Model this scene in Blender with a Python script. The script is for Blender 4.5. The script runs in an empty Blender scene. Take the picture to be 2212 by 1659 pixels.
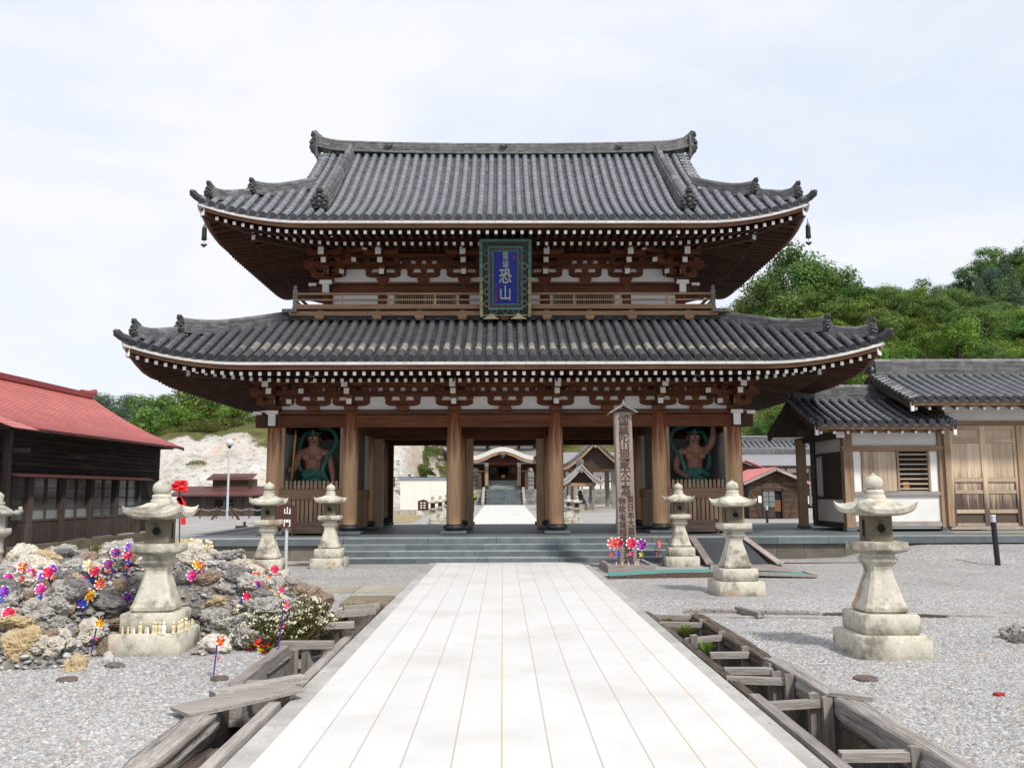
import bpy, bmesh, math, random
from math import sin, cos, pi, radians as R, sqrt, atan2, exp
from mathutils import Vector as V3, Matrix as M4, noise as NZ, Euler
random.seed(7)
rnd = random.random
def ru(a, b): return a + (b - a) * random.random()
SC = bpy.context.scene
COL = SC.collection

# ---------------------------------------------------------------- camera, sky, sun, exposure
EYE, PITCH, YAW, ROLL = 1.6, math.atan(232.5 / 1880), R(0.64), R(0.22)
cam = bpy.data.cameras.new('camera'); cam.sensor_width = 36; cam.lens = 36 * 1880 / 2212
cam.clip_start = 0.05; cam.clip_end = 3000
camo = bpy.data.objects.new('camera', cam); COL.objects.link(camo)
camo.location = (0, 0, EYE)
camo.rotation_mode = 'XYZ'
camo.rotation_euler = (M4.Rotation(-YAW, 3, 'Z') @ M4.Rotation(pi / 2 + PITCH, 3, 'X') @ M4.Rotation(-ROLL, 3, 'Z')).to_euler()
SC.camera = camo
SC.view_settings.view_transform = 'Standard'; SC.view_settings.look = 'None'
SC.view_settings.exposure = 0.5; SC.view_settings.gamma = 1.0
SUN_EL, SUN_AZ = R(50), R(146)          # azimuth clockwise from +Y
W = bpy.data.worlds.new('World'); SC.world = W; W.use_nodes = True
nt = W.node_tree; nd, lk = nt.nodes, nt.links
bg = nd['Background']; bg.inputs[1].default_value = 0.1
sky = nd.new('ShaderNodeTexSky'); sky.sky_type = 'NISHITA'; sky.sun_disc = False
sky.sun_elevation = SUN_EL; sky.sun_rotation = SUN_AZ; sky.air_density = 1.0; sky.dust_density = 0.4; sky.ozone_density = 1.0
tc = nd.new('ShaderNodeTexCoord')
mp = nd.new('ShaderNodeMapping'); mp.inputs['Scale'].default_value = (1.0, 1.0, 2.6); mp.inputs['Location'].default_value = (0.62, 0.3, 0.1)
lk.new(tc.outputs['Generated'], mp.inputs[0])
n1 = nd.new('ShaderNodeTexNoise'); n1.inputs['Scale'].default_value = 1.7; n1.inputs['Detail'].default_value = 7; n1.inputs['Roughness'].default_value = 0.55
n1.inputs['Distortion'].default_value = 0.35
lk.new(mp.outputs[0], n1.inputs['Vector'])
cr = nd.new('ShaderNodeValToRGB'); cr.color_ramp.elements[0].position = 0.30; cr.color_ramp.elements[1].position = 0.56
cr.color_ramp.elements[0].color = (0.0, 0.0, 0.0, 1); cr.color_ramp.elements[1].color = (0.98, 0.98, 0.98, 1)
lk.new(n1.outputs['Fac'], cr.inputs[0])
veil = nd.new('ShaderNodeMixRGB'); veil.inputs[0].default_value = 0.82; veil.inputs[2].default_value = (5.9, 6.5, 7.5, 1); lk.new(sky.outputs[0], veil.inputs[1])
mx = nd.new('ShaderNodeMixRGB'); mx.inputs[2].default_value = (6.75, 6.85, 7.35, 1)
lk.new(cr.outputs[0], mx.inputs[0]); lk.new(veil.outputs[0], mx.inputs[1]); lk.new(mx.outputs[0], bg.inputs[0])
sl = bpy.data.lights.new('sun', 'SUN'); sl.energy = 2.8; sl.angle = R(6); sl.color = (1.0, 0.95, 0.87)
so = bpy.data.objects.new('sun', sl); COL.objects.link(so)
sd = V3((sin(SUN_AZ) * cos(SUN_EL), cos(SUN_AZ) * cos(SUN_EL), sin(SUN_EL)))
so.rotation_euler = sd.to_track_quat('Z', 'Y').to_euler(); so.location = sd * 60

# the survey of the photograph: a picture point and its distance give a place in the world
def ray(u, v):
    x, y = (u - 1106) / 1880, (829.5 - v) / 1880
    c, s = cos(ROLL), sin(ROLL)
    x, y = x * c + y * s, -x * s + y * c
    f = V3((sin(YAW) * cos(PITCH), cos(YAW) * cos(PITCH), sin(PITCH)))
    r = V3((cos(YAW), -sin(YAW), 0)); u_ = V3((-sin(YAW) * sin(PITCH), -cos(YAW) * sin(PITCH), cos(PITCH)))
    return f + r * x + u_ * y
def P(u, v, d):
    r = ray(u, v); return V3((0, 0, EYE)) + r * (d / r.y)
def G(u, v, z=0.0):
    r = ray(u, v); return V3((0, 0, EYE)) + r * ((z - EYE) / r.z)
# ---------------------------------------------------------------- materials
class NT:
    def __init__(s, name):
        s.m = bpy.data.materials.new(name); s.m.use_nodes = True
        s.t = s.m.node_tree; s.b = s.t.nodes['Principled BSDF']
    def n(s, kind, **kw):
        x = s.t.nodes.new('ShaderNode' + kind)
        for k, v in kw.items(): setattr(x, k, v)
        return x
    def l(s, a, b): s.t.links.new(a, b)
    def coord(s, scale=(1, 1, 1)):
        c = s.n('TexCoord'); m = s.n('Mapping'); m.inputs['Scale'].default_value = scale
        s.l(c.outputs['Object'], m.inputs[0]); return m.outputs[0]
    def noise(s, vec, scale, detail=4, rough=0.6, dist=0.0):
        x = s.n('TexNoise'); x.inputs['Scale'].default_value = scale; x.inputs['Detail'].default_value = detail
        x.inputs['Roughness'].default_value = rough; x.inputs['Distortion'].default_value = dist
        s.l(vec, x.inputs['Vector']); return x.outputs['Fac']
    def vor(s, vec, scale, out='Color', feature='F1'):
        x = s.n('TexVoronoi'); x.feature = feature; x.inputs['Scale'].default_value = scale
        s.l(vec, x.inputs['Vector']); return x.outputs[out]
    def ramp(s, fac, *stops):
        x = s.n('ValToRGB'); e = x.color_ramp.elements
        while len(e) < len(stops): e.new(0.5)
        for i, (p, c) in enumerate(stops):
            e[i].position = p; e[i].color = (c[0], c[1], c[2], 1) if not isinstance(c, (int, float)) else (c, c, c, 1)
        s.l(fac, x.inputs[0]); return x.outputs[0]
    def mix(s, f, a, b, mode='MIX'):
        x = s.n('MixRGB'); x.blend_type = mode
        for i, q in ((0, f), (1, a), (2, b)):
            if isinstance(q, (int, float)): x.inputs[i].default_value = q if i == 0 else (q, q, q, 1)
            elif isinstance(q, tuple): x.inputs[i].default_value = (q[0], q[1], q[2], 1)
            else: s.l(q, x.inputs[i])
        return x.outputs[0]
    def math(s, op, a, b=0.0):
        x = s.n('Math', operation=op)
        for i, q in ((0, a), (1, b)):
            if isinstance(q, (int, float)): x.inputs[i].default_value = q
            else: s.l(q, x.inputs[i])
        return x.outputs[0]
    def attr(s, name='tone'):
        x = s.n('Attribute'); x.attribute_name = name; return x.outputs['Fac']
    def sep(s, vec):
        x = s.n('SeparateXYZ'); s.l(vec, x.inputs[0]); return x.outputs
    def bump(s, h, strength=0.4, dist=0.02):
        x = s.n('Bump'); x.inputs['Strength'].default_value = strength; x.inputs['Distance'].default_value = dist
        s.l(h, x.inputs['Height']); s.l(x.outputs[0], s.b.inputs['Normal'])
    def out(s, col, rough=0.7, spec=0.3, metal=0.0):
        if isinstance(col, tuple): s.b.inputs['Base Color'].default_value = (*col, 1)
        else: s.l(col, s.b.inputs['Base Color'])
        if isinstance(rough, (int, float)): s.b.inputs['Roughness'].default_value = rough
        else: s.l(rough, s.b.inputs['Roughness'])
        s.b.inputs['Specular IOR Level'].default_value = spec; s.b.inputs['Metallic'].default_value = metal
        return s.m
def sc3(c, k): return tuple(min(1.0, x * k) for x in c)
def plain(name, c, rough=0.7, var=0.25, scale=6.0, bump=0.15, bs=30.0, spec=0.3, tone=0.3, metal=0.0, spots=None):
    n = NT(name); v = n.coord()
    f = n.noise(v, scale)
    col = n.ramp(f, (0.3, sc3(c, 1 - var)), (0.7, sc3(c, 1 + var)))
    if tone: col = n.mix(1.0, col, n.ramp(n.attr(), (0.0, 1 - tone), (1.0, 1.0)), 'MULTIPLY')
    if spots:
        g = n.ramp(n.noise(v, spots[1], 6, 0.7), (spots[2], 0.0), (spots[2] + 0.12, spots[3])); col = n.mix(g, col, spots[0])
    if bump: n.bump(n.noise(v, bs, 5, 0.65), bump, 0.02)
    return n.out(col, rough, spec, metal)
def wood(name, c1, c2, axis=2, rough=0.75, tone=0.35, bump=0.35, k=1.0, stain=None, spec=0.25):
    n = NT(name); s = [14 * k, 14 * k, 14 * k]; s[axis] = 0.9 * k
    v = n.coord(tuple(s)); g = n.noise(v, 1.6, 6, 0.65, 0.4)
    col = n.ramp(g, (0.3, c1), (0.7, c2))
    f = n.noise(n.coord(), 0.9, 3)
    col = n.mix(1.0, col, n.ramp(f, (0.3, 0.72), (0.7, 1.0)), 'MULTIPLY')
    if tone: col = n.mix(1.0, col, n.ramp(n.attr(), (0.0, 1 - tone), (1.0, 1.0)), 'MULTIPLY')
    if stain:
        st = n.ramp(n.noise(n.coord(tuple(x * 0.35 for x in s)), 1.3, 5, 0.6), (stain[1], 0.0), (stain[1] + 0.18, stain[2])); col = n.mix(st, col, stain[0])
    n.bump(g, bump, 0.01); return n.out(col, rough, spec)

M = {}
RED1, RED2 = (0.135, 0.045, 0.021), (0.26, 0.098, 0.047)
M['beam'] = wood('red_brown_timber', RED1, RED2, 0, stain=((0.04, 0.020, 0.013), 0.50, 0.7))
M['beam_y'] = wood('red_brown_timber_deep', RED1, RED2, 1)
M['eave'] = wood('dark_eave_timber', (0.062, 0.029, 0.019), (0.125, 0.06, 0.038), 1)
M['eaveboard'] = wood('pale_eave_board', (0.15, 0.07, 0.038), (0.26, 0.14, 0.08), 0)
M['tan'] = wood('weathered_tan_timber', (0.31, 0.18, 0.10), (0.52, 0.345, 0.21), 0)
M['tan_z'] = wood('weathered_tan_upright', (0.37, 0.235, 0.145), (0.60, 0.43, 0.285), 2, stain=((0.12, 0.05, 0.025), 0.6, 0.6))
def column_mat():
    n = NT('graded_column_timber'); v = n.coord((16, 16, 0.8)); g = n.noise(v, 1.5, 6, 0.65, 0.5)  # dark red-brown towards the top, pale tan towards the foot
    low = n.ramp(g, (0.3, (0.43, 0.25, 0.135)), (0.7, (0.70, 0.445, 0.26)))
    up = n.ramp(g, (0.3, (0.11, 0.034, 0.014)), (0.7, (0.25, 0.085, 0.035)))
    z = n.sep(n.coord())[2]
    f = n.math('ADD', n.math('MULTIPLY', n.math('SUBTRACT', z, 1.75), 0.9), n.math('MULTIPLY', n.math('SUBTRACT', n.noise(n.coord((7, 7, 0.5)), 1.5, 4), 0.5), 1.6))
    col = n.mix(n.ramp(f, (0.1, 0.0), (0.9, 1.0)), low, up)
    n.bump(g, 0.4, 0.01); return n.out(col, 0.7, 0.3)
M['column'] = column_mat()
M['white'] = plain('white_paint', (0.84, 0.83, 0.80), 0.8, 0.05, 3, 0.05, tone=0.15)
M['plaster'] = plain('white_plaster', (0.74, 0.73, 0.71), 0.9, 0.06, 2, 0.08, 60, tone=0.05)
def tile_mat(name, c, stain):
    n = NT(name); v = n.coord(); t = n.attr()
    col = n.ramp(t, (0.0, sc3(c, 0.16)), (0.25, sc3(c, 0.55)), (0.55, c), (0.85, sc3(c, 1.3)), (1.0, sc3(c, 1.6)))
    col = n.mix(0.22, col, n.ramp(n.noise(v, 5, 6, 0.7), (0.3, sc3(c, 0.5)), (0.7, sc3(c, 1.5))))
    if stain:
        s = n.math('MULTIPLY', n.attr('stain'), n.ramp(n.noise(v, 7, 4), (0.35, 0.7), (0.6, 1.0)))
        col = n.mix(s, col, (0.36, 0.34, 0.275))
    n.bump(n.noise(v, 40, 4), 0.15, 0.01); return n.out(col, n.ramp(n.noise(v, 9), (0.3, 0.33), (0.7, 0.55)), 0.5)
M['tile'] = tile_mat('grey_roof_tile', (0.145, 0.152, 0.170), False)
M['tile_low'] = tile_mat('lichen_roof_tile', (0.078, 0.081, 0.090), True)
M['tile_dark'] = tile_mat('dark_roof_tile', (0.105, 0.108, 0.122), False)
M['ridge'] = plain('ridge_tile', (0.15, 0.15, 0.155), 0.5, 0.4, 5, 0.2, tone=0.55, spec=0.45)
M['oni'] = plain('ogre_tile_clay', (0.055, 0.054, 0.056), 0.45, 0.4, 12, 0.4, 25, spec=0.5)
def block_stone(name, c, rough=0.55, bl=1.15, axis='x', mottled=0.3):
    n = NT(name); v = n.coord(); t = n.attr()
    col = n.ramp(n.noise(v, 3.5, 6, 0.7), (0.25, sc3(c, 1 - mottled)), (0.75, sc3(c, 1 + mottled)))
    col = n.mix(1.0, col, n.ramp(t, (0.0, 0.72), (1.0, 1.08)), 'MULTIPLY')
    n.bump(n.noise(v, 60, 4), 0.12, 0.01); return n.out(col, rough, 0.4)
M['step'] = block_stone('blue_grey_granite', (0.115, 0.14, 0.15))
M['tread'] = block_stone('sunlit_granite', (0.31, 0.325, 0.325))  # same granite painted lighter on the top faces, as if sunlit
M['platform_wall'] = block_stone('brown_grey_block', (0.155, 0.14, 0.115), 0.8)
M['base_stone'] = plain('black_granite', (0.035, 0.038, 0.044), 0.45, 0.3, 9, 0.15, spec=0.5)
def lantern_stone():
    n = NT('lichen_granite'); v = n.coord()
    col = n.ramp(n.noise(v, 9, 6, 0.7), (0.3, (0.46, 0.435, 0.355)), (0.7, (0.65, 0.625, 0.535)))
    col = n.mix(n.ramp(n.noise(v, 90, 2), (0.52, 0.0), (0.66, 0.5)), col, (0.24, 0.215, 0.16))
    x = n.n('ObjectInfo'); y = n.n('Vector' + 'Math', operation='ADD'); n.l(v, y.inputs[0])
    cmb = n.n('CombineXYZ'); n.l(n.math('MULTIPLY', x.outputs['Random'], 40.0), cmb.inputs[0]); n.l(cmb.outputs[0], y.inputs[1])
    s = n.ramp(n.noise(y.outputs[0], 3.2, 6, 0.65), (0.49, 0.0), (0.64, 0.85)); col = n.mix(s, col, (0.15, 0.135, 0.105))
    s2 = n.ramp(n.noise(y.outputs[0], 2.3, 4, 0.5, 1.0), (0.6, 0.0), (0.72, 0.55)); col = n.mix(s2, col, (0.50, 0.27, 0.10))
    col = n.mix(1.0, col, n.ramp(n.attr(), (0.0, 0.86), (1.0, 1.0)), 'MULTIPLY')
    n.bump(n.noise(v, 75, 4, 0.7), 0.35, 0.008); return n.out(col, 0.9, 0.15)
M['lantern'] = lantern_stone()
M['shade_and_dirt'] = plain('shaded_dirty_granite', (0.23, 0.20, 0.14), 0.9, 0.45, 8, 0.35, 70, tone=0.1, spots=((0.05, 0.045, 0.035), 4.0, 0.5, 0.8), spec=0.15)  # fire box stone darkened for the cap's shade, with dirt spots
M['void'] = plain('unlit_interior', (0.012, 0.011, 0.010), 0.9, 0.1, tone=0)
def gravel_mat():
    n = NT('grey_gravel'); v = n.coord()
    a = n.vor(v, 21); b = n.vor(v, 44)
    pal = lambda s: n.ramp(s, (0.0, (0.18, 0.179, 0.178)), (0.3, (0.31, 0.31, 0.311)), (0.7, (0.42, 0.419, 0.418)), (0.88, (0.53, 0.527, 0.524)), (0.93, (0.44, 0.36, 0.27)), (1.0, (0.30, 0.20, 0.14)))
    ca, cb = n.sep(a), n.sep(b)
    col = n.mix(0.55, pal(ca[0]), pal(cb[1]))
    col = n.mix(1.0, col, n.ramp(n.noise(v, 0.55, 5, 0.6), (0.3, (0.80, 0.80, 0.83)), (0.7, (1.06, 1.05, 1.02))), 'MULTIPLY')
    s = n.ramp(n.noise(v, 0.33, 4, 0.6, 0.5), (0.6, 0.0), (0.75, 0.35)); col = n.mix(s, col, (0.36, 0.30, 0.22))
    d1 = n.vor(v, 21, 'Distance'); d2 = n.vor(v, 44, 'Distance')
    h = n.math('ADD', n.math('MULTIPLY', d1, -1.0), n.math('MULTIPLY', d2, -0.6))
    n.bump(h, 0.9, 0.02); return n.out(col, 0.85, 0.25)
M['gravel'] = gravel_mat()
def path_mat():
    n = NT('pale_granite_slabs'); c = n.n('TexCoord'); x, y, z = n.sep(c.outputs['Object'])
    u = n.math('MULTIPLY', n.math('ADD', x, 20 * 0.292 + 1.47), 1 / 0.292)   # slab column
    iu = n.math('FLOOR', u); fu = n.math('SUBTRACT', u, iu)
    off = n.math('MULTIPLY', n.math('FRACT', n.math('MULTIPLY', iu, 0.618)), 0.92)
    w = n.math('MULTIPLY', n.math('ADD', y, off), 1 / 0.92); iw = n.math('FLOOR', w); fw = n.math('SUBTRACT', w, iw)
    jx = n.math('MINIMUM', fu, n.math('SUBTRACT', 1.0, fu)); jy = n.math('MINIMUM', fw, n.math('SUBTRACT', 1.0, fw))
    cell = n.n('CombineXYZ'); n.l(iu, cell.inputs[0]); n.l(iw, cell.inputs[1])
    wn = n.n('TexWhiteNoise'); n.l(cell.outputs[0], wn.inputs['Vector'])
    v = n.coord()
    col = n.ramp(wn.outputs['Value'], (0.0, (0.565, 0.562, 0.55)), (1.0, (0.595, 0.592, 0.58)))
    col = n.mix(n.ramp(n.noise(v, 120, 3), (0.5, 0.0), (0.7, 0.3)), col, (0.40, 0.39, 0.38))
    col = n.mix(n.ramp(n.noise(v, 0.8, 5, 0.6), (0.48, 0.0), (0.70, 0.5)), col, (0.43, 0.41, 0.365))
    wc = n.n('TexWhiteNoise', noise_dimensions='1D'); n.l(n.math('FLOOR', n.math('ADD', u, 0.5)), wc.inputs['W'])
    jc = n.mix(n.ramp(wc.outputs['Value'], (0.35, 0.0), (0.55, 1.0)), (0.36, 0.33, 0.29), (0.46, 0.33, 0.17))
    gl = n.ramp(jx, (0.010, .85), (0.024, 0.0)); col = n.mix(gl, col, jc)
    gy = n.ramp(jy, (0.0015, 0.24), (0.0045, 0.0)); col = n.mix(gy, col, (0.42, 0.40, 0.37))
    n.bump(n.math('MULTIPLY', n.math('ADD', gl, gy), -1.0), 0.3, 0.004); return n.out(col, 0.7, 0.3)
M['path'] = path_mat()
M['kerb'] = plain('grey_kerb_granite', (0.40, 0.39, 0.37), 0.8, 0.22, 2.2, 0.2, 80, tone=0.2)
M['soil'] = plain('dark_soil', (0.13, 0.115, 0.092), 0.95, 0.5, 5, 0.8, 18, tone=0, spots=((0.22, 0.21, 0.2), 14, 0.55, 0.8))
M['old'] = wood('silvered_timber', (0.27, 0.24, 0.22), (0.52, 0.48, 0.45), 1, 0.9, 0.35, 0.9, 2.2, stain=((0.075, 0.05, 0.04), 0.52, 0.85))
M['old_x'] = wood('silvered_timber_cross', (0.29, 0.255, 0.23), (0.56, 0.515, 0.48), 0, 0.9, 0.3, 0.8, 2.2, stain=((0.12, 0.085, 0.065), 0.6, 0.6))
M['old_z'] = wood('silvered_timber_upright', (0.22, 0.19, 0.17), (0.45, 0.41, 0.38), 2, 0.9, 0.3, 0.8, 2.0, stain=((0.07, 0.05, 0.04), 0.55, 0.8))
M['rot'] = wood('rotten_timber', (0.05, 0.036, 0.028), (0.23, 0.18, 0.15), 1, 0.95, 0.3, 1.0, 2.2)
M['boxwood'] = wood('dark_box_timber', (0.055, 0.036, 0.03), (0.13, 0.09, 0.075), 0)
M['black'] = plain('black_metal', (0.012, 0.013, 0.015), 0.35, 0.2, 4, 0.02, spec=0.5)
M['steel'] = plain('pale_painted_steel', (0.52, 0.56, 0.60), 0.4, 0.08, 4, 0.02, tone=0.1, spec=0.5)
M['bronze'] = plain('dark_bronze', (0.03, 0.033, 0.03), 0.4, 0.4, 9, 0.1, metal=0.6)
M['signbrown'] = plain('brown_sign_board', (0.075, 0.03, 0.025), 0.5, 0.1, 4, 0.02, tone=0.1)
M['ink'] = plain('faded_ink', (0.085, 0.055, 0.043), 0.8, 0.4, 14, 0, tone=0)
M['signwhite'] = plain('sign_white', (0.80, 0.80, 0.76), 0.6, 0.03, tone=0, bump=0)
M['red_roof'] = plain('red_sheet_roof', (0.52, 0.145, 0.13), 0.55, 0.2, 1.6, 0.06, tone=0.22, spec=0.35)
M['dull_red'] = plain('dull_red_sheet_roof', (0.10, 0.038, 0.034), 0.6, 0.25, 3, 0.06, tone=0.2)
M['dark_board'] = wood('blackened_clapboard', (0.022, 0.017, 0.015), (0.085, 0.066, 0.056), 1, 0.85, 0.55, 0.6, 0.6, stain=((0.24, 0.185, 0.145), 0.57, 0.75))
M['dark_board_x'] = wood('blackened_board', (0.05, 0.038, 0.034), (0.16, 0.125, 0.11), 2, 0.85, 0.4, 0.5)
M['hut_board'] = wood('brown_hut_board', (0.055, 0.032, 0.02), (0.23, 0.15, 0.10), 0, 0.85, 0.6, 0.6)
M['concrete'] = plain('mossy_concrete', (0.23, 0.19, 0.13), 0.9, 0.3, 1.2, 0.3, 40, spots=((0.09, 0.075, 0.05), 2.2, 0.5, 0.7))
M['glass'] = plain('dim_window_glass', (0.055, 0.062, 0.066), 0.08, 0.5, 0.8, 0, tone=0.5, spec=0.7)
M['glass_pale'] = plain('pale_window_glass', (0.23, 0.27, 0.28), 0.15, 0.3, 1.5, 0, tone=0.3, spec=0.6)
M['carpet'] = plain('sea_green_mat', (0.085, 0.25, 0.235), 0.95, 0.1, 2, 0.2, 120, tone=0.05)
M['rampwood'] = wood('pale_ramp_board', (0.30, 0.25, 0.225), (0.47, 0.41, 0.385), 1, 0.9)
M['slate'] = plain('dark_slate_sheet', (0.07, 0.08, 0.088), 0.6, 0.2, 2, 0.05)
M['purple'] = plain('purple_plastic', (0.09, 0.03, 0.30), 0.4, 0.1, tone=0, bump=0)
M['yellow'] = plain('yellow_plastic', (0.75, 0.62, 0.03), 0.4, 0.05, tone=0.1, bump=0)
M['orange'] = plain('orange_plastic', (0.90, 0.25, 0.012), 0.4, 0.05, tone=0.15, bump=0)
M['pink'] = plain('pink_plastic', (0.86, 0.055, 0.25), 0.4, 0.05, tone=0.15, bump=0)
M['magenta'] = plain('magenta_plastic', (0.72, 0.045, 0.46), 0.4, 0.05, tone=0.15, bump=0)
M['red'] = plain('red_plastic', (0.82, 0.025, 0.028), 0.4, 0.05, tone=0.15, bump=0)
M['blue'] = plain('blue_plastic', (0.018, 0.10, 0.72), 0.4, 0.05, tone=0.15, bump=0)
M['petalwhite'] = plain('white_plastic', (0.85, 0.80, 0.83), 0.4, 0.03, tone=0, bump=0)
M['bone'] = plain('cream_resin', (0.66, 0.58, 0.38), 0.6, 0.1, 20, 0.05, tone=0.3)
M['skin'] = plain('red_brown_statue_paint', (0.41, 0.215, 0.16), 0.55, 0.2, 6, 0.25, 22, tone=0)
M['scarf'] = plain('green_statue_cloth', (0.055, 0.20, 0.165), 0.7, 0.3, 5, 0.1, tone=0.2)
M['gold'] = plain('gold_leaf', (0.55, 0.36, 0.07), 0.4, 0.2, 9, 0.05, metal=0.3, tone=0.2)
M['hair'] = plain('dark_hair', (0.015, 0.02, 0.02), 0.8, 0.2)
M['nichewall'] = plain('dull_blue_grey_wall', (0.60, 0.64, 0.64), 0.85, 0.1, 2, 0.03, tone=0.1)
M['signblue'] = plain('blue_plaque_lacquer', (0.010, 0.022, 0.21), 0.45, 0.1, 3, 0.02, tone=0)
M['verdigris'] = plain('verdigris_trim', (0.085, 0.20, 0.165), 0.55, 0.25, 7, 0.05, tone=0.3)
M['gilt'] = plain('tarnished_gilt', (0.30, 0.29, 0.17), 0.5, 0.25, 7, 0.05, tone=0.4)
M['blacklac'] = plain('black_lacquer', (0.010, 0.011, 0.013), 0.4, 0.2, 4, 0, tone=0, spec=0.4)
M['purplepat'] = plain('brocade_band', (0.06, 0.035, 0.06), 0.6, 0.6, 40, 0.1, 60, tone=0.2, spots=((0.18, 0.20, 0.16), 34, 0.52, 0.8))
M['letter'] = plain('pale_green_lettering', (0.33, 0.40, 0.31), 0.5, 0.1, 9, 0.02, tone=0)
M['redseal'] = plain('red_seal_paint', (0.35, 0.03, 0.03), 0.6, 0.1, tone=0, bump=0)
M['copper'] = plain('pale_copper_roof', (0.62, 0.60, 0.55), 0.5, 0.08, 2, 0.03, tone=0.1)
M['greyroof'] = plain('grey_shingle_roof', (0.25, 0.245, 0.26), 0.7, 0.2, 8, 0.15, 14, tone=0.15)
M['hallred'] = wood('dark_red_hall_timber', (0.055, 0.018, 0.013), (0.11, 0.04, 0.028), 2)
M['retain'] = plain('retaining_wall_stone', (0.30, 0.29, 0.27), 0.9, 0.3, 3, 0.3, tone=0.45)
M['moss'] = plain('straw_grass_soil', (0.33, 0.27, 0.15), 0.95, 0.3, 3, 0.4, 20)
M['vest'] = plain('yellow_vest', (0.62, 0.60, 0.05), 0.8, 0.1)
M['cloth_black'] = plain('black_cloth', (0.02, 0.02, 0.024), 0.9, 0.1)
M['face'] = plain('skin_tone', (0.42, 0.24, 0.16), 0.6, 0.05)
M['globe'] = plain('white_lamp_globe', (0.55, 0.58, 0.62), 0.2, 0.05, bump=0, tone=0, spec=0.5)
M['rope'] = plain('pale_rope', (0.45, 0.43, 0.38), 0.9, 0.1)
def rock_mat(name, c, sp, pale):
    n = NT(name); v = n.coord(); x = n.n('ObjectInfo')
    y = n.n('VectorMath', operation='ADD'); n.l(v, y.inputs[0]); cmb = n.n('CombineXYZ')
    n.l(n.math('MULTIPLY', x.outputs['Random'], 30.0), cmb.inputs[0]); n.l(cmb.outputs[0], y.inputs[1]); v2 = y.outputs[0]
    col = n.ramp(n.noise(v2, 6, 9, 0.82), (0.33, sc3(c, 0.36)), (0.42, sc3(c, 1.05)), (0.58, sc3(c, 1.6)))
    col = n.mix(n.ramp(n.noise(v2, 4, 5, 0.6), (0.45, 0.0), (0.56, sp)), col, pale)
    col = n.mix(1.0, col, n.ramp(n.attr(), (0.0, 0.65), (1.0, 1.1)), 'MULTIPLY')
    n.bump(n.noise(v2, 14, 6, 0.7), 0.45, 0.03); return n.out(col, 0.92, 0.2)
M['rock_grey'] = rock_mat('grey_lava_rock', (0.215, 0.205, 0.19), 0.75, (0.47, 0.455, 0.425))
M['rock_pale'] = rock_mat('pale_sulphur_rock', (0.36, 0.325, 0.265), 0.75, (0.60, 0.575, 0.525))
M['rock_tan'] = rock_mat('tan_sulphur_rock', (0.31, 0.235, 0.13), 0.7, (0.50, 0.42, 0.28))
M['rock_brown'] = rock_mat('brown_rock', (0.17, 0.12, 0.085), 0.6, (0.32, 0.275, 0.225))
M['rock_dark'] = rock_mat('dark_rock', (0.095, 0.09, 0.088), 0.6, (0.26, 0.25, 0.24))
M['pebble'] = (lambda n: n.out(n.mix(0.3, n.ramp(n.attr(), (0.0, (0.10, 0.10, 0.105)), (0.35, (0.26, 0.26, 0.27)), (0.6, (0.40, 0.395, 0.39)), (0.8, (0.62, 0.61, 0.59)), (0.88, (0.45, 0.35, 0.24)), (1.0, (0.22, 0.16, 0.12))), n.ramp(n.noise(n.coord(), 30, 4), (0.3, 0.12), (0.7, 0.5))), 0.88, 0.25))(NT('mixed_pebbles'))
M['rubble'] = (lambda n: (n.bump(n.noise(n.coord(), 18, 6, 0.7), 0.9, 0.05), n.out(n.mix(0.6, n.ramp(n.sep(n.vor(n.coord(), 17))[0], (0.0, (0.09, 0.088, 0.085)), (0.6, (0.30, 0.29, 0.28)), (1.0, (0.58, 0.56, 0.53))), n.ramp(n.noise(n.coord(), 3, 5), (0.3, (0.09, 0.08, 0.07)), (0.7, (0.27, 0.25, 0.22)))), 0.95, 0.2))[1])(NT('rubble_bed'))
def leaf(name, c, rough=0.6, var=0.5):
    n = NT(name); x = n.n('ObjectInfo')
    a = n.ramp(n.attr(), (0.0, sc3(c, 1 - var)), (1.0, sc3(c, 1 + var)))
    h = n.n('HueSaturation'); n.l(a, h.inputs['Color'])
    n.l(n.math('ADD', 0.475, n.math('MULTIPLY', x.outputs['Random'], 0.05)), h.inputs['Hue'])
    n.l(n.math('ADD', 0.72, n.math('MULTIPLY', n.math('FRACT', n.math('MULTIPLY', x.outputs['Random'], 7.31)), 0.65)), h.inputs['Value'])
    col = n.mix(n.math('MULTIPLY', n.math('FRACT', n.math('MULTIPLY', x.outputs['Random'], 13.7)), 0.35), h.outputs[0], (0.16, 0.18, 0.035))
    n.out(col, rough, 0.25)
    tr = n.n('BsdfTranslucent'); n.l(col, tr.inputs[0]); ms = n.n('MixShader'); ms.inputs[0].default_value = 0.35
    o = n.t.nodes['Material Output']; n.l(n.b.outputs[0], ms.inputs[1]); n.l(tr.outputs[0], ms.inputs[2]); n.l(ms.outputs[0], o.inputs[0])
    return n.m
M['leaf'] = leaf('fresh_green_leaves', (0.140, 0.250, 0.038))
M['leaf_dark'] = leaf('deep_green_leaves', (0.100, 0.185, 0.044))
M['leaf_far'] = leaf('haze_tinted_leaves', (0.070, 0.115, 0.085), var=0.35)  # bluish cast in the leaf colour stands in for distance haze
M['grassblade'] = leaf('bamboo_grass_blades', (0.19, 0.19, 0.05), var=0.4)
M['bushleaf'] = leaf('olive_shrub_leaves', (0.10, 0.105, 0.025))
M['twig'] = plain('brown_twigs', (0.10, 0.065, 0.045), 0.9, 0.3)
M['blossom'] = plain('cream_blossom', (0.80, 0.76, 0.55), 0.8, 0.08, tone=0.12, bump=0)
M['bark'] = wood('grey_bark', (0.05, 0.042, 0.035), (0.13, 0.11, 0.09), 2, 0.95)
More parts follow.
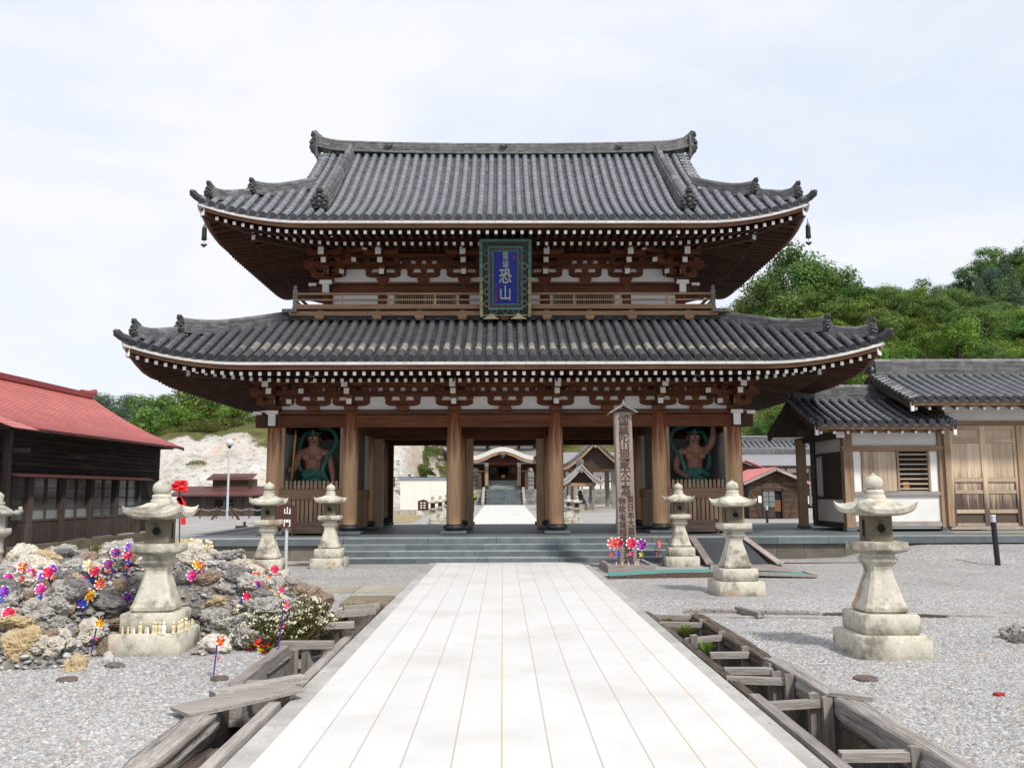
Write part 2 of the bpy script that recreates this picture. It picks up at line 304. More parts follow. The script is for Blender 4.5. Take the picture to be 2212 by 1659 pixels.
def hill_mat():
    n = NT('volcanic_hillside'); v = n.coord(); f = n.attr('veg')
    w = n.ramp(n.noise(v, 0.5, 9, 0.78), (0.32, (0.30, 0.28, 0.25)), (0.47, (0.62, 0.585, 0.53)), (0.65, (0.76, 0.74, 0.71)))
    w = n.mix(n.ramp(n.noise(v, 0.14, 5, 0.6), (0.54, 0.0), (0.66, 0.7)), w, (0.66, 0.45, 0.27))
    w = n.mix(n.ramp(n.noise(v, 2.1, 5, 0.7), (0.56, 0.0), (0.62, 0.75)), w, (0.26, 0.24, 0.21))
    g = n.ramp(n.noise(v, 0.8, 7, 0.75), (0.3, (0.07, 0.065, 0.03)), (0.5, (0.125, 0.125, 0.045)), (0.72, (0.21, 0.20, 0.075)))
    k = n.math('ADD', f, n.math('MULTIPLY', n.math('SUBTRACT', n.noise(v, 0.25, 8, 0.75), 0.5), 1.5))
    col = n.mix(n.ramp(k, (0.45, 0.0), (0.55, 1.0)), w, g)
    n.bump(n.noise(v, 1.4, 8, 0.75), 1.0, 0.5); return n.out(col, 0.95, 0.15)
M['hill'] = hill_mat()
M['rust'] = plain('rusty_iron', (0.13, 0.10, 0.085), 0.8, 0.3, 20, 0.3)
M['concrete_pale'] = plain('beige_slab_stone', (0.34, 0.315, 0.25), 0.85, 0.15, 3, 0.2, 50, tone=0.15)
M['redplank'] = wood('dark_red_timber', (0.10, 0.035, 0.025), (0.19, 0.075, 0.055), 1, 0.8, 0.2)
M['palebark'] = plain('pale_dead_wood', (0.48, 0.45, 0.40), 0.9, 0.2)
M['pale_step'] = plain('greenish_worn_step', (0.26, 0.30, 0.27), 0.7, 0.2, 3, 0.1, tone=0.3)
M['lantern_grey'] = plain('grey_granite', (0.40, 0.385, 0.34), 0.9, 0.25, 9, 0.35, 70, tone=0.1, spots=((0.14, 0.13, 0.11), 3.5, 0.55, 0.7), spec=0.15)
M['post_wood'] = wood('bleached_post_timber', (0.25, 0.20, 0.175), (0.42, 0.36, 0.325), 2, 0.9, 0.1, 0.5, stain=((0.12, 0.08, 0.06), 0.62, 0.5))
M['dull_red2'] = plain('red_ridge_sheet', (0.27, 0.055, 0.05), 0.5, 0.15, 3, 0.05, tone=0.2)
M['orange_dull'] = plain('dull_orange_paper', (0.40, 0.18, 0.05), 0.8, 0.1)
M['orange_wood'] = wood('orange_stained_board', (0.22, 0.09, 0.03), (0.34, 0.15, 0.06), 2)
M['pale_step'] = plain('greenish_worn_step', (0.26, 0.30, 0.27), 0.7, 0.2, 3, 0.1, tone=0.3)
M['pale_shingle'] = plain('pale_shingle', (0.40, 0.37, 0.35), 0.85, 0.15, 6, 0.2, 20)
M['cream'] = plain('cream_panel', (0.78, 0.74, 0.66), 0.7, 0.03, 2, 0.02, tone=0.05); M['steelblue'] = plain('blue_grey_metal', (0.22, 0.27, 0.32), 0.5, 0.1)
M['pale_wood'] = wood('pale_weathered_board', (0.50, 0.375, 0.26), (0.72, 0.58, 0.43), 2, stain=((0.16, 0.10, 0.08), 0.62, 0.5))
M['hallroof'] = plain('grey_brown_hall_roof', (0.235, 0.225, 0.20), 0.7, 0.12, 3, 0.1, tone=0.1)
M['old_grey'] = wood('split_grey_log', (0.22, 0.195, 0.175), (0.60, 0.56, 0.525), 1, 0.92, 0.25, 1.0, 3.0, stain=((0.05, 0.038, 0.03), 0.52, 0.9))
M['slopestone'] = plain('pale_slope_stone', (0.70, 0.67, 0.61), 0.95, 0.25, 2, 0.3, tone=0.6)
M['strip'] = plain('aged_white_eave_board', (0.58, 0.565, 0.55), 0.85, 0.12, 3, 0.05, tone=0.25)

M['gravelstone'] = (lambda n: n.out(n.mix(0.25, n.ramp(n.attr(), (0.0, (0.13, 0.13, 0.13)), (0.35, (0.265, 0.265, 0.267)), (0.7, (0.385, 0.385, 0.385)), (0.88, (0.52, 0.515, 0.51)), (0.94, (0.36, 0.29, 0.22)), (1.0, (0.24, 0.16, 0.12))), n.ramp(n.noise(n.coord(), 0.6, 5), (0.3, 0.22), (0.7, 0.46))), 0.88, 0.25))(NT('loose_gravel_stone'))
# ---------------------------------------------------------------- mesh builder and things
class MB:
    def __init__(s): s.v, s.f, s.m, s.t, s.s, s.st = [], [], [], [], [], []
    def add(s, vs, fs, m=0, tone=None, smooth=False, stain=0.0):
        b = len(s.v); s.v += [tuple(p) for p in vs]
        t = rnd() if tone is None else tone
        for f in fs:
            s.f.append(tuple(i + b for i in f)); s.m.append(m); s.t.append(t); s.s.append(smooth); s.st.append(stain)
        return s
    def box(s, c, d, rot=None, m=0, tone=None, taper=1.0):
        hx, hy, hz = d[0] / 2, d[1] / 2, d[2] / 2
        vs = [V3((x * (taper if z > 0 else 1), y * (taper if z > 0 else 1), z)) for z in (-hz, hz) for x, y in ((-hx, -hy), (hx, -hy), (hx, hy), (-hx, hy))]
        if rot is not None: vs = [rot @ p for p in vs]
        c = V3(c); return s.add([p + c for p in vs], [(3, 2, 1, 0), (4, 5, 6, 7), (0, 1, 5, 4), (1, 2, 6, 5), (2, 3, 7, 6), (3, 0, 4, 7)], m, tone)
    def bx(s, x0, x1, y0, y1, z0, z1, m=0, tone=None):
        return s.box(((x0 + x1) / 2, (y0 + y1) / 2, (z0 + z1) / 2), (abs(x1 - x0), abs(y1 - y0), abs(z1 - z0)), None, m, tone)
    def bar(s, p0, p1, w, h, m=0, tone=None, up=(0, 0, 1)):
        p0, p1 = V3(p0), V3(p1); a = (p1 - p0); L = a.length; a.normalize()
        sd = a.cross(V3(up)); sd = sd.normalized() if sd.length > 1e-4 else V3((1, 0, 0)); u = sd.cross(a)
        rot = M4((sd, a, u)).transposed(); return s.box((p0 + p1) / 2, (w, L, h), rot, m, tone)
    def sweep(s, path, sec, up=(0, 0, 1), m=0, tone=None, caps=True, smooth=False, scale=None):
        path = [V3(p) for p in path]; n = len(sec); vs = []
        for i, p in enumerate(path):
            a = (path[min(i + 1, len(path) - 1)] - path[max(i - 1, 0)]).normalized()
            sd = a.cross(V3(up)); sd = sd.normalized() if sd.length > 1e-4 else V3((1, 0, 0)); u = sd.cross(a)
            k = scale[i] if scale else 1.0
            vs += [p + sd * (q[0] * k) + u * (q[1] * k) for q in sec]
        fs = [(i * n + j, i * n + (j + 1) % n, (i + 1) * n + (j + 1) % n, (i + 1) * n + j) for i in range(len(path) - 1) for j in range(n)]
        s.add(vs, fs, m, tone, smooth)
        if caps:
            b = len(vs); s.add(vs[:n], [tuple(range(n))[::-1]], m, tone); s.add(vs[b - n:], [tuple(range(n))], m, tone)
        return s
    def tube(s, path, r, n=8, m=0, tone=None, caps=True, smooth=True, up=(0, 0, 1)):
        rr = r if isinstance(r, (list, tuple)) else [r] * len(path)
        sec = [(cos(2 * pi * j / n), sin(2 * pi * j / n)) for j in range(n)]
        return s.sweep(path, sec, up, m, tone, caps, smooth, rr)
    def lathe(s, prof, c=(0, 0, 0), n=16, m=0, tone=None, smooth=True, sq=None, rot=None):
        c = V3(c); vs = []
        if sq is None: dirs = [(cos(2 * pi * j / n), sin(2 * pi * j / n)) for j in range(n)]
        else:
            k = 1 - sq; dirs = [(1, -k), (1, k), (k, 1), (-k, 1), (-1, k), (-1, -k), (-k, -1), (k, -1)]; n = 8
        for r, z in prof:
            for dx, dy in dirs:
                p = V3((dx * r, dy * r, z)); vs.append((rot @ p if rot is not None else p) + c)
        fs = [(i * n + j, i * n + (j + 1) % n, (i + 1) * n + (j + 1) % n, (i + 1) * n + j) for i in range(len(prof) - 1) for j in range(n)]
        s.add(vs, fs, m, tone, smooth)
        s.add(vs[:n], [tuple(range(n))[::-1]], m, tone); s.add(vs[-n:], [tuple(range(n))], m, tone); return s
    def prism(s, poly, y0, y1, m=0, tone=None, ax='xz'):
        f = {'xz': lambda a, b, d: (a, d, b), 'yz': lambda a, b, d: (d, a, b), 'xy': lambda a, b, d: (a, b, d)}[ax]
        n = len(poly); vs = [f(a, b, y0) for a, b in poly] + [f(a, b, y1) for a, b in poly]
        fs = [(i, (i + 1) % n, n + (i + 1) % n, n + i) for i in range(n)] + [tuple(range(n))[::-1], tuple(range(n, 2 * n))]
        return s.add(vs, fs, m, tone)
    def surf(s, nu, nv, fn, m=0, tone=None, smooth=False, tonefn=None):
        vs = [fn(i / nu, j / nv) for j in range(nv + 1) for i in range(nu + 1)]
        b = len(s.v); s.v += [tuple(p) for p in vs]
        for j in range(nv):
            for i in range(nu):
                a = j * (nu + 1) + i + b
                s.f.append((a, a + 1, a + nu + 2, a + nu + 1)); s.m.append(m); s.s.append(smooth); s.st.append(0.0)
                s.t.append(tonefn(i / nu, j / nv) if tonefn else (0.5 if tone is None else tone))
        return s
    def ball(s, c, r, n=8, m=0, tone=None, squash=(1, 1, 1)):
        c = V3(c); k = n // 2
        vs = [c + V3((r * squash[0] * sin(pi * i / k) * cos(2 * pi * j / n), r * squash[1] * sin(pi * i / k) * sin(2 * pi * j / n), r * squash[2] * cos(pi * i / k))) for i in range(k + 1) for j in range(n)]
        fs = [(i * n + j, (i + 1) * n + j, (i + 1) * n + (j + 1) % n, i * n + (j + 1) % n) for i in range(k) for j in range(n)]
        return s.add(vs, fs, m, tone, True)
    def text(s, body, size, place, depth=0.006, m=0, vertical=False, pitch=None, bold=0.0, squash=1.0):
        cu = bpy.data.curves.new('lettering', 'FONT'); cu.body = '\n'.join(body) if vertical else body
        cu.size = size; cu.align_x = 'CENTER'; cu.align_y = 'TOP'; cu.extrude = depth; cu.offset = bold; cu.resolution_u = 2
        if vertical and pitch: cu.space_line = pitch / size
        o = bpy.data.objects.new('lettering', cu); COL.objects.link(o)
        me = bpy.data.meshes.new_from_object(o.evaluated_get(bpy.context.evaluated_depsgraph_get()))
        vs = [place(v.co.x * squash, v.co.y, v.co.z) for v in me.vertices]; fs = [tuple(p.vertices) for p in me.polygons]
        bpy.data.objects.remove(o); bpy.data.curves.remove(cu); bpy.data.meshes.remove(me)
        return s.add(vs, fs, m, 0.5)
    def merge(s, o, mat=None):
        b = len(s.v); s.v += [tuple(mat @ V3(p)) for p in o.v] if mat is not None else o.v
        s.f += [tuple(i + b for i in f) for f in o.f]; s.m += o.m; s.t += o.t; s.s += o.s; s.st += o.st; return s
    def mesh(s, name, mats, origin=(0, 0, 0)):
        me = bpy.data.meshes.new(name); ox, oy, oz = origin
        me.from_pydata([(x - ox, y - oy, z - oz) for x, y, z in s.v], [], s.f)
        for q in (mats if isinstance(mats, (list, tuple)) else [mats]): me.materials.append(M[q] if isinstance(q, str) else q)
        me.polygons.foreach_set('material_index', s.m); me.polygons.foreach_set('use_smooth', s.s)
        a = me.attributes.new('tone', 'FLOAT', 'FACE'); a.data.foreach_set('value', s.t)
        if any(s.st): a = me.attributes.new('stain', 'FLOAT', 'FACE'); a.data.foreach_set('value', s.st)
        me.update(); return me
    def build(s, name, mats, parent=None, origin=None):
        """link as one object; vertices are world coordinates, stored relative to the parent's (or the given) origin"""
        if parent is not None:
            o0 = parent.get('_o'); o0 = tuple(o0) if o0 is not None else (0, 0, 0)
            ob = bpy.data.objects.new(name, s.mesh(name, mats, o0)); COL.objects.link(ob); ob.parent = parent; ob['_o'] = o0
        else:
            o0 = origin or (0, 0, 0)
            ob = bpy.data.objects.new(name, s.mesh(name, mats, o0)); COL.objects.link(ob); ob.location = o0; ob['_o'] = o0
        return ob
def tag(o, label=None, cat=None, group=None, kind=None):
    if label: o['label'] = label
    if cat: o['category'] = cat
    if group: o['group'] = group
    if kind: o['kind'] = kind
    return o
def thing(name, label, cat, loc=(0, 0, 0), group=None, local=False, rz=0.0):
    o = bpy.data.objects.new(name, None); COL.objects.link(o); o.location = loc; o.rotation_euler = (0, 0, rz)
    o['_o'] = (0, 0, 0) if local else tuple(loc); o.empty_display_size = 0.2
    return tag(o, label, cat, group)
def copy_tree(o, parent=None):
    c = o.copy(); COL.objects.link(c)
    if parent is not None: c.parent = parent
    for ch in o.children: copy_tree(ch, c)
    return c
# ---------------------------------------------------------------- ground, path, drains
def sst(x): x = max(0.0, min(1.0, x)); return x * x * (3 - 2 * x)
def zg(x, y):
    z = max(0.0, min(0.43, (y - 42) * 0.0125))
    z += 0.36 * sst((x - 7.6) / 2.2) * sst((y - 18.6) / 2.6) * (1 - sst((y - 30) / 8))
    return z
LT = (-2.22, -1.655, 3.6, 12.55); RT = (1.90, 2.50, 3.6, 11.62)      # drain trenches left and right
def lines(a, b, step, extra):
    n = int(round((b - a) / step)); l = [a + (b - a) * i / n for i in range(n + 1)]
    l = [q for q in l if all(abs(q - e) > step * 0.3 for e in extra)] + list(extra); return sorted(l)
def ground():
    xs = [-900, -300, -120, -60] + lines(-40, 40, 1.0, [LT[0], LT[1], RT[0], RT[1]]) + [60, 120, 300, 900]
    ys = [-200, -40, -12] + lines(-4, 44, 1.0, [LT[2], LT[3], RT[3]]) + [50, 60, 70, 76.4, 90, 140, 300, 700, 2500]
    b = MB(); b.v = [(x, y, zg(x, y)) for y in ys for x in xs]; n = len(xs)
    for j in range(len(ys) - 1):
        for i in range(n - 1):
            cx, cy = (xs[i] + xs[i + 1]) / 2, (ys[j] + ys[j + 1]) / 2
            if any(t[0] < cx < t[1] and t[2] < cy < t[3] for t in (LT, RT)): continue
            b.f.append((j * n + i, j * n + i + 1, (j + 1) * n + i + 1, (j + 1) * n + i)); b.m.append(0); b.t.append(.5); b.s.append(True); b.st.append(0)
    tag(b.build('ground', 'gravel'), kind='structure')
    for k, t in enumerate((LT, RT)):
        b = MB(); x0, x1, y0, y1 = t; dz = -0.5
        b.surf(6, 60, lambda u, v: (x0 + (x1 - x0) * u, y0 + (y1 - y0) * v, dz + 0.07 * NZ.noise((u * 3 + k * 9, v * 30, 0)) + 0.12 * (2 * u - 1) ** 2), smooth=True)
        for xx in (x0, x1): b.surf(60, 2, lambda u, v: (xx + (0.03 if xx == x0 else -0.03) * NZ.noise((u * 25, v * 2, k)) * (1 - v), y0 + (y1 - y0) * u, dz * (1 - v)), smooth=True)
        for yy in (y0, y1): b.surf(4, 2, lambda u, v: (x0 + (x1 - x0) * u, yy, dz * (1 - v)))
        tag(b.build('drain_trench', 'soil'), kind='structure')
ground()
def path():
    b = MB(); b.bx(-1.47, 1.742, -3, 19.83, -0.2, 0.030)
    tag(b.build('stone_path', 'path'), kind='structure')
    b = MB(); random.seed(3)
    for sx, x0, x1 in ((-1, -1.625, -1.472), (1, 1.744, 1.865)):
        y = -3
        while y < 19.83:
            L = min(ru(0.85, 1.05), 19.83 - y); b.bx(x0, x1, y + .003, y + L - .003, -0.2, 0.026 + ru(0, .003)); y += L
    for i in range(6): b.bx(-1.62 + i * .581 + .003, -1.62 + (i + 1) * .581 - .003, 19.835, 19.895, -.2, .024)
    tag(b.build('path_edging', 'kerb'), kind='structure')
    b = MB()                                                         # the courtyard's own path beyond the gate
    n = 24
    b.surf(1, n, lambda u, v: (-1.60 + 3.45 * u, 28.6 + 47.6 * v, zg(0, 28.6 + 47.6 * v) + 0.03))
    tag(b.build('courtyard_path', 'path'), kind='structure')
    b = MB()                                                         # cross path of long beige slabs at the left
    for i, (xa, xb) in enumerate(((-4.6, -3.95), (-3.94, -3.1), (-3.09, -2.4), (-2.39, -1.64))):
        for ya, yb in ((14.25, 14.72), (14.73, 15.2)): b.bx(xa + .004, xb - .004, ya + .004, yb - .004, -.1, .018)
    tag(b.build('slab_crossing', 'concrete_pale'), kind='structure')
    b = MB()
    for xa, xb in ((-8.2, -3.72), (3.82, 9.6)):
        b.bx(xa, xb, 19.50, 19.56, -.05, 0.022); 
    tag(b.build('gutter_kerb', 'rot'), kind='structure')

path()
def old_timber(p0, p1, w, h, mat, label, name='old_timber', seed=0, rough=0.0, group='old timbers of the drains', cat='timber', n=26):
    p0, p1 = V3(p0), V3(p1); a = (p1 - p0); L = a.length; a.normalize()
    sd = a.cross(V3((0, 0, 1))).normalized(); u = sd.cross(a); b = MB(); K = 28 if rough > .3 else 12; n = 44 if rough > .3 else n; vs = []
    for i in range(n + 1):
        t = i / n; end = min(t, 1 - t) * L
        for j in range(K):
            th = 2 * pi * (j + .5) / K; cx, cz = cos(th), sin(th); m = max(abs(cx), abs(cz)); cx, cz = cx / m, cz / m
            r = 1 - 0.10 * rough * (1 + NZ.noise((th * 2.2, t * L * 1.3, seed)))- 0.55 * rough * max(0, NZ.noise((cx * 3.1 + seed, cz * 3.1, t * L * .45 + seed))) - .16 * rough * abs(NZ.noise((cx * 9 + seed, cz * 9, t * L * .8)))
            if rough > .3 and end < .25: r *= 0.72 + 0.28 * end / .25 + .1 * NZ.noise((j, i, seed))
            off = (NZ.noise((cx * 3, cz * 3, seed + 4)) * .16 * rough if i in (0, n) else 0)
            vs.append(p0 + a * (L * t + off) + sd * (cx * w / 2 * r) + u * (cz * h / 2 * r))
    b.add(vs, [(i * K + j, i * K + (j + 1) % K, (i + 1) * K + (j + 1) % K, (i + 1) * K + j) for i in range(n) for j in range(K)], 0, rnd(), rough > .3)
    b.add(vs[:K], [tuple(range(K))[::-1]], 0); b.add(vs[-K:], [tuple(range(K))], 0)
    o = b.build(name, mat, origin=tuple((p0 + p1) / 2)); return tag(o, label, cat, group)
random.seed(11)
T = old_timber
# left drain
T((-2.16, 5.25, -.07), (-2.12, 6.6, -.03), .22, .2, 'old_grey', 'thick rotten log with deep cracks at the bottom left of the drain', seed=1, rough=1.0, name='rotten_log', cat='log')
T((-2.02, 4.5, -.22), (-1.99, 6.3, -.2), .12, .16, 'rot', 'dark rotten timber down inside the left drain beside the thick log', seed=2, rough=.8)
T((-2.30, 6.45, .055), (-1.63, 7.05, .10), .34, .03, 'old_x', 'wide loose plank with a torn end lying askew across the left drain', name='loose_plank', seed=3, rough=.12, cat='plank')
T((-2.20, 6.85, .085), (-1.62, 7.35, .105), .13, .05, 'old_x', 'narrow loose plank lying just behind the wide askew plank', name='loose_plank', seed=4, rough=.2, cat='plank')
T((-2.24, 7.42, .03), (-1.70, 7.42, .045), .10, .06, 'old_x', 'cross bar behind the two loose planks of the left drain', name='cross_bar', seed=5, rough=.1)
T((-2.17, 7.35, -.10), (-2.19, 9.05, -.09), .11, .36, 'old', 'tall grey side board of the left drain next to the fallen red pinwheels', name='side_board', seed=6, rough=.06, cat='board')
T((-2.08, 7.45, -.32), (-2.08, 9.0, -.3), .06, .13, 'rot', 'lower dark board inside the left drain under the tall side board', name='side_board', seed=7, rough=.3, cat='board')
T((-2.24, 9.02, .085), (-1.70, 9.00, .085), .11, .07, 'old_x', 'cross bar topping the two posts beside the flowering shrub', name='cross_bar', seed=8, rough=.08)
T((-2.06, 9.0, -.10), (-1.72, 9.2, -.07), .07, .08, 'old_x', 'short lower bar just below the cross bar by the flowering shrub', name='cross_bar', seed=9, rough=.1)
for x, y, L, lab in ((-2.09, 8.93, .46, 'outer upright post under the cross bar by the flowering shrub'), (-1.97, 9.0, .44, 'second upright post just right of the outer post by the flowering shrub'), (-1.75, 8.98, .3, 'short upright post at the path end of the bar by the flowering shrub')):
    T((x, y, .05 - L), (x + .004, y + .01, .052), .075, .075, 'old_z', lab, name='drain_post', seed=x, rough=.1, n=8)
T((-2.10, 10.32, .075), (-1.72, 10.34, .085), .09, .07, 'old_x', 'cross bar of the left drain right of the flowering shrub', name='cross_bar', seed=12, rough=.08)
T((-1.80, 10.36, -.35), (-1.80, 10.36, .05), .07, .07, 'old_z', 'upright post under the bar right of the flowering shrub', name='drain_post', seed=13, rough=.1, n=8)
T((-2.17, 11.35, .06), (-1.66, 11.6, .07), .09, .08, 'old_x', 'cross bar before the mossy cover slab of the left drain', name='cross_bar', seed=14, rough=.1)
T((-2.13, 11.95, .06), (-1.68, 12.1, .07), .08, .07, 'old_x', 'farthest cross bar of the left drain touching the mossy slab', name='cross_bar', seed=15, rough=.1)
T((-2.06, 11.42, -.4), (-2.06, 11.42, .02), .07, .07, 'old_z', 'upright post under the bar before the mossy slab', name='drain_post', seed=16, rough=.1, n=8)
T((-2.17, 9.2, -.02), (-2.16, 11.4, -.02), .13, .16, 'rot', 'crumbling outer timber of the left drain beside the shrub', name='rotten_log', seed=17, rough=.8, cat='log')
T((-1.70, 4.4, -.04), (-1.70, 6.75, -.02), .085, .15, 'old', 'straight inner board against the path in the left drain nearest the viewer', name='side_board', seed=18, rough=.05, cat='board')
T((-1.69, 7.3, -.03), (-1.695, 9.9, -.02), .085, .14, 'old', 'inner board against the path beside the tall side board', name='side_board', seed=19, rough=.35, cat='board')
T((-1.69, 9.95, -.03), (-1.70, 12.5, -.02), .085, .13, 'rot', 'farthest inner board against the path in the left drain', name='side_board', seed=20, rough=.5, cat='board')
b = MB(); b.bx(-2.30, -1.63, 12.55, 13.5, -.08, .05); o = b.build('cover_slab', 'concrete', origin=(-1.97, 13, 0)); tag(o, 'mossy concrete cover slab over the end of the left drain', 'slab')
# right drain
T((1.955, 4.3, -.05), (1.945, 6.98, -.04), .085, .16, 'old', 'straight inner board against the path in the right drain nearest the viewer', name='side_board', seed=21, rough=.05, cat='board')
T((1.945, 6.9, -.04), (1.93, 9.6, -.04), .09, .13, 'rot', 'dark rotten inner board of the right drain against the path', name='side_board', seed=22, rough=.9, cat='board')
T((1.93, 9.5, -.04), (1.90, 11.9, -.03), .09, .12, 'rot', 'farthest rotten inner board of the right drain', name='side_board', seed=23, rough=.9, cat='board')
for (xa, ya, xb, yb, lab) in ((2.06, 5.46, 2.50, 5.44, 'nearest cross bar of the right drain'), (2.02, 6.70, 2.42, 6.77, 'cross bar with a brown lower edge, second from the viewer in the right drain'),
        (1.93, 7.62, 2.38, 7.50, 'slanting cross bar of the right drain, third from the viewer'), (2.0, 7.98, 2.38, 7.94, 'cross bar just behind the slanting one in the right drain'),
        (2.05, 8.72, 2.38, 8.70, 'cross bar of the right drain beside a grass tuft'), (1.99, 9.55, 2.39, 9.72, 'cross bar of the right drain with a post at each end'),
        (1.92, 10.75, 2.36, 10.6, 'thin cross bar of the right drain next to the green tuft'), (1.98, 11.35, 2.44, 11.25, 'farthest cross bar of the right drain below the split logs')):
    T((xa - .03, ya, .012), (xb + .01, yb, .018), .075, .055, 'old_x', lab, name='cross_bar', seed=xa * 7 + ya, rough=.07)
for x, y, L, lab in ((2.47, 5.42, .5, 'outer post under the nearest bar of the right drain'), (2.42, 6.72, .58, 'taller outer post at the brown edged bar'), (2.34, 6.78, .45, 'paler inner post beside the taller outer post'),
        (2.38, 7.47, .5, 'dark outer post at the slanting bar'), (2.30, 7.56, .45, 'inner post behind the slanting bar'), (2.40, 7.98, .5, 'dark post behind the slanting bar'), (2.37, 8.74, .48, 'post at the bar beside the grass tuft'),
        (2.39, 9.74, .48, 'outer post of the bar with two posts'), (2.03, 9.5, .3, 'short inner post of the bar with two posts'), (2.38, 10.62, .45, 'outer post at the thin bar')):
    T((x, y, .03 - L), (x, y + .01, .05 + .04 * rnd()), .072, .065, 'old_z', lab, name='drain_post', seed=x * 3 + y, rough=.12, n=8)
T((2.60, 4.2, -.03), (2.53, 6.75, .0), .2, .2, 'old_grey', 'thick split log along the outer side of the right drain nearest the viewer', name='rotten_log', seed=31, rough=.9, cat='log')
T((2.46, 6.75, .09), (2.72, 6.62, .08), .10, .05, 'old_x', 'short broken block lying on the outer log of the right drain', name='broken_block', seed=32, rough=.5, cat='block')
T((2.52, 6.8, .0), (2.47, 8.35, .0), .18, .18, 'old_grey', 'cracked outer log of the right drain, second from the viewer', name='rotten_log', seed=33, rough=1.0, cat='log')
T((2.47, 8.3, -.01), (2.44, 11.45, -.01), .17, .17, 'rot', 'dark outer log of the right drain farthest from the viewer', name='rotten_log', seed=34, rough=1.0, cat='log')
T((2.42, 5.3, -.36), (2.34, 6.6, -.34), .14, .13, 'hut_board', 'brown fallen timber lying in the bottom of the right drain', seed=35, rough=.4)
T((2.42, 11.82, .01), (4.1, 11.52, .01), .12, .10, 'old_grey', 'split weathered log across the gravel nearest the right drain', name='rotten_log', seed=41, rough=1.0, cat='log')
T((2.55, 11.35, .0), (4.2, 11.2, .0), .10, .05, 'old_x', 'thin pale board edging the gravel below the split log', name='edge_board', seed=42, rough=.2, cat='board')
T((4.15, 11.5, .0), (5.6, 11.22, .0), .11, .09, 'rot', 'dark split log across the gravel behind the nearest right lantern', name='rotten_log', seed=43, rough=1.0, cat='log')
T((5.45, 11.35, .0), (6.9, 11.15, .0), .10, .08, 'old_x', 'grey sleeper end at the right edge of the gravel', name='rotten_log', seed=44, rough=.5, cat='log')
T((3.1, 11.75, .05), (3.25, 11.2, .05), .09, .07, 'old', 'short tie between the split log and the thin board', name='short_tie', seed=45, rough=.3, cat='block')
T((4.6, 11.55, .05), (4.62, 11.15, .05), .10, .10, 'old', 'short block across the split log behind the nearest right lantern', name='short_tie', seed=46, rough=.3, cat='block')
# covers and scraps on the gravel
for (x, y, lab, r) in ((G(1870, 1468).x, G(1870, 1468).y, 'round rusty drain cover on the gravel at the right', .10), (G(145, 1470).x, G(145, 1470).y, 'small round rusty cover on the gravel at the left', .085), (G(474, 1468).x, G(474, 1468).y, 'grey round cap half sunk beside the left drain', .075)):
    b = MB(); b.lathe([(r, 0), (r * 1.02, .018), (r * .9, .026), (r * .86, .02), (r * .3, .024), (.02, .024)], (x, y, .0), 22)
    tag(b.build('drain_cover', 'rust', origin=(x, y, 0)), lab, 'drain cover', 'drain covers on the gravel')

# ---------------------------------------------------------------- the two storeyed gate
GX, YF, YM, YR, PZ = 0.07, 23.1, 26.3, 29.5, 0.52
CX = (-6.09, -4.085, -1.345, 1.345, 4.085, 6.09)
def platform():
    t = thing('stone_platform', 'blue grey stone platform with four broad steps under the gate', 'platform', (GX, 25, 0))
    random.seed(5)
    b = MB(); b.bx(-8.05, 13.2, 20.95, 30.2, -.2, .505, 0, .6)
    b.build('core', 'step', t)
    b = MB()                                                        # lip stones
    def lip(x0, x1, y0, y1, z0, z1, L, along='x'):
        a, e = (x0, x1) if along == 'x' else (y0, y1)
        while a < e - .01:
            l = min(L * ru(.85, 1.15), e - a)
            if e - a - l < .3: l = e - a
            q = (a + .004, a + l - .004)
            if along == 'x': b.bx(q[0], q[1], y0, y1, z0, z1 - .012, 0); b.bx(q[0], q[1], y0 + .002, y1, z1 - .012, z1, 1)
            else: b.bx(x0, x1, q[0], q[1], z0, z1 - .012, 0); b.bx(x0, x1, q[0], q[1], z1 - .012, z1, 1)
            a += l
    lip(-8.1, -3.74, 20.78, 21.3, .36, PZ + .004, 1.3); lip(3.88, 13.3, 20.78, 21.3, .36, PZ + .004, 1.3); lip(-3.735, 3.875, 20.78, 21.3, .392, PZ + .004, 1.75)
    lip(-8.1, -7.7, 21.31, 30.2, .36, PZ + .004, 1.3, 'y')
    b.build('lip', ['step', 'tread'], t)
    for xa, xe in ((-8.0, -3.75), (3.9, 10.2)):
        b = MB(); x = xa
        while x < xe - .01:
            l = min(ru(.55, 1.15), xe - x); b.bx(x + .004, x + l - .004, 20.86 + ru(0, .004), 20.97, -.2, .358, 0); x += l
        b.build('side_wall', 'platform_wall', t)
    for k in range(3):
        b = MB(); x = -3.73; off = (0.0, .62, .25)[k]; first = True
        while x < 3.86:
            l = (1.75 - off) if first else ru(1.6, 1.95); first = False
            l = min(l, 3.87 - x)
            if 3.87 - x - l < .35: l = 3.87 - x
            y0 = 19.9 + .3 * k
            b.bx(x + .0035, x + l - .0035, y0, 20.95, .13 * k - (.1 if k == 0 else 0), .13 * (k + 1) - .012, 0); b.bx(x + .0035, x + l - .0035, y0 + .001, y0 + .34, .13 * (k + 1) - .012, .13 * (k + 1), 1); x += l
        b.build('step', ['step', 'tread'], t)
    return t
PLAT = platform()

GATE = thing('temple_gate', 'great two storeyed wooden temple gate with sweeping grey tiled roofs', 'temple gate', (GX, YM, PZ))
random.seed(21)
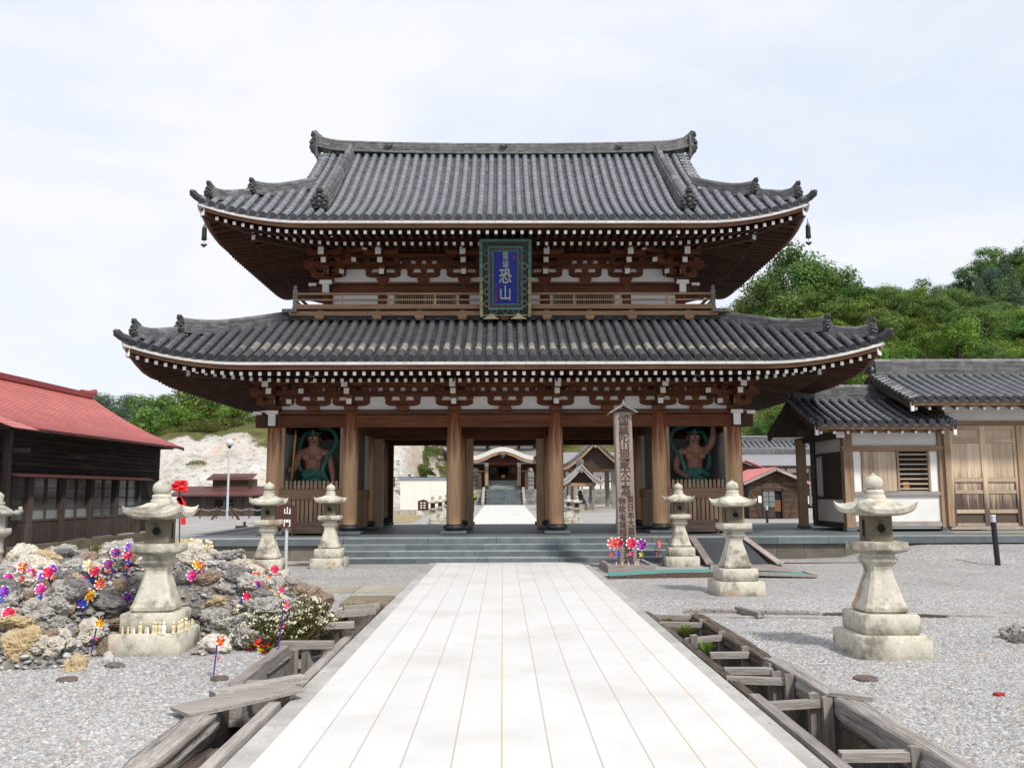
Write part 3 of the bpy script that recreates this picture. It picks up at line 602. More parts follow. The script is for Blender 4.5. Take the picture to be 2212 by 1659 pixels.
# --- columns
def column():
    b = MB(); n = 20
    b.lathe([(.192, 0.745), (.196, .9), (.196, 2.9), (.19, 3.55), (.172, 3.68)], (0, 0, 0), n)
    return b
colme = None
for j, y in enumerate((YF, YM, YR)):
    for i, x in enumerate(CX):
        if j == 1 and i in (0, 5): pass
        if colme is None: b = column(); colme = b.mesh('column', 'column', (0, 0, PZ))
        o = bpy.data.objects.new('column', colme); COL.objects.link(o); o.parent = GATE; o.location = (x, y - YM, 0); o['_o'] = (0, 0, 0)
        if j == 0 and i == 0:
            s = MB(); s.lathe([(.2, .085), (.262, .12), (.285, .165), (.262, .215), (.205, .245)], (0, 0, 0), 20, 0, .5); s.box((0, 0, .042), (.66, .66, .075), None, 1)
            basme = s.mesh('base_stone', ['base_stone', 'step'], (0, 0, 0))
        q = bpy.data.objects.new('base_stone', basme); COL.objects.link(q); q.parent = o
def gbox(name, mat, *boxes):
    b = MB()
    for q in boxes: b.bx(*q)
    return b.build(name, mat, GATE)
X0, X1 = GX - 6.09, GX + 6.09
gx = [GX + c for c in CX]
# tie beams: one per bay, then the plate over the column heads
for j, y in enumerate((YF, YM, YR)):
    for i in range(5):
        zlo = (3.31, 3.17, 3.16)[j]
        gbox('tie_beam', 'beam', (gx[i] + .15, gx[i + 1] - .15, y - .11, y + .11, zlo, 3.62))
    gbox('plate_beam', 'beam', (X0 - .32, X1 + .32, y - .17, y + .17, 3.64, 3.715))
for i in range(6):
    for ya, yb in ((YF, YM), (YM, YR)):
        gbox('tie_beam', 'beam_y', (gx[i] - .10, gx[i] + .10, ya + .15, yb - .15, 3.25, 3.6))
for x in (X0, X1): gbox('plate_beam', 'beam_y', (x - .16, x + .16, YF + .18, YR - .18, 3.645, 3.712))
# pale nosings of the plate at the corners
for sx, x in ((-1, X0), (1, X1)):
    b = MB(); b.bx(x - .155, x + .155, YF - .42, YF - .33, 3.631, 3.725); b.bx(x - .09, x + .09, YF - .40, YF - .32, 3.33, 3.63); b.build('beam_nosing', 'white', GATE)
    b = MB(); b.bx(x + sx * .33, x + sx * .55, YF - .15, YF + .15, 3.64, 3.722, 0); b.build('beam_nosing', 'white', GATE)
    b = MB(); b.bx(x - .10, x + .10, YF - .32, YF - .15, 3.3, 3.62); b.bx(min(x, x + sx * .5), max(x, x + sx * .5), YF - .09, YF + .09, 3.3, 3.62); b.build('beam_end', 'eave', GATE)
gbox('ceiling', 'eave', (X0, X1, YF - .05, YR + .05, 3.735, 3.775))
# square door posts and dark jambs in the middle row
for i, sx in ((1, 1), (2, -1), (2, 1), (3, -1), (3, 1), (4, -1)):
    gbox('door_post', 'tan_z', (gx[i] + sx * .18, gx[i] + sx * .40, YM - .12, YM + .12, PZ, 3.18))
for i, sx in ((1, 1), (4, -1)):
    gbox('door_post', 'boxwood', (gx[i] + sx * .18, gx[i] + sx * .34, YR - .09, YR + .09, PZ, 3.17))
for sx, i in ((1, 1), (-1, 4)):
    b = MB(); b.bx(gx[i] + sx * .2, gx[i] + sx * .28, YM + 1.2, YM + 1.3, PZ, 3.2); b.build('drain_pipe', 'nichewall', GATE)
# side walls of the statue bays
for i in (0, 1, 4, 5):
    inner = i in (1, 4)
    for ya, yb in ((YF, YM), (YM, YR)):
        b = MB(); k = 9; w = (yb - ya - .36) / k
        for q in range(k): b.bx(gx[i] - .035, gx[i] + .035, ya + .18 + q * w + .004, ya + .18 + (q + 1) * w - .004, PZ + .1, 1.45 if inner and ya == YF else 3.25)
        b.build('side_boarding', 'tan_z' if inner else 'tan_z', GATE)
        gbox('side_rail', 'tan', (gx[i] - .07, gx[i] + .07, ya + .18, yb - .18, 1.42, 1.66)) if inner and ya == YF else None
        if inner and ya == YF:
            b = MB(); b.bx(gx[i] - .02, gx[i] + .02, ya + .2, yb - .2, 1.68, 3.24); b.build('side_panel', 'nichewall', GATE)
            b = MB()
            for q in range(9): yy = ya + .3 + q * .22; b.bx(gx[i] - .04, gx[i] + .04, yy, yy + .06, 1.67, 3.24)
            b.build('side_lattice', 'eave', GATE)
# niche: back wall, ceiling, frames, picket fence, slats
for sx, i in ((-1, 0), (1, 4)):
    xa, xb = gx[i], gx[i + 1]
    gbox('niche_wall', 'nichewall', (xa + .02, xb - .02, YM - .06, YM - .02, PZ + .02, 3.2))
    xo = xa if sx < 0 else xb
    gbox('niche_wall', 'nichewall', (xo - .06, xo - .04, YF + .2, YM - .08, PZ + .02, 3.2)) if sx > 0 else gbox('niche_wall', 'nichewall', (xo + .04, xo + .06, YF + .2, YM - .08, PZ + .02, 3.2))
    b = MB(); xi = xo - sx * .42; b.bx(xi - .09, xi + .09, YM - .25, YM - .07, PZ, 3.2); b.build('niche_pillar', 'beam', GATE)
    gbox('niche_frame', 'tan_z', (xa + .17, xa + .27, YF - .05, YF + .05, 1.70, 3.30)); gbox('niche_frame', 'tan_z', (xb - .27, xb - .17, YF - .05, YF + .05, 1.70, 3.30))
    gbox('niche_rail', 'tan', (xa + .15, xb - .15, YF - .10, YF + .06, 1.42, 1.68))
    gbox('niche_sill', 'tan', (xa + .15, xb - .15, YF - .09, YF + .08, .56, .76))
    fen = MB(); fen.bx(xa + .2, xb - .2, YF + .02, YF + .05, 1.685, 1.72); f = fen.build('picket_fence', 'tan', GATE)
    n = 15
    for k in range(n):
        x = xa + .24 + (xb - xa - .48) * k / (n - 1)
        b = MB(); b.prism([(x - .035, 1.69), (x + .035, 1.69), (x + .035, 1.80), (x + .02, 1.815), (x + .035, 1.845), (x + .03, 1.875), (x, 1.925), (x - .03, 1.875), (x - .035, 1.845), (x - .02, 1.815), (x - .035, 1.80)], YF - .045, YF - .008)
        b.build('picket', 'tan_z', f)
    gbox('slat_backing', 'void', (xa + .16, xb - .16, YF + .02, YF + .04, .77, 1.41))
    n = 15
    for k in range(n):
        x = xa + .21 + (xb - xa - .42) * (k + .0) / (n - 1)
        b = MB(); b.bx(x - .043, x + .043, YF - .055, YF - .012, .765, 1.415); b.build('slat', 'tan_z', GATE)
    # the grey timber box before the fence
    xc = (xa + xb) / 2 + (.06 if sx < 0 else -.05)
    t = thing('wooden_chest', 'long dark timber box before the %s guardian statue' % ('staff holding' if sx < 0 else 'fist raising'), 'wooden box', (xc, YF - .5, PZ), 'chests before the statues')
    b = MB(); b.bx(xc - .37, xc + .37, YF - .62, YF - .36, PZ + .05, PZ + .34); b.build('box_body', 'boxwood', t)
    b = MB(); b.bx(xc - .42, xc - .372, YF - .65, YF - .33, PZ + .006, PZ + .36); b.bx(xc + .372, xc + .42, YF - .65, YF - .33, PZ + .006, PZ + .36); b.build('box_end', 'boxwood', t)

# --- brackets: local frame, wall plane y=0, outward is -y, z=0 on the plate
def block(b, x, y, z, w, h=.10, d=None):
    d = d or w; b.add([(x + sx * w / 2 * k, y + sy * d / 2 * k, z + zz) for zz, k in ((0, .70), (h * .45, 1), (h, 1)) for sx, sy in ((-1, -1), (1, -1), (1, 1), (-1, 1))],
          [(3, 2, 1, 0)] + [(r * 4 + j, r * 4 + (j + 1) % 4, r * 4 + 4 + (j + 1) % 4, r * 4 + 4 + j) for r in (0, 1) for j in range(4)] + [(8, 9, 10, 11)], 0)
def arm(b, x, y, z, half, h=.15, th=.11):
    pts = [(-half, z + h), (-half, z + h * .62)] + [(-half + half * .42 * (1 - cos(a)), z + h * .62 * (1 - sin(a))) for a in (pi * .12, pi * .25, pi * .38, pi * .5)]
    pts = pts + [(-p, q) for p, q in pts[::-1]]
    b.prism([(x + p, q) for p, q in pts][::-1], y - th / 2, y + th / 2)
def tongue(b, y0, y1, z, h=.15, th=.14, drop=0.0):
    b.bar((0, y0, z + h / 2), (0, y1 + .012, z + h / 2 - drop), th, h); b.bar((0, y1 + .012, z + h / 2 - drop), (0, y1, z + h / 2 - drop), th - .006, h - .006, 1)
def bracket_column(k=1.0, steps=3):
    b = MB(); block(b, 0, 0, 0, .34, .15)
    arm(b, 0, 0, .15, .50); [block(b, q, 0, .30, .19) for q in (-.41, 0, .41)]
    tongue(b, 0, -.42, .17); block(b, 0, -.34, .30, .19)
    arm(b, 0, -.34, .40, .50, .14); [block(b, q, -.34, .54, .18) for q in (-.41, 0, .41)]
    arm(b, 0, 0, .40, .72, .14); [block(b, q, 0, .54, .18) for q in (-.62, -.2, .2, .62)]
    tongue(b, 0, -.80, .40); block(b, 0, -.70, .54, .19)
    arm(b, 0, -.70, .64, .50, .14); [block(b, q, -.70, .78, .17, .08) for q in (-.41, 0, .41)]
    tongue(b, .2, -1.14, .72, .24, .16, .18); block(b, 0, -1.0, .78, .2, .09)
    return b
def bracket_mid():
    b = MB(); block(b, 0, 0, 0.0, .33, .15); arm(b, 0, 0, .15, .47); [block(b, q, 0, .30, .19) for q in (-.38, 0, .38)]
    [block(b, q, 0, .545, .18, .09) for q in (-.45, -.15, .15, .45)]
    return b
def diagonal(b, sx):
    q = MB(); r = sqrt(2)
    for y1, z, h in ((-.45 * r, .17, .13), (-.85 * r, .40, .13), (-1.2 * r, .74, .2)): tongue(q, 0, y1, z, h, .15, .1 if z > .7 else 0)
    block(q, 0, -.36 * r, .30, .2); block(q, 0, -.72 * r, .54, .2)
    b.merge(q, M4.Rotation(-sx * pi / 4, 4, 'Z'))
BCOL = bracket_column().mesh('bracket', ['beam', 'white'])
BMID = bracket_mid().mesh('bracket', ['beam', 'white'])
BCOR = {}
for sx in (-1, 1):
    b = bracket_column(); q = bracket_column(); b.merge(q, M4.Rotation(-sx * pi / 2, 4, 'Z')); diagonal(b, sx); BCOR[sx] = b.mesh('bracket', ['beam', 'white'])
def put(me, name, x, y, z, rz=0, parent=GATE, scale=None):
    o = bpy.data.objects.new(name, me); COL.objects.link(o); o.parent = parent; p = parent['_o']; o.location = (x - p[0], y - p[1], z - p[2]); o.rotation_euler = (0, 0, rz); o['_o'] = (0, 0, 0)
    if scale: o.scale = scale
    return o
def bracket_ring(cols, yf, yr, ymid, z, mids):
    for i, x in enumerate(cols):
        sx = -1 if i == 0 else 1
        put(BCOR[sx] if i in (0, len(cols) - 1) else BCOL, 'bracket', x, yf, z)
        if i in (0, len(cols) - 1): put(BCOL, 'bracket', x, yr, z, pi)
    for x in mids: put(BMID, 'bracket', x, yf, z)
    for sx, x in ((-1, cols[0]), (1, cols[-1])): put(BCOL, 'bracket', x, ymid, z, -sx * pi / 2)
def wall_band(x0, x1, yf, yr, z):
    """white plaster strips with stacked beams in front, on all four sides"""
    b, w = MB(), MB()
    for (za, zb, o, m) in ((.0, .40, .0, 1), (.40, .54, .055, 0), (.54, .64, .0, 1), (.64, .80, .055, 0), (.80, 1.3, .03, 0)):
        q = w if m else b
        q.bx(x0 - o, x1 + o, yf - .04 - o, yf + .04, z + za, z + zb); q.bx(x0 - .04 - o, x0 + .04, yf + .045, yr - .045, z + za, z + zb); q.bx(x1 - .04, x1 + .04 + o, yf + .045, yr - .045, z + za, z + zb); q.bx(x0, x1, yr - .04, yr + .04, z + za, z + zb)
    for o, za, zb in ((.34, .64, .76), (.70, .86, .98), (1.02, .87, 1.02)):       # purlins carried by the brackets
        b.bx(x0 - o, x1 + o, yf - o - .05, yf - o + .05, z + za, z + zb)
        for x in (x0 - o, x1 + o): b.bx(x - .05, x + .05, yf - o + .051, yr + o, z + za, z + zb)
    # sloping boards between wall and outer purlin
    b.add([(x0 - .05, yf - .06, z + .80), (x1 + .05, yf - .06, z + .80), (x1 + .70, yf - .70, z + .99), (x0 - .70, yf - .70, z + .99)], [(0, 1, 2, 3)], 0, .8)
    for sx, x in ((-1, x0), (1, x1)):
        b.add([(x + sx * .06, yf - .05, z + .80), (x + sx * .70, yf - .70, z + .99), (x + sx * .70, yr + .7, z + .99), (x + sx * .06, yr + .05, z + .80)], [(0, 1, 2, 3)], 0, .8)
    b.build('bracket_beam', 'beam', GATE); w.build('plaster_band', 'plaster', GATE)
mids = [(gx[i] + gx[i + 1]) / 2 for i in range(5)]
wall_band(X0, X1, YF, YR, 3.718); bracket_ring(gx, YF, YR, YM, 3.718, mids)
UX = [GX + q for q in (-4.99, -3.44, -1.145, 1.145, 3.44, 4.99)]; UF, UR, UZ = 24.2, 28.4, 7.476
wall_band(UX[0], UX[-1], UF, UR, UZ); bracket_ring(UX, UF, UR, YM, UZ, [(UX[i] + UX[i + 1]) / 2 for i in (1, 2, 3)])

# --- roofs
class Roof:
    def __init__(s, A, B, z0, a, b, S, L, w, gx=None): s.A, s.B, s.z0, s.a, s.b, s.S, s.L, s.w, s.gx = A, B, z0, a, b, S, L, w, gx
    def lift(s, q, d): return s.L * max(0.0, 1 - max(0.0, q - d) / s.w) ** 2 * max(0.0, 1 - d / s.S)
    def z(s, q, d): return s.z0 + s.a * d + s.b * d * d * (1 if d > 0 else 0) + s.lift(q, d)
    def front(s, p, d, dz=0): return V3((GX + p, YM - s.B + d, s.z(s.A - abs(p), d) + dz))
    def side(s, sx): return lambda p, d, dz=0: V3((GX + sx * (s.A - d), YM + p, s.z(d + (s.B - abs(p) - d) * 1.7, d) + dz))
    def back(s, p, d, dz=0): return V3((GX - p, YM + s.B - d, s.z(s.A - abs(p), d) + dz))
LOW = Roof(8.98, 6.1, 4.72, .40, .0266, 3.09, .46, 2.8)
UPR = Roof(7.79, 4.9, 8.51, .455, .058, 4.9, .47, 2.7, 5.62)
def tile_field(b, F, half, smax, sp=.26, r=.086, lowstain=False, course=.13, dmin=0.0, keep=lambda p: True, discs=True):
    n = int(half / sp); ps = [(i + .5) * sp for i in range(-n - 1, n + 1)]; ps = [p for p in ps if abs(p) < half - .06]
    for p in ps:                                                    # round cover tiles
        if not keep(p): continue
        e = smax(p); d = dmin - .03; k = 0
        if e - d < .15: continue
        while d < e - .02:
            d1 = min(d + .275, e); vs = []
            for dd, rr in ((d, r), (d + .02, r * 1.0), (d1, r * .93)):
                c = F(p, dd, .012); c2 = F(p, dd + .01, .012); t = (c2 - c).normalized(); sd = F(p + .01, dd, .012) - F(p - .01, dd, .012); sd.z = 0; sd.normalize(); u = sd.cross(t)
                if u.z < 0: u = -u
                vs += [c + sd * (cos(a) * rr) + u * (sin(a) * rr) for a in (0, pi * .2, pi * .4, pi * .6, pi * .8, pi)]
            st = 0.0
            if lowstain and k == 2: st = max(0, min(1, 1.15 - (abs(p) / 6.6) ** 6)) * ru(.75, 1)
            elif lowstain and k == 3: st = .75 * rnd() if abs(p) < 6.3 else 0
            b.add(vs, [(q * 6 + j + 1, q * 6 + j, q * 6 + 6 + j, q * 6 + 7 + j) for q in (0, 1) for j in range(5)], 0, ru(.52, .84), True, st)
            d = d1; k += 1
        if discs and dmin == 0:
            c = F(p, -.035, -.004); c2 = F(p, 0, -.004); t = (c - c2).normalized(); sd = F(p + .01, 0, 0) - F(p - .01, 0, 0); sd.z = 0; sd.normalize(); u = sd.cross(t); u = u if u.z > 0 else -u
            for rr, off, tn in ((r * 1.08, 0, .28), (r * .80, .004, .0), (r * .30, .012, .25)):
                vs = [c + t * off + sd * (cos(2 * pi * j / 14) * rr) + u * (sin(2 * pi * j / 14) * rr) for j in range(14)]
                vs2 = [q - t * .06 for q in vs]
                b.add(vs + vs2, [tuple(range(14))] + [(j, 14 + j, 14 + (j + 1) % 14, (j + 1) % 14) for j in range(14)], 0, tn)
            for j in range(8):
                a = 2 * pi * j / 8; q = c + t * .006 + sd * (cos(a) * r * .52) + u * (sin(a) * r * .52)
                b.add([q + sd * (cos(2 * pi * m / 5) * r * .17) + u * (sin(2 * pi * m / 5) * r * .17) for m in range(5)], [(0, 1, 2, 3, 4)], 0, .3)
    edges = [ps[0] - sp] + ps
    for p in edges:                                                 # pan tiles between, stepped courses
        mid = p + sp / 2
        if not keep(mid): continue
        e = max(smax(p), smax(p + sp)) if abs(mid) < half else 0
        d = dmin; tn = .35
        if e <= dmin: continue
        while d < e:
            d1 = min(d + course, e); vs = []
            em = smax(mid)
            for dd, up in ((d, -.002), (d, .02), (d1, 0.0)):
                for q, sag in ((.0, 0), (.3, -.028), (.7, -.028), (1, 0)):
                    pp = p + sp * q; pp = max(-half, min(half, pp)); lim = smax(pp); vs.append(F(pp, min(dd, max(lim, dmin)), up + sag - .012))
            tn = ru(.0, .34)
            b.add(vs, [(q * 4 + j, q * 4 + j + 1, q * 4 + 5 + j, q * 4 + 4 + j) for q in (0, 1) for j in range(3)], 0, tn); d = d1
        if dmin == 0:                                               # thick hanging lip of the lowest pan tile
            vs = []
            for off in (0, .025, .05):
                for q, sag in ((.0, 0), (.3, -.028), (.7, -.028), (1, 0)): vs.append(F(max(-half, min(half, p + sp * q)), -.012 + .004 * (off > 0), -.012 + sag - off))
            b.add(vs, [(q * 4 + j + 1, q * 4 + j, q * 4 + 4 + j, q * 4 + 5 + j) for q in (0, 1) for j in range(3)], 0, ru(.2, .6))
def ridge(b, pts, w, h, layers=6, cap=.085, up=(0, 0, 1), seg=None, jitter=True):
    """stacked flat tile courses along a path, capped by round tiles"""
    pts = [V3(p) for p in pts]
    for i in range(len(pts) - 1):
        for k in range(layers):
            ww = w * (1.0 if k == 0 else (.86 - .26 * k / layers)) + (.02 if k % 2 else 0); z0, z1 = h * k / layers, h * (k + 1) / layers - .008
            a, c = pts[i], pts[i + 1]; b.sweep([a + V3((0, 0, (z0 + z1) / 2)), c + V3((0, 0, (z0 + z1) / 2))], [(-ww / 2, -(z1 - z0) / 2), (ww / 2, -(z1 - z0) / 2), (ww / 2, (z1 - z0) / 2), (-ww / 2, (z1 - z0) / 2)], m=0, tone=ru(.15, 1), caps=True)
        b.tube([pts[i] + V3((0, 0, h)), pts[i + 1] + V3((0, 0, h))], [cap, cap * .95], 10, 0, None)
def ogre(b, p, d, k=1.0):
    """ogre tile closing a ridge: p foot point, d outward direction"""
    d = V3(d); d.z = 0; d.normalize(); sd = V3((-d.y, d.x, 0))
    f = lambda a, c, e: V3(p) + sd * (a * k) + V3((0, 0, c * k)) + d * (e * k)
    out = [(-.17, -.02), (.17, -.02), (.2, .1), (.15, .2), (.17, .30), (.09, .36), (0, .38), (-.09, .36), (-.17, .30), (-.15, .2), (-.2, .1)]
    vs = [f(a, c, .0) for a, c in out] + [f(a, c, .09) for a, c in out]; n = len(out)
    b.add(vs, [(i, (i + 1) % n, n + (i + 1) % n, n + i) for i in range(n)] + [tuple(range(n))[::-1], tuple(range(n, 2 * n))], 0, .4)
    for a, c, r in ((0, .17, .085), (-.09, .26, .05), (.09, .26, .05), (0, .30, .055), (-.13, .08, .06), (.13, .08, .06), (-.18, .18, .05), (.18, .18, .05), (0, .06, .06)):
        b.ball(f(a, c, .10), r * k, 8, 0, ru(.2, .7))
    b.tube([f(0, .30, -.12), f(0, .36, -.04), f(0, .41, .03), f(0, .47, .09)], [.075 * k, .082 * k, .088 * k, .098 * k], 10, 0, .6)
    c = f(0, .475, .094)
    b.ball(c, .06 * k, 8, 0, .2)
random.seed(33)
SP = .26
def hip_pts(rf, sx, d0, d1, n, up=0.0, flare=0.0):
    out = []
    for i in range(n + 1):
        d = d0 + (d1 - d0) * i / n
        out.append(V3((GX + sx * (rf.A - d), YM - rf.B + d, rf.z(d, d) + up + flare * max(0, (i / n - .55) / .45) ** 2)))
    return out
def build_roof(rf, mat, name, low):
    root = MB()
    smax_f = (lambda p: min(rf.S, rf.A - abs(p))) if rf.gx is None else (lambda p: rf.S if abs(p) < rf.gx else rf.A - abs(p))
    tile_field(root, rf.front, rf.A, smax_f, SP, lowstain=low)
    o = root.build(name, mat, GATE)
    for sx in (-1, 1):
        lim = rf.S if rf.gx is None else rf.A - rf.gx
        q = MB(); tile_field(q, rf.side(sx), rf.B, lambda p: min(lim, rf.B - abs(p)), SP); q.build('side_tiles', mat, o)
    q = MB(); n = 40
    q.surf(n, 12, lambda u, v: rf.back((2 * u - 1) * (rf.A - v * rf.S if rf.gx is None else max(rf.A - v * rf.S, rf.gx)), v * rf.S), 0, .4); q.build('rear_tiles', mat, o)
    # back slope above the hips is closed by the gable boards
    for sx in (-1, 1):
        r = MB()
        e1 = .92 if low else 1.0
        if low: a0, a1, a2 = 3.09, 1.02, .22
        else: a0, a1, a2 = 2.4, 1.1, .24
        ridge(r, hip_pts(rf, sx, a0, a1, 10, -.10, .15), .26, .31, 6, .075)
        ridge(r, hip_pts(rf, sx, a1 - .08, a2, 6, -.10, .14), .23, .25, 5, .072)
        r.build('hip_ridge', 'ridge', o)
        for d, k, u in ((a1 - .02, .82, .07), (a2, .78, .06)):
            q = MB(); ogre(q, hip_pts(rf, sx, d, d - .01, 1)[0] + V3((0, 0, u)), (sx, -1, 0), k); q.build('ogre_tile', 'oni', o)
        q = MB(); c = hip_pts(rf, sx, 0, 0.01, 1)[0]; dd = V3((sx, -1, 0)).normalized()
        q.tube([c - dd * .5 + V3((0, 0, -.06)), c - dd * .2 + V3((0, 0, -.01)), c + dd * .02 + V3((0, 0, .06)), c + dd * .14 + V3((0, 0, .15))], [.10, .10, .095, .10], 10, 0, .4)
        q.ball(c + dd * .145 + V3((0, 0, .155)), .07, 8, 0, .15); q.build('corner_tile', 'oni', o)
    return o
ROOF_LOW = build_roof(LOW, 'tile_low', 'lower_roof', True)
ROOF_UP = build_roof(UPR, 'tile', 'upper_roof', False)
# closing course where the lower roof meets the upper storey
b = MB(); zt = LOW.z0 + LOW.a * 3.09 + LOW.b * 3.09 ** 2
n = 44
for k in range(n):
    xa, xb = GX - 5.9 + 11.8 * k / n, GX - 5.9 + 11.8 * (k + 1) / n
    for j, (o, h) in enumerate(((.0, .035), (.03, .03), (.0, .03), (.02, .03))): b.bx(xa + .002, xb - .002, YM - 3.04 - o, YM - 2.8, zt + .03 + j * .042, zt + .03 + j * .042 + .036)
for sx in (-1, 1):
    for j in range(4): b.bx(GX + sx * 5.9, GX + sx * 5.6, YM - 2.8, YM + 3.0, zt + .03 + j * .042, zt + .065 + j * .042)
b.build('flashing_course', 'ridge', ROOF_LOW)
b = MB(); b.bx(GX - 5.7, GX + 5.7, 23.42, 29.1, zt - .05, zt + .16); b.build('roof_deck', 'eave', ROOF_LOW)
# main ridge with flared ends, descending ridges, gables
b = MB(); pts = []
for i in range(57):
    x = -5.87 + 11.74 * i / 56; q = abs(x) / 5.87; pts.append(V3((GX + x, YM, 12.06 + .13 * q ** 2.5 + .13 * max(0, (q - .86) / .14) ** 2)))
ridge(b, pts, .50, .35, 8, .085); RIDGE = b.build('main_ridge', 'ridge', ROOF_UP)
for x in (-3.6, 0, 3.6):
    q = MB(); q.prism([(GX + x - .12, 12.33), (GX + x, 12.24), (GX + x + .12, 12.33), (GX + x + .03, 12.29), (GX + x, 12.34), (GX + x - .03, 12.29)], YM - .29, YM - .2); q.build('crest', 'oni', RIDGE)
for sx in (-1, 1):
    q = MB(); ogre(q, (GX + sx * 5.87, YM, 12.18), (sx, 0, 0), 1.35); q.build('ogre_tile', 'oni', RIDGE)
    q = MB(); q.bx(GX + sx * 5.80, GX + sx * 5.87, YM - .28, YM + .28, 11.95, 12.66); q.build('end_slab', 'ridge', RIDGE)
    r = MB(); pp = [UPR.front(sx * (4.80 + .06 * (1 - t)), .95 + (4.78 - .95) * t, .0) for t in [i / 12 for i in range(13)]]
    ridge(r, pp, .34, .30, 6, .10); r.build('descending_ridge', 'ridge', ROOF_UP)
    q = MB(); c = UPR.front(sx * 4.87, .88, .02); q.bx(c.x - .2, c.x + .2, c.y - .05, c.y + .1, c.z - .02, c.z + .36); ogre(q, c + V3((0, -.06, .02)), (0, -1, 0), 1.05); q.build('ogre_tile', 'oni', ROOF_UP)
    # verge: short tiles lying across the gable edge
    q = MB(); d = 2.15
    while d < 4.85:
        a = UPR.front(sx * 5.42, d, .04); c = V3((GX + sx * 5.74, a.y, a.z - .03)); q.tube([a, c], .07, 9, 0, None); d += .2
    for i in range(14):
        d0, d1 = 2.15 + 2.75 * i / 14, 2.15 + 2.75 * (i + 1) / 14
        for yy in (1, -1):
            a, c = UPR.front(sx * 5.64, d0, -.12), UPR.front(sx * 5.64, d1, -.12)
            if yy < 0: a.y, c.y = 2 * YM - a.y, 2 * YM - c.y
            q.bar(a, c, .05, .16)
    q.build('verge_tiles', 'tile', ROOF_UP)
    q = MB(); pr = [UPR.front(sx * 5.2, 2.2 + 2.7 * i / 10, -.08) for i in range(11)]; poly = [(p.y, p.z) for p in pr] + [(2 * YM - p.y, p.z) for p in pr[::-1][1:]]
    q.prism(poly, GX + sx * 5.15, GX + sx * 5.2, ax='yz'); q.build('gable_wall', 'plaster', GATE)
# --- eaves: boards, flying rafters, base rafters, hip rafters
def eaves(rf, yf, prefix, zw):
    over = yf - (YM - rf.B); sidelen = rf.B
    E = MB(); W_ = MB(); D = MB()
    def strip(mb, F, half, d, dz, w, h, seg, m=0, gap=.004):
        n = max(2, int(2 * half / seg))
        for i in range(n):
            pa, pb = -half + 2 * half * i / n, -half + 2 * half * (i + 1) / n
            mb.bar(F(pa, d, dz) + (F(pb, d, dz) - F(pa, d, dz)) * gap, F(pb, d, dz), w, h, m, ru(.5, 1))
    RM = .012
    for F, half in ((rf.front, rf.A), (rf.side(-1), rf.B), (rf.side(1), rf.B), (rf.back, rf.A)):
        strip(W_, F, half - .03, .025, -.130, .06, .074, .46, 0, .012)
        strip(E, F, half - .10, .105, -.242, .08, .125, .5)
    W_.build('eave_strip', 'strip', GATE); E.build('eave_board', 'eaveboard', GATE)
    ev = MB()
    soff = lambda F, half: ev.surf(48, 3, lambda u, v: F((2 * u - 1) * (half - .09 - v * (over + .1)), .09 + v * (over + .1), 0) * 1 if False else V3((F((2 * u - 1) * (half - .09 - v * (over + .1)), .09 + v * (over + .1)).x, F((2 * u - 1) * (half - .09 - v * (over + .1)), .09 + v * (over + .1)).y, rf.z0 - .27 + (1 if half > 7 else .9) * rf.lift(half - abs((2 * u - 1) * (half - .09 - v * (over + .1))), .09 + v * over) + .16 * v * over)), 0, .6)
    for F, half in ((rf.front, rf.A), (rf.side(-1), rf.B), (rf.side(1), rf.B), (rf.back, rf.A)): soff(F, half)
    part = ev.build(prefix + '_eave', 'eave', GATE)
    fly = None
    stuff = MB()
    def raft(F, p, half, d0, d1, z, w, h, slope):
        q = half - abs(p); d1 = min(d1, max(d0 + .08, q - .05))
        a = F(p, d0); a.z = rf.z0 + z + rf.lift(q, d0); c = F(p, d1); c.z = rf.z0 + z + rf.lift(q, d0) + slope * (d1 - d0); return a, c
    sp = .222
    for F, half, isf in ((rf.front, rf.A, True), (rf.side(-1), rf.B, False), (rf.side(1), rf.B, False)):
        n = int((half - .3) / sp)
        for i in range(-n, n + 1):
            p = i * sp
            a, c = raft(F, p, half, .16, 1.25, -.345, .08, .09, .14)
            if isf:
                r = MB(); r.bar(a, c, .08, .09); dv = (c - a).normalized(); r.bar(a - dv * .012, a + dv * .001, .076, .086, 1, .5, ) if True else None
                r.build('flying_rafter', ['eave', 'white'], part)
            else:
                stuff.bar(a, c, .08, .09); dv = (c - a).normalized(); stuff.bar(a - dv * .002, a + dv * .001, .076, .086, 1, .5)
            if half - abs(p) > 1.0:
                a, c = raft(F, p, half, 1.0, over + .1, -.40, .08, .095, .17)
                stuff.bar(a, c, .08, .095); dv = (c - a).normalized(); stuff.bar(a - dv * (.012 if isf else .002), a + dv * .001, .076, .09, 1, .5)
        m = MB(); strip(m, F, half - 1.0, 1.06, -.335, .09, .07, .6); m.build('eave_purlin', 'beam', part)
    tag(stuff.build('rafters', ['eave', 'white'], part), kind='stuff')
    for sx in (-1, 1):
        h = MB(); a = V3((GX + sx * (rf.A - .12), YM - rf.B + .12, rf.z0 - .30 + rf.L)); c = V3((GX + sx * (rf.A - over), YM - rf.B + over, rf.z0 + .02))
        mid = a + (c - a) * .42 + V3((0, 0, -.16)); h.bar(a, mid, .16, .22); h.bar(a + (mid - a) * .9 + V3((0, 0, -.12)), c + V3((0, 0, -.1)), .17, .22)
        dv = (mid - a).normalized(); h.bar(a - dv * .03, a + dv * .002, .155, .215, 1, .5); e = a + (mid - a) * .9 + V3((0, 0, -.12)); dv = (c - e).normalized(); h.bar(e - dv * .03, e + dv * .002, .15, .2, 1, .5)
        h.bar(a + V3((0, 0, .12)) - dv * .06, a + V3((0, 0, .12)) + dv * .25, .2, .04, 1)
        h.build('hip_rafter', ['eave', 'white'], part)
    return part
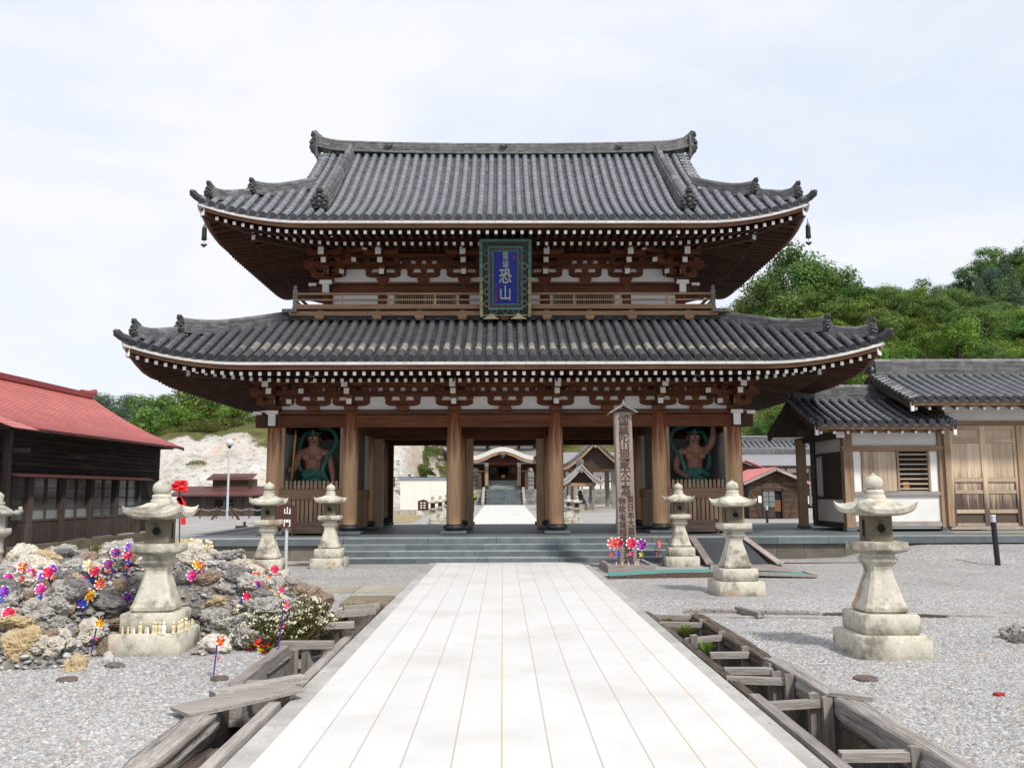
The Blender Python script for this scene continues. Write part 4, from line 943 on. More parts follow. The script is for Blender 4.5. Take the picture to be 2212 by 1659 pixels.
eaves(LOW, YF, 'lower', 0); eaves(UPR, UF, 'upper', 0)

# --- upper storey walls and balcony
b = MB(); b.bx(UX[0], UX[-1], UF - .03, UF + .03, 6.3, 7.2); b.bx(UX[0] - .03, UX[0] + .03, UF + .04, UR, 6.3, 7.2); b.bx(UX[-1] - .03, UX[-1] + .03, UF + .04, UR, 6.3, 7.2); b.bx(UX[0], UX[-1], UR, UR + .06, 6.3, 7.2)
b.build('upper_wall', 'plaster', GATE)
for i, x in enumerate(UX):
    for y in (UF, UR):
        q = MB(); q.lathe([(.15, 6.3), (.15, 7.47)], (x, y, 0), 14); q.build('upper_column', 'beam', GATE)
gbox('upper_beam', 'beam', (UX[0] - .25, UX[-1] + .25, UF - .12, UF + .1, 7.17, 7.39)); gbox('upper_beam', 'beam', (UX[0] - .3, UX[-1] + .3, UF - .16, UF + .14, 7.405, 7.472))
gbox('upper_beam', 'beam', (UX[0], UX[-1], UF - .10, UF - .032, 6.52, 6.62))
for x in (UX[0], UX[-1]): gbox('upper_beam', 'beam_y', (x - .1, x + .1, UF + .12, UR - .15, 7.17, 7.47))
for sx, x in ((-1, UX[0]), (1, UX[-1])):
    b = MB(); b.bx(x - .17, x + .17, UF - .44, UF - .34, 7.36, 7.47); b.bx(x - .09, x + .09, UF - .42, UF - .33, 7.12, 7.359); b.build('beam_nosing', 'white', GATE); b = MB(); b.bx(x + sx * .32, x + sx * .54, UF - .12, UF + .12, 7.38, 7.46); b.build('beam_nosing', 'white', GATE)
    b = MB(); b.bx(x - .1, x + .1, UF - .33, UF - .15, 7.12, 7.4); b.bx(min(x, x + sx * .5), max(x, x + sx * .5), UF - .09, UF + .09, 7.12, 7.37); b.build('beam_end', 'eave', GATE)
for sx in (-1, 1):
    xa, xb = GX + sx * 3.05, GX + sx * 1.45; x0, x1 = min(xa, xb), max(xa, xb)
    w = MB(); w.bx(x0, x1, UF - .075, UF - .035, 6.63, 6.69); w.bx(x0, x1, UF - .075, UF - .035, 7.12, 7.165); w.bx(x0 - .07, x0, UF - .08, UF - .035, 6.62, 7.165); w.bx(x1, x1 + .07, UF - .08, UF - .035, 6.62, 7.165)
    w.bx((x0 + x1) / 2 - .04, (x0 + x1) / 2 + .04, UF - .08, UF - .035, 6.69, 7.12)
    w.bx(x0, x1, UF - .036, UF - .031, 6.69, 7.12, 1)
    o = w.build('lattice_window', ['tan', 'eave'], GATE); q = MB(); n = 26
    for k in range(n): x = x0 + .03 + (x1 - x0 - .06) * k / (n - 1); q.bx(x - .012, x + .012, UF - .065, UF - .04, 6.69, 7.12)
    q.build('lattice', 'tan_z', o)
BAL = MB(); bx_, by_ = 5.72, 23.05
BAL.bx(GX - bx_, GX + bx_, by_, UF - .04, 6.50, 6.56); BAL.bx(GX - bx_, GX - 5.03, UF - .04, UR + .6, 6.50, 6.56); BAL.bx(GX + 5.03, GX + bx_, UF - .04, UR + .6, 6.50, 6.56)
BALC = BAL.build('balcony', 'tan', GATE)
b = MB(); b.bx(GX - bx_ - .06, GX + bx_ + .06, by_ + .03, by_ + .15, 6.32, 6.44); b.bx(GX - bx_ + .1, GX + bx_ - .1, by_ + .3, by_ + .4, 6.3, 6.49); b.build('balcony_beam', 'tan', BALC)
for x in UX + [GX - 2.3, GX + 2.3, GX]:
    b = MB(); block(b, x, by_ + .09, 6.20, .24, .115); b.bx(x - .06, x + .06, by_ + .1, UF, 6.33, 6.49); b.build('balcony_bracket', 'tan', BALC)
def rail(xa, ya, xb, yb):
    for z, w, h in ((6.60, .08, .055), (6.755, .05, .04), (6.92, .065, .055)):
        q = MB(); q.bar((xa, ya, z), (xb, yb, z), w, h); q.build('rail', 'tan', BALC)
    L = sqrt((xb - xa) ** 2 + (yb - ya) ** 2); n = max(2, int(L / 1.2))
    for k in range(n + 1):
        t = k / n; x, y = xa + (xb - xa) * t, ya + (yb - ya) * t
        q = MB(); q.bx(x - .035, x + .035, y - .03, y + .03, 6.63, 6.78); q.bx(x - .025, x + .025, y - .02, y + .02, 6.78, 6.90); q.build('rail_post', 'tan_z', BALC)
rail(GX - 5.66, by_ + .07, GX + 5.66, by_ + .07); rail(GX - 5.66, by_ + .08, GX - 5.66, UR + .5); rail(GX + 5.66, by_ + .08, GX + 5.66, UR + .5)
for sx in (-1, 1):
    q = MB(); q.lathe([(.065, 6.40), (.065, 6.97), (.075, 6.98), (.07, 7.02), (.03, 7.05), (.055, 7.09), (.05, 7.12), (.005, 7.17)], (GX + sx * 5.66, by_ + .07, 0), 12); q.build('corner_post', 'old_z', BALC)
    q = MB(); q.bx(GX + sx * 5.60, GX + sx * 5.98, by_ - .06, by_ + .06, 6.40, 6.49); q.build('beam_end', 'old_z', BALC)
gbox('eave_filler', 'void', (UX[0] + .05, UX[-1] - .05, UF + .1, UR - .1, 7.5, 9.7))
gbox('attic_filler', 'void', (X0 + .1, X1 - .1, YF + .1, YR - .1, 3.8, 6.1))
# ---------------------------------------------------------------- plaque, guardian statues, wind bells
def plaque():
    w, h = 1.36, 2.08; a, c = V3((GX + .02, 22.86, 6.24)), V3((GX + .02, 22.16, 8.20)); up = (c - a).normalized(); rt = V3((1, 0, 0)); nr = rt.cross(up)
    pl = lambda x, z, o: a + rt * x + up * z + nr * o                 # x across, z up, o towards the viewer
    t = thing('name_plaque', 'tall blue temple name plaque in a black and green scrolled frame', 'plaque', tuple(a))
    def slab(x0, x1, z0, z1, o0, o1, b, m=0, tone=None):
        vs = [pl(x, z, o) for o in (o0, o1) for x, z in ((x0, z0), (x1, z0), (x1, z1), (x0, z1))]
        b.add(vs, [(3, 2, 1, 0), (4, 5, 6, 7), (0, 1, 5, 4), (1, 2, 6, 5), (2, 3, 7, 6), (3, 0, 4, 7)], m, tone)
    k = w / 915; X = lambda px: (px - 622) * k; Z = lambda py: (1520 - py) * k
    b = MB(); slab(X(205), X(1040), Z(1490), Z(175), -.05, .0, b); b.build('backboard', 'blacklac', t)
    b = MB(); random.seed(4)
    for x0, x1 in ((165, 213), (1030, 1078)):
        y = 142
        for L in (195, 105, 125, 105, 125, 105, 120, 105, 120, 105, 130, 110): 
            if y + L > 1520: L = 1520 - y
            if L > 8: slab(X(x0 - 3), X(x1 + 3), Z(y + L - 4), Z(y + 3), -.06, .05 + .012 * rnd(), b, 0 if y < 700 else 1)
            y += L
    for x0, x1 in ((213, 352), (355, 470), (473, 560), (563, 680), (683, 770), (773, 885), (888, 1030)): slab(X(x0), X(x1), Z(188), Z(142), -.06, .05 + .012 * rnd(), b, 0)
    slab(X(213), X(1030), Z(1500), Z(1486), -.05, .04, b, 1)
    b.build('frame', ['verdigris', 'gilt'], t)
    def ring(x0, x1, y0, y1, th, o, m, name):
        b = MB(); slab(X(x0), X(x1), Z(y0 + th), Z(y0), 0, o, b); slab(X(x0), X(x1), Z(y1), Z(y1 - th), 0, o, b); slab(X(x0), X(x0 + th), Z(y1 - th), Z(y0 + th), 0, o, b); slab(X(x1 - th), X(x1), Z(y1 - th), Z(y0 + th), 0, o, b)
        b.build(name, m, t)
    ring(310, 930, 265, 1390, 28, .05, 'verdigris', 'outer_trim'); ring(338, 902, 293, 1362, 56, .03, 'purplepat', 'brocade_border'); ring(392, 848, 345, 1305, 20, .045, 'verdigris', 'inner_trim')
    b = MB(); slab(X(412), X(828), Z(1287), Z(363), .0, .02, b); b.build('panel', 'signblue', t)
    def scroll(cx, cy, ang, s=1.0):
        b = MB()
        for e in (1, -1):
            pts = []
            for i in range(15):
                u = i / 14
                if u < .45: q = (-36 + 0 * u, 0) if False else (-45 + 55 * (u / .45), e * (8 + 34 * (u / .45) ** 1.5) * (1 if u > .02 else .5))
                else: th = (u - .45) / .55 * 4.2; r = 24 * (1 - .55 * (u - .45) / .55); q = (10 + 24 - r * cos(th) * 1.0 - 0, e * (42 + r * sin(th) * 1.0))
                pts.append(q)
            pp = [pl(X(cx) + k * s * (cos(ang) * p[0] - sin(ang) * p[1]), Z(cy) + k * s * (sin(ang) * p[0] + cos(ang) * p[1]), .022) for p in pts]
            b.tube(pp, .0105 * s, 6, 0, .7, up=tuple(nr))
        return b
    for cy in (388, 618, 848, 1070, 1285):
        scroll(258, cy, 0).build('scroll', 'gilt' if cy > 500 else 'verdigris', t); scroll(986, cy, pi).build('scroll', 'gilt' if cy > 500 else 'verdigris', t)
    for cx in (424, 618, 810): scroll(cx, 1440, pi / 2).build('scroll', 'verdigris', t)
    for cx in (424, 618, 820): scroll(cx, 222, -pi / 2, .9).build('scroll', 'brocade' if 'brocade' in M else 'purplepat', t)
    for cx in (360, 855):
        b = MB(); f = lambda x, z, o: pl(X(cx + x), Z(z), o)
        prof = [(-140, 1548), (140, 1548), (95, 1530), (40, 1490), (0, 1450), (-40, 1490), (-95, 1530)]; n = len(prof)
        b.add([f(x, z, .03) for x, z in prof] + [f(x, z, .14) for x, z in prof], [(i, n + i, n + (i + 1) % n, (i + 1) % n) for i in range(n)] + [tuple(range(n))[::-1], tuple(range(n, 2 * n))]); b.build('foot', 'gilt', t)
    def put_text(s, size, px, py, mat, bold, squash, pitch=None, name='lettering'):
        b = MB(); b.text(s, size, lambda x, y, z: pl(X(px) + x, Z(py) + y, .024 + z), .008, 0, True, pitch, bold, squash); b.build(name, mat, t)
    put_text('霊場', 150 * k, 622, 370, 'letter', .001, .75, 155 * k)
    put_text('恐山', 285 * k, 618, 672, 'letter', .005, .80, 300 * k)
    put_text('山主某書', 60 * k, 452, 915, 'redseal', .001, .8, 62 * k) if False else None
    b = MB()
    for i in range(6): slab(X(438), X(472), Z(935 + i * 52 + 34), Z(935 + i * 52), .02, .023, b, 0); 
    # the small red column reads only as brush marks at this size
    b = MB(); random.seed(9)
    for i in range(5):
        for j in range(3): yy = 925 + i * 50 + j * 13; slab(X(440 + ru(-3, 4)), X(466 + ru(-6, 4)), Z(yy + 5), Z(yy), .02, .024, b)
        slab(X(452), X(456), Z(930 + i * 50 + 34), Z(928 + i * 50), .02, .0245, b)
    for y0 in (1165, 1210): slab(X(440), X(468), Z(y0 + 38), Z(y0), .02, .024, b)
    b.build('small_inscription', 'redseal', t)
    b = MB(); slab(X(763), X(790), Z(488), Z(428), .02, .024, b); b.build('seal', 'redseal', t)
plaque()

def skin_body(joints, edges, name, mat, parent, sub=2, root=0):
    me = bpy.data.meshes.new(name + '_skeleton'); me.from_pydata([j[0] for j in joints], edges, [])
    o = bpy.data.objects.new(name + '_skeleton', me); COL.objects.link(o)
    m = o.modifiers.new('skin', 'SKIN'); m.use_smooth_shade = True; m.branch_smoothing = .5
    for i, j in enumerate(joints):
        r = j[1] if isinstance(j[1], tuple) else (j[1], j[1]); me.skin_vertices[0].data[i].radius = r; me.skin_vertices[0].data[i].use_root = (i == root)
    s = o.modifiers.new('sub', 'SUBSURF'); s.levels = sub; s.render_levels = sub
    bpy.context.view_layer.update()
    m2 = bpy.data.meshes.new_from_object(o.evaluated_get(bpy.context.evaluated_depsgraph_get())); m2.name = name
    bpy.data.objects.remove(o); bpy.data.meshes.remove(me)
    m2.materials.clear(); m2.materials.append(M[mat]); m2.polygons.foreach_set('use_smooth', [True] * len(m2.polygons))
    q = bpy.data.objects.new(name, m2); COL.objects.link(q)
    if parent is not None: q.parent = parent
    q['_o'] = (0, 0, 0); return q
def statue(x, y, z0, left):
    lab = 'red brown guardian statue gripping an upright golden staff behind pickets' if left else 'red brown guardian statue with one arm raised and a fist at its hip'
    t = thing('guardian_statue', lab, 'statue', (x, y, z0), 'guardian statues of the gate', local=True)
    s = 1.0
    J = [((0, 0, 1.42), (.27, .20)), ((0, -.02, 1.62), (.26, .20)), ((0, -.03, 1.83), (.31, .23)), ((0, -.02, 2.03), (.27, .19)), ((0, -.02, 2.16), (.13, .13)), ((0, -.05, 2.30), (.155, .17)), ((0, -.06, 2.43), (.17, .18)), ((0, -.04, 2.55), (.12, .13)),
         ((-.36, -.01, 2.01), .135), ((.36, -.01, 2.01), .135)]
    E = [(0, 1), (1, 2), (2, 3), (3, 4), (4, 5), (5, 6), (6, 7), (3, 8), (3, 9)]
    J += [((-.16, 0, 1.05), .17), ((.16, 0, 1.05), .17), ((-.17, -.02, .55), .12), ((.17, -.02, .55), .12), ((-.18, 0, .10), .09), ((.18, 0, .10), .09), ((-.2, -.2, .06), .07), ((.2, -.2, .06), .07)]
    E += [(0, 10), (0, 11), (10, 12), (11, 13), (12, 14), (13, 15), (14, 16), (15, 17)]
    def arm(sh, pts):
        p = sh
        for q, r in pts: J.append((q, r)); E.append((p, len(J) - 1)); p = len(J) - 1
        return p
    def hand(w, base, d, sd, curl):
        # palm end, four fingers of unequal length and a thumb
        d, sd = V3(d).normalized(), V3(sd).normalized(); n = d.cross(sd)
        for i, L in enumerate((.085, .10, .095, .075)):
            a = V3(base) + sd * (.042 - .028 * i); J.append((tuple(a), .022)); E.append((w, len(J) - 1)); p = len(J) - 1
            m = a + d * (L * .55) + n * (.02 * curl); J.append((tuple(m), .019)); E.append((p, len(J) - 1)); p = len(J) - 1
            e = m + d * (L * (.5 - .9 * max(0, curl - .5))) + n * (.075 * curl); J.append((tuple(e), .016)); E.append((p, len(J) - 1))
        a = V3(base) - d * .06 + sd * .07; J.append((tuple(a), .024)); E.append((w, len(J) - 1)); e = a + d * .075 + sd * .02 + n * (.05 * curl); J.append((tuple(e), .019)); E.append((len(J) - 2, len(J) - 1))
    if left:
        w = arm(8, [((-.46, -.06, 1.76), .11), ((-.50, -.16, 1.55), .10), ((-.50, -.36, 1.47), .08), ((-.49, -.46, 1.49), .068)]); hand(w, (-.49, -.53, 1.50), (.25, -1, .1), (0, 0, 1), 1.0)
        w = arm(9, [((.47, -.02, 1.74), .115), ((.53, -.06, 1.52), .10), ((.58, -.14, 1.22), .075), ((.60, -.18, 1.10), .062)]); hand(w, (.61, -.21, 1.02), (.1, -.2, -1), (.5, -1, .2), .25)
    else:
        w = arm(8, [((-.48, -.02, 1.74), .115), ((-.54, -.06, 1.52), .105), ((-.42, -.26, 1.34), .08), ((-.34, -.34, 1.31), .072)]); hand(w, (-.27, -.39, 1.30), (1, -.35, -.05), (0, -.2, 1), 1.0)
        w = arm(9, [((.50, .0, 2.20), .115), ((.55, -.02, 2.40), .10), ((.55, -.08, 2.68), .08), ((.54, -.10, 2.80), .066)]); hand(w, (.54, -.12, 2.88), (0, -.1, 1), (-1, -.3, 0), .5)
    body = skin_body(J, E, 'body', 'skin', t, 2, 0)
    # face, chest and ears are modelled on as parts of the statue
    b = MB()
    for sx in (-1, 1): b.ball((sx * .065, -.212, 2.405), .030, 8, 0, .9, (1.25, .6, .8)); 
    b.build('eyes', 'petalwhite', t)
    b = MB()
    for sx in (-1, 1): b.ball((sx * .062, -.236, 2.404), .012, 6, 0, .1); b.tube([(sx * .03, -.225, 2.445), (sx * .07, -.232, 2.462), (sx * .125, -.195, 2.485)], [.014, .017, .008], 6)
    b.tube([(-.085, -.205, 2.285), (0, -.236, 2.272), (.085, -.205, 2.285)], [.008, .015, .008], 6); b.build('brows', 'hair', t)
    b = MB()
    for sx in (-1, 1): b = MB(); b.ball((sx * .178, -.04, 2.38), .05, 8, 0, None, (.4, .7, 1.3)); b.build('ear', 'skin', t)
    b = MB(); b.tube([(0, -.20, 2.44), (0, -.245, 2.37), (0, -.262, 2.335), (0, -.22, 2.315)], [.018, .028, .038, .02], 8)
    b.build('nose', 'skin', t); b = MB()
    for sx in (-1, 1): b.ball((sx * .15, -.20, 1.86), .13, 10, 0, None, (1.1, .55, .75))
    for r in range(3):
        for sx in (-1, 1): b.ball((sx * .07, -.185 - .004 * r, 1.70 - .095 * r), .058, 8, 0, None, (1.1, .5, .8))
    b.ball((0, -.22, 2.255), .055, 8, 0, None, (1.3, .7, .8)); b.build('face_relief', 'skin', t)
    b = MB(); b.ball((0, .0, 2.58), .165, 12, 0, None, (1, 1, .6)); b.ball((0, .02, 2.74), .08, 10, 0, None, (1, 1, 1.1)); b.build('hair', 'hair', t)
    b = MB(); b.tube([(.185 * cos(a), -.02 + .19 * sin(a), 2.53) for a in [2 * pi * i / 16 for i in range(17)]], .026, 6); b.ball((0, -.2, 2.57), .05, 8, 0, .8, (1, .5, 1.2)); b.build('headband', 'scarf', t)
    b = MB(); b.tube([(-.235 * cos(pi * i / 16), -.185 - .08 * sin(pi * i / 16), 2.05 - .16 * sin(pi * i / 16)) for i in range(17)], .012, 6); b.tube([(0, -.27, 1.9), (0, -.30, 1.79)], .012, 6)
    for i in range(13):
        a = pi * i / 12; b.ball((-.235 * cos(a), -.20 - .08 * sin(a), 2.05 - .16 * sin(a)), .020, 6, 0, None)
    for q in ((0, 1.83), (-.05, 1.86), (.05, 1.86), (0, 1.79)): b.ball((q[0], -.30, q[1]), .024, 6)
    b.build('necklace', 'gold', t); b = MB()
    for q in ([(.60, -.155, 1.17)] if left else [(-.40, -.28, 1.345)]): b.tube([(q[0] + .075 * cos(a), q[1] + .075 * sin(a), q[2]) for a in [2 * pi * i / 10 for i in range(11)]], .016, 6)
    b.build('bracelet', 'gold', t)
    # skirt with folds, sash, fluttering scarf ring
    b = MB(); N = 48
    b.surf(N, 10, lambda u, v: ((.29 + .20 * v ** .8 + .025 * v * sin(u * 2 * pi * 13)) * cos(2 * pi * u), (.23 + .12 * v + .025 * v * sin(u * 2 * pi * 13)) * sin(2 * pi * u) - .01, 1.47 - 1.05 * v), 0, None, True, lambda u, v: .3 + .5 * (.5 + .5 * sin(u * 2 * pi * 13)))
    b.build('skirt', 'scarf', t)
    b = MB(); b.surf(N, 4, lambda u, v: ((.30 + .13 * v) * cos(2 * pi * u), (.245 + .10 * v) * sin(2 * pi * u) - .01, 1.50 - (.17 + .05 * sin(u * 2 * pi * 6)) * v), 0, .9, True)
    b.tube([(.30 * cos(a), .245 * sin(a) - .01, 1.49 + .02 * sin(3 * a)) for a in [2 * pi * i / 20 for i in range(21)]], .04, 8, 0, .8, False)
    b.build('sash', 'scarf', t)
    ring = [(-.33, -.10, 1.50), (-.40, -.12, 1.70), (-.40, -.05, 1.9), (-.42, .1, 2.15), (-.36, .16, 2.42), (-.16, .18, 2.62), (.16, .18, 2.70), (.46, .16, 2.62), (.60, .12, 2.38), (.56, .02, 2.12), (.42, -.14, 1.92), (.36, -.22, 1.72), (.30, -.24, 1.52), (.38, -.2, 1.3), (.44, -.16, 1.05)]
    if not left: ring = [(-p[0] * 1.02, p[1], p[2]) for p in ring]
    sm = []
    for i in range(len(ring) - 1):
        for k in range(4):
            q = [V3(ring[max(0, min(len(ring) - 1, i + j))]) for j in (-1, 0, 1, 2)]; u = k / 4
            sm.append(.5 * ((2 * q[1]) + (q[2] - q[0]) * u + (2 * q[0] - 5 * q[1] + 4 * q[2] - q[3]) * u * u + (3 * q[1] - q[0] - 3 * q[2] + q[3]) * u ** 3))
    b = MB(); b.sweep(sm, [(-.055, -.012), (-.02, .01), (.02, -.012), (.055, .012), (.055, .02), (.02, -.002), (-.02, .02), (-.055, .0)], (0, 1, .05), 0, .8, True, True); b.build('scarf', 'scarf', t)
    b = MB(); b.lathe([(.42, 0), (.46, .06), (.40, .10)], (0, 0, 0), 14); b.build('pedestal', 'base_stone', t)
    if left:
        b = MB(); p0 = V3((-.47, -.555, 1.22)); d = V3((.06, .0, 1)).normalized(); pr = [(.022, 0), (.03, .1), (.03, .62), (.045, .66), (.03, .7)]
        z = .7
        for i in range(5): pr += [(.03, z + .02), (.05, z + .06), (.03, z + .1)]; z += .11
        pr += [(.012, z + .12)]
        b.tube([p0 + d * q[1] for q in pr], [q[0] for q in pr], 8, 0, .6); b.build('staff', 'gold', t)
    return t
statue(-5.24, 24.3, PZ + .18, True); statue(5.34, 24.3, PZ + .18, False)
# name board inside the left niche
t = thing('name_board', 'narrow pale vertical name board beside the staff holding statue', 'board', (-4.22, 24.0, 1.0))
b = MB(); b.bx(-4.29, -4.06 - .0, 24.0, 24.03, 1.75, 2.85); b.build('board', 'tan_z', t)
b = MB(); b.text('奉納金剛力士像', .13, lambda x, y, z: V3((-4.175 + x, 23.995 - z, 2.82 + y)), .004, 0, True, .15, .002, .9); b.build('lettering', 'ink', t)
def bell(x, y, z, lab):
    t = thing('wind_bell', lab, 'wind bell', (x, y, z), 'wind bells at the upper eave corners')
    b = MB(); b.tube([(x, y, z + .16), (x, y, z)], .008, 6); b.tube([(x + .03 * cos(a), y, z + .03 + .03 * sin(a)) for a in [2 * pi * i / 10 for i in range(11)]], .008, 6); b.build('hook', 'bronze', t)
    b = MB(); b.lathe([(.03, 0), (.055, -.02), (.06, -.08), (.064, -.28), (.07, -.34), (.066, -.35), (.05, -.34)], (x, y, z), 14); b.build('bell_body', 'bronze', t)
    b = MB(); b.tube([(x, y, z - .33), (x, y, z - .45)], .007, 6); b.prism([(x - .09, z - .47), (x - .05, z - .44), (x, z - .47), (x + .05, z - .44), (x + .09, z - .47), (x + .04, z - .52), (x, z - .55), (x - .04, z - .52)], y - .006, y + .006); b.build('clapper', 'bronze', t)
for u, v, lab in ((442, 490, 'dark bronze wind bell under the left corner of the upper eave'), (1745, 486, 'dark bronze wind bell under the right corner of the upper eave')):
    p = P(u, v, YM - UPR.B + .22); bell(p.x, p.y, p.z, lab)
# ---------------------------------------------------------------- stone lanterns, grave post, sign, ramp
def lantern_meshes():
    out = []
    r = .02
    def blk(w, z0, z1, ch=.06): b = MB(); b.lathe([(w / 2 - .012, z0), (w / 2, z0 + .012), (w / 2, z1 - .015), (w / 2 - .015, z1)], sq=ch); b.lathe; return b
    out.append(('plinth', blk(.74, -.06, .22, .05).mesh('plinth', 'lantern')))
    out.append(('base_block', blk(.58, .222, .42, .06).mesh('base_block', 'lantern')))
    b = MB(); b.lathe([(.20, .422), (.225, .445), (.225, .475), (.205, .51), (.172, .62), (.14, .73), (.118, .81), (.114, .85), (.124, .89), (.16, .935), (.166, .96), (.142, .985), (.142, 1.01)], sq=.22, smooth=False)
    out.append(('pedestal', b.mesh('pedestal', 'lantern')))
    b = MB(); b.lathe([(.145, 1.012), (.20, 1.035), (.235, 1.05), (.238, 1.06), (.238, 1.125), (.23, 1.138)], sq=.07); out.append(('shelf', b.mesh('shelf', 'lantern')))
    b = MB(); b.lathe([(.125, 1.14), (.125, 1.40)], sq=.06)
    for k in range(4):
        m = M4.Rotation(k * pi / 2, 4, 'Z'); q = MB()
        if k % 2 == 0: q.lathe([(.046, 0), (.052, .008), (.044, .009), (.042, -.02)], (0, 0, 0), 16, 0, .3, True, None, M4.Rotation(pi / 2, 3, 'X')); q.add([(.044 * cos(2 * pi * j / 16), -.0045, .044 * sin(2 * pi * j / 16)) for j in range(16)], [tuple(range(16))], 1, .5); q.v = [(x, y - .125, z + 1.275) for x, y, z in q.v]
        else: q.bx(-.035, .035, -.128, -.126, 1.19, 1.36, 1); q.bx(-.042, -.035, -.133, -.124, 1.185, 1.365); q.bx(.035, .042, -.133, -.124, 1.185, 1.365); q.bx(-.042, .042, -.133, -.124, 1.365, 1.372); q.bx(-.042, .042, -.133, -.124, 1.178, 1.185)
        b.merge(q, m)
    out.append(('fire_box', b.mesh('fire_box', ['shade_and_dirt', 'void'])))
    b = MB(); N = 20; hw = .305
    def top(u, v):
        x, y = 2 * u - 1, 2 * v - 1; m = max(abs(x), abs(y)); c = (abs(x) * abs(y)) ** 3; rr = min(1.0, sqrt(x * x + y * y) / 1.0)
        dome = .15 * (1 - min(1, m / .97) ** 2.3) ; return V3((x * hw * (1 + .03 * c), y * hw * (1 + .03 * c), 1.47 + dome * .72 + .085 * c + .012 * (1 if m < .42 else 0)))
    def bot(u, v):
        x, y = 2 * u - 1, 2 * v - 1; c = (abs(x) * abs(y)) ** 3; m = max(abs(x), abs(y)); return V3((x * hw * .99, y * hw * .99, 1.398 + .03 * m ** 3 + .06 * c))
    b.surf(N, N, top, 0, .8, True); b.surf(N, N, lambda u, v: bot(1 - u, v), 0, .3, True)
    for f in (lambda u: (u, 0), lambda u: (1, u), lambda u: (1 - u, 1), lambda u: (0, 1 - u)): b.surf(N, 1, lambda u, v: bot(*f(u)) * (1 - v) + top(*f(u)) * v, 0, .6)
    out.append(('cap_roof', b.mesh('cap_roof', 'lantern')))
    b = MB(); b.lathe([(.10, 1.555), (.115, 1.575), (.115, 1.61), (.095, 1.625), (.105, 1.64), (.10, 1.665), (.075, 1.675)], n=20); b.lathe([(.06, 1.672), (.088, 1.69), (.10, 1.72), (.10, 1.75), (.088, 1.785), (.06, 1.808), (.03, 1.822), (.012, 1.838), (.003, 1.85)], n=20)
    out.append(('finial', b.mesh('finial', 'lantern'))); return out
LM = lantern_meshes()
def stone_lantern(x, y, lab, rz=0, s=1.0, z=None, group='stone lanterns lining the approach'):
    t = thing('stone_lantern', lab, 'stone lantern', (x, y, zg(x, y) if z is None else z), group, True, rz); t.scale = (s, s, s * ru(.985, 1.012)); t.rotation_euler = (R(ru(-.7, .7)), R(ru(-.7, .7)), rz)
    for nm, me in LM:
        o = bpy.data.objects.new(nm, me); COL.objects.link(o); o.parent = t
    return t
stone_lantern(3.76, 8.86, 'nearest stone lantern at the right with yellow lichen on its wide plinth', R(1.5), .95)
stone_lantern(3.66, 13.92, 'right stone lantern with rust stains on its plinth beside the green mat', R(2), .965)
stone_lantern(3.85, 19.12, 'small looking right stone lantern right beside the ramp and steps', R(-3), .965)
stone_lantern(-3.58, 9.26, 'stone lantern rising from the rock heap with small cream figures on its plinth', R(3), .95)
stone_lantern(-4.26, 16.1, 'left stone lantern just behind the rock heap beside the brown sign', R(5), .965)
stone_lantern(-3.72, 19.05, 'left stone lantern standing at the left end of the steps', R(0), .965)
def round_lantern(x, y):
    t = thing('round_stone_lantern', 'slender round pillared lantern with curled roof tips at the left edge', 'stone lantern', (x, y, 0)); t.scale = (.82, .82, .80)
    L = lambda prof, n=20: MB().lathe(prof, (x, y, 0), n)
    L([(.40, -.05), (.40, .12), (.30, .2), (.24, .24)]).build('foot', 'lantern_grey', t)
    L([(.19, .24), (.175, .28), (.165, .55), (.19, .57), (.19, .62), (.165, .64), (.16, .9), (.18, .93)]).build('pillar', 'lantern_grey', t)
    L([(.18, .93), (.34, 1.02), (.36, 1.05), (.36, 1.15), (.33, 1.16)], 6).build('shelf', 'lantern_grey', t)
    b = L([(.20, 1.16), (.20, 1.47)], 6); b.bx(x - .06, x + .06, y - .18, y - .172, 1.24, 1.40, 1)
    for i in range(-2, 3): b.bar((x - .06, y - .185, 1.32 + i * .03 - .05), (x + .06, y - .185, 1.32 + i * .03 + .05), .008, .008); b.bar((x - .06, y - .185, 1.32 + i * .03 + .05), (x + .06, y - .185, 1.32 + i * .03 - .05), .008, .008)
    b.build('fire_box', ['lantern_grey', 'void'], t)
    b = L([(.30, 1.46), (.44, 1.50), (.46, 1.54), (.38, 1.58), (.25, 1.66), (.14, 1.72)], 6)
    for k in range(6):
        a = pi / 3 * k; d = V3((cos(a), sin(a), 0)); c = V3((x, y, 1.54)) + d * .43
        b.tube([c, c + d * .09 + V3((0, 0, .0)), c + d * .15 + V3((0, 0, .05)), c + d * .13 + V3((0, 0, .10)), c + d * .08 + V3((0, 0, .10))], [.06, .055, .05, .045, .035], 8)
    b.build('cap_roof', 'lantern_grey', t)
    L([(.13, 1.72), (.15, 1.75), (.15, 1.79), (.09, 1.80), (.12, 1.84), (.10, 1.86), (.12, 1.92), (.115, 1.97), (.06, 2.02), (.005, 2.06)]).build('finial', 'lantern_grey', t)
round_lantern(-9.90, 17.35)

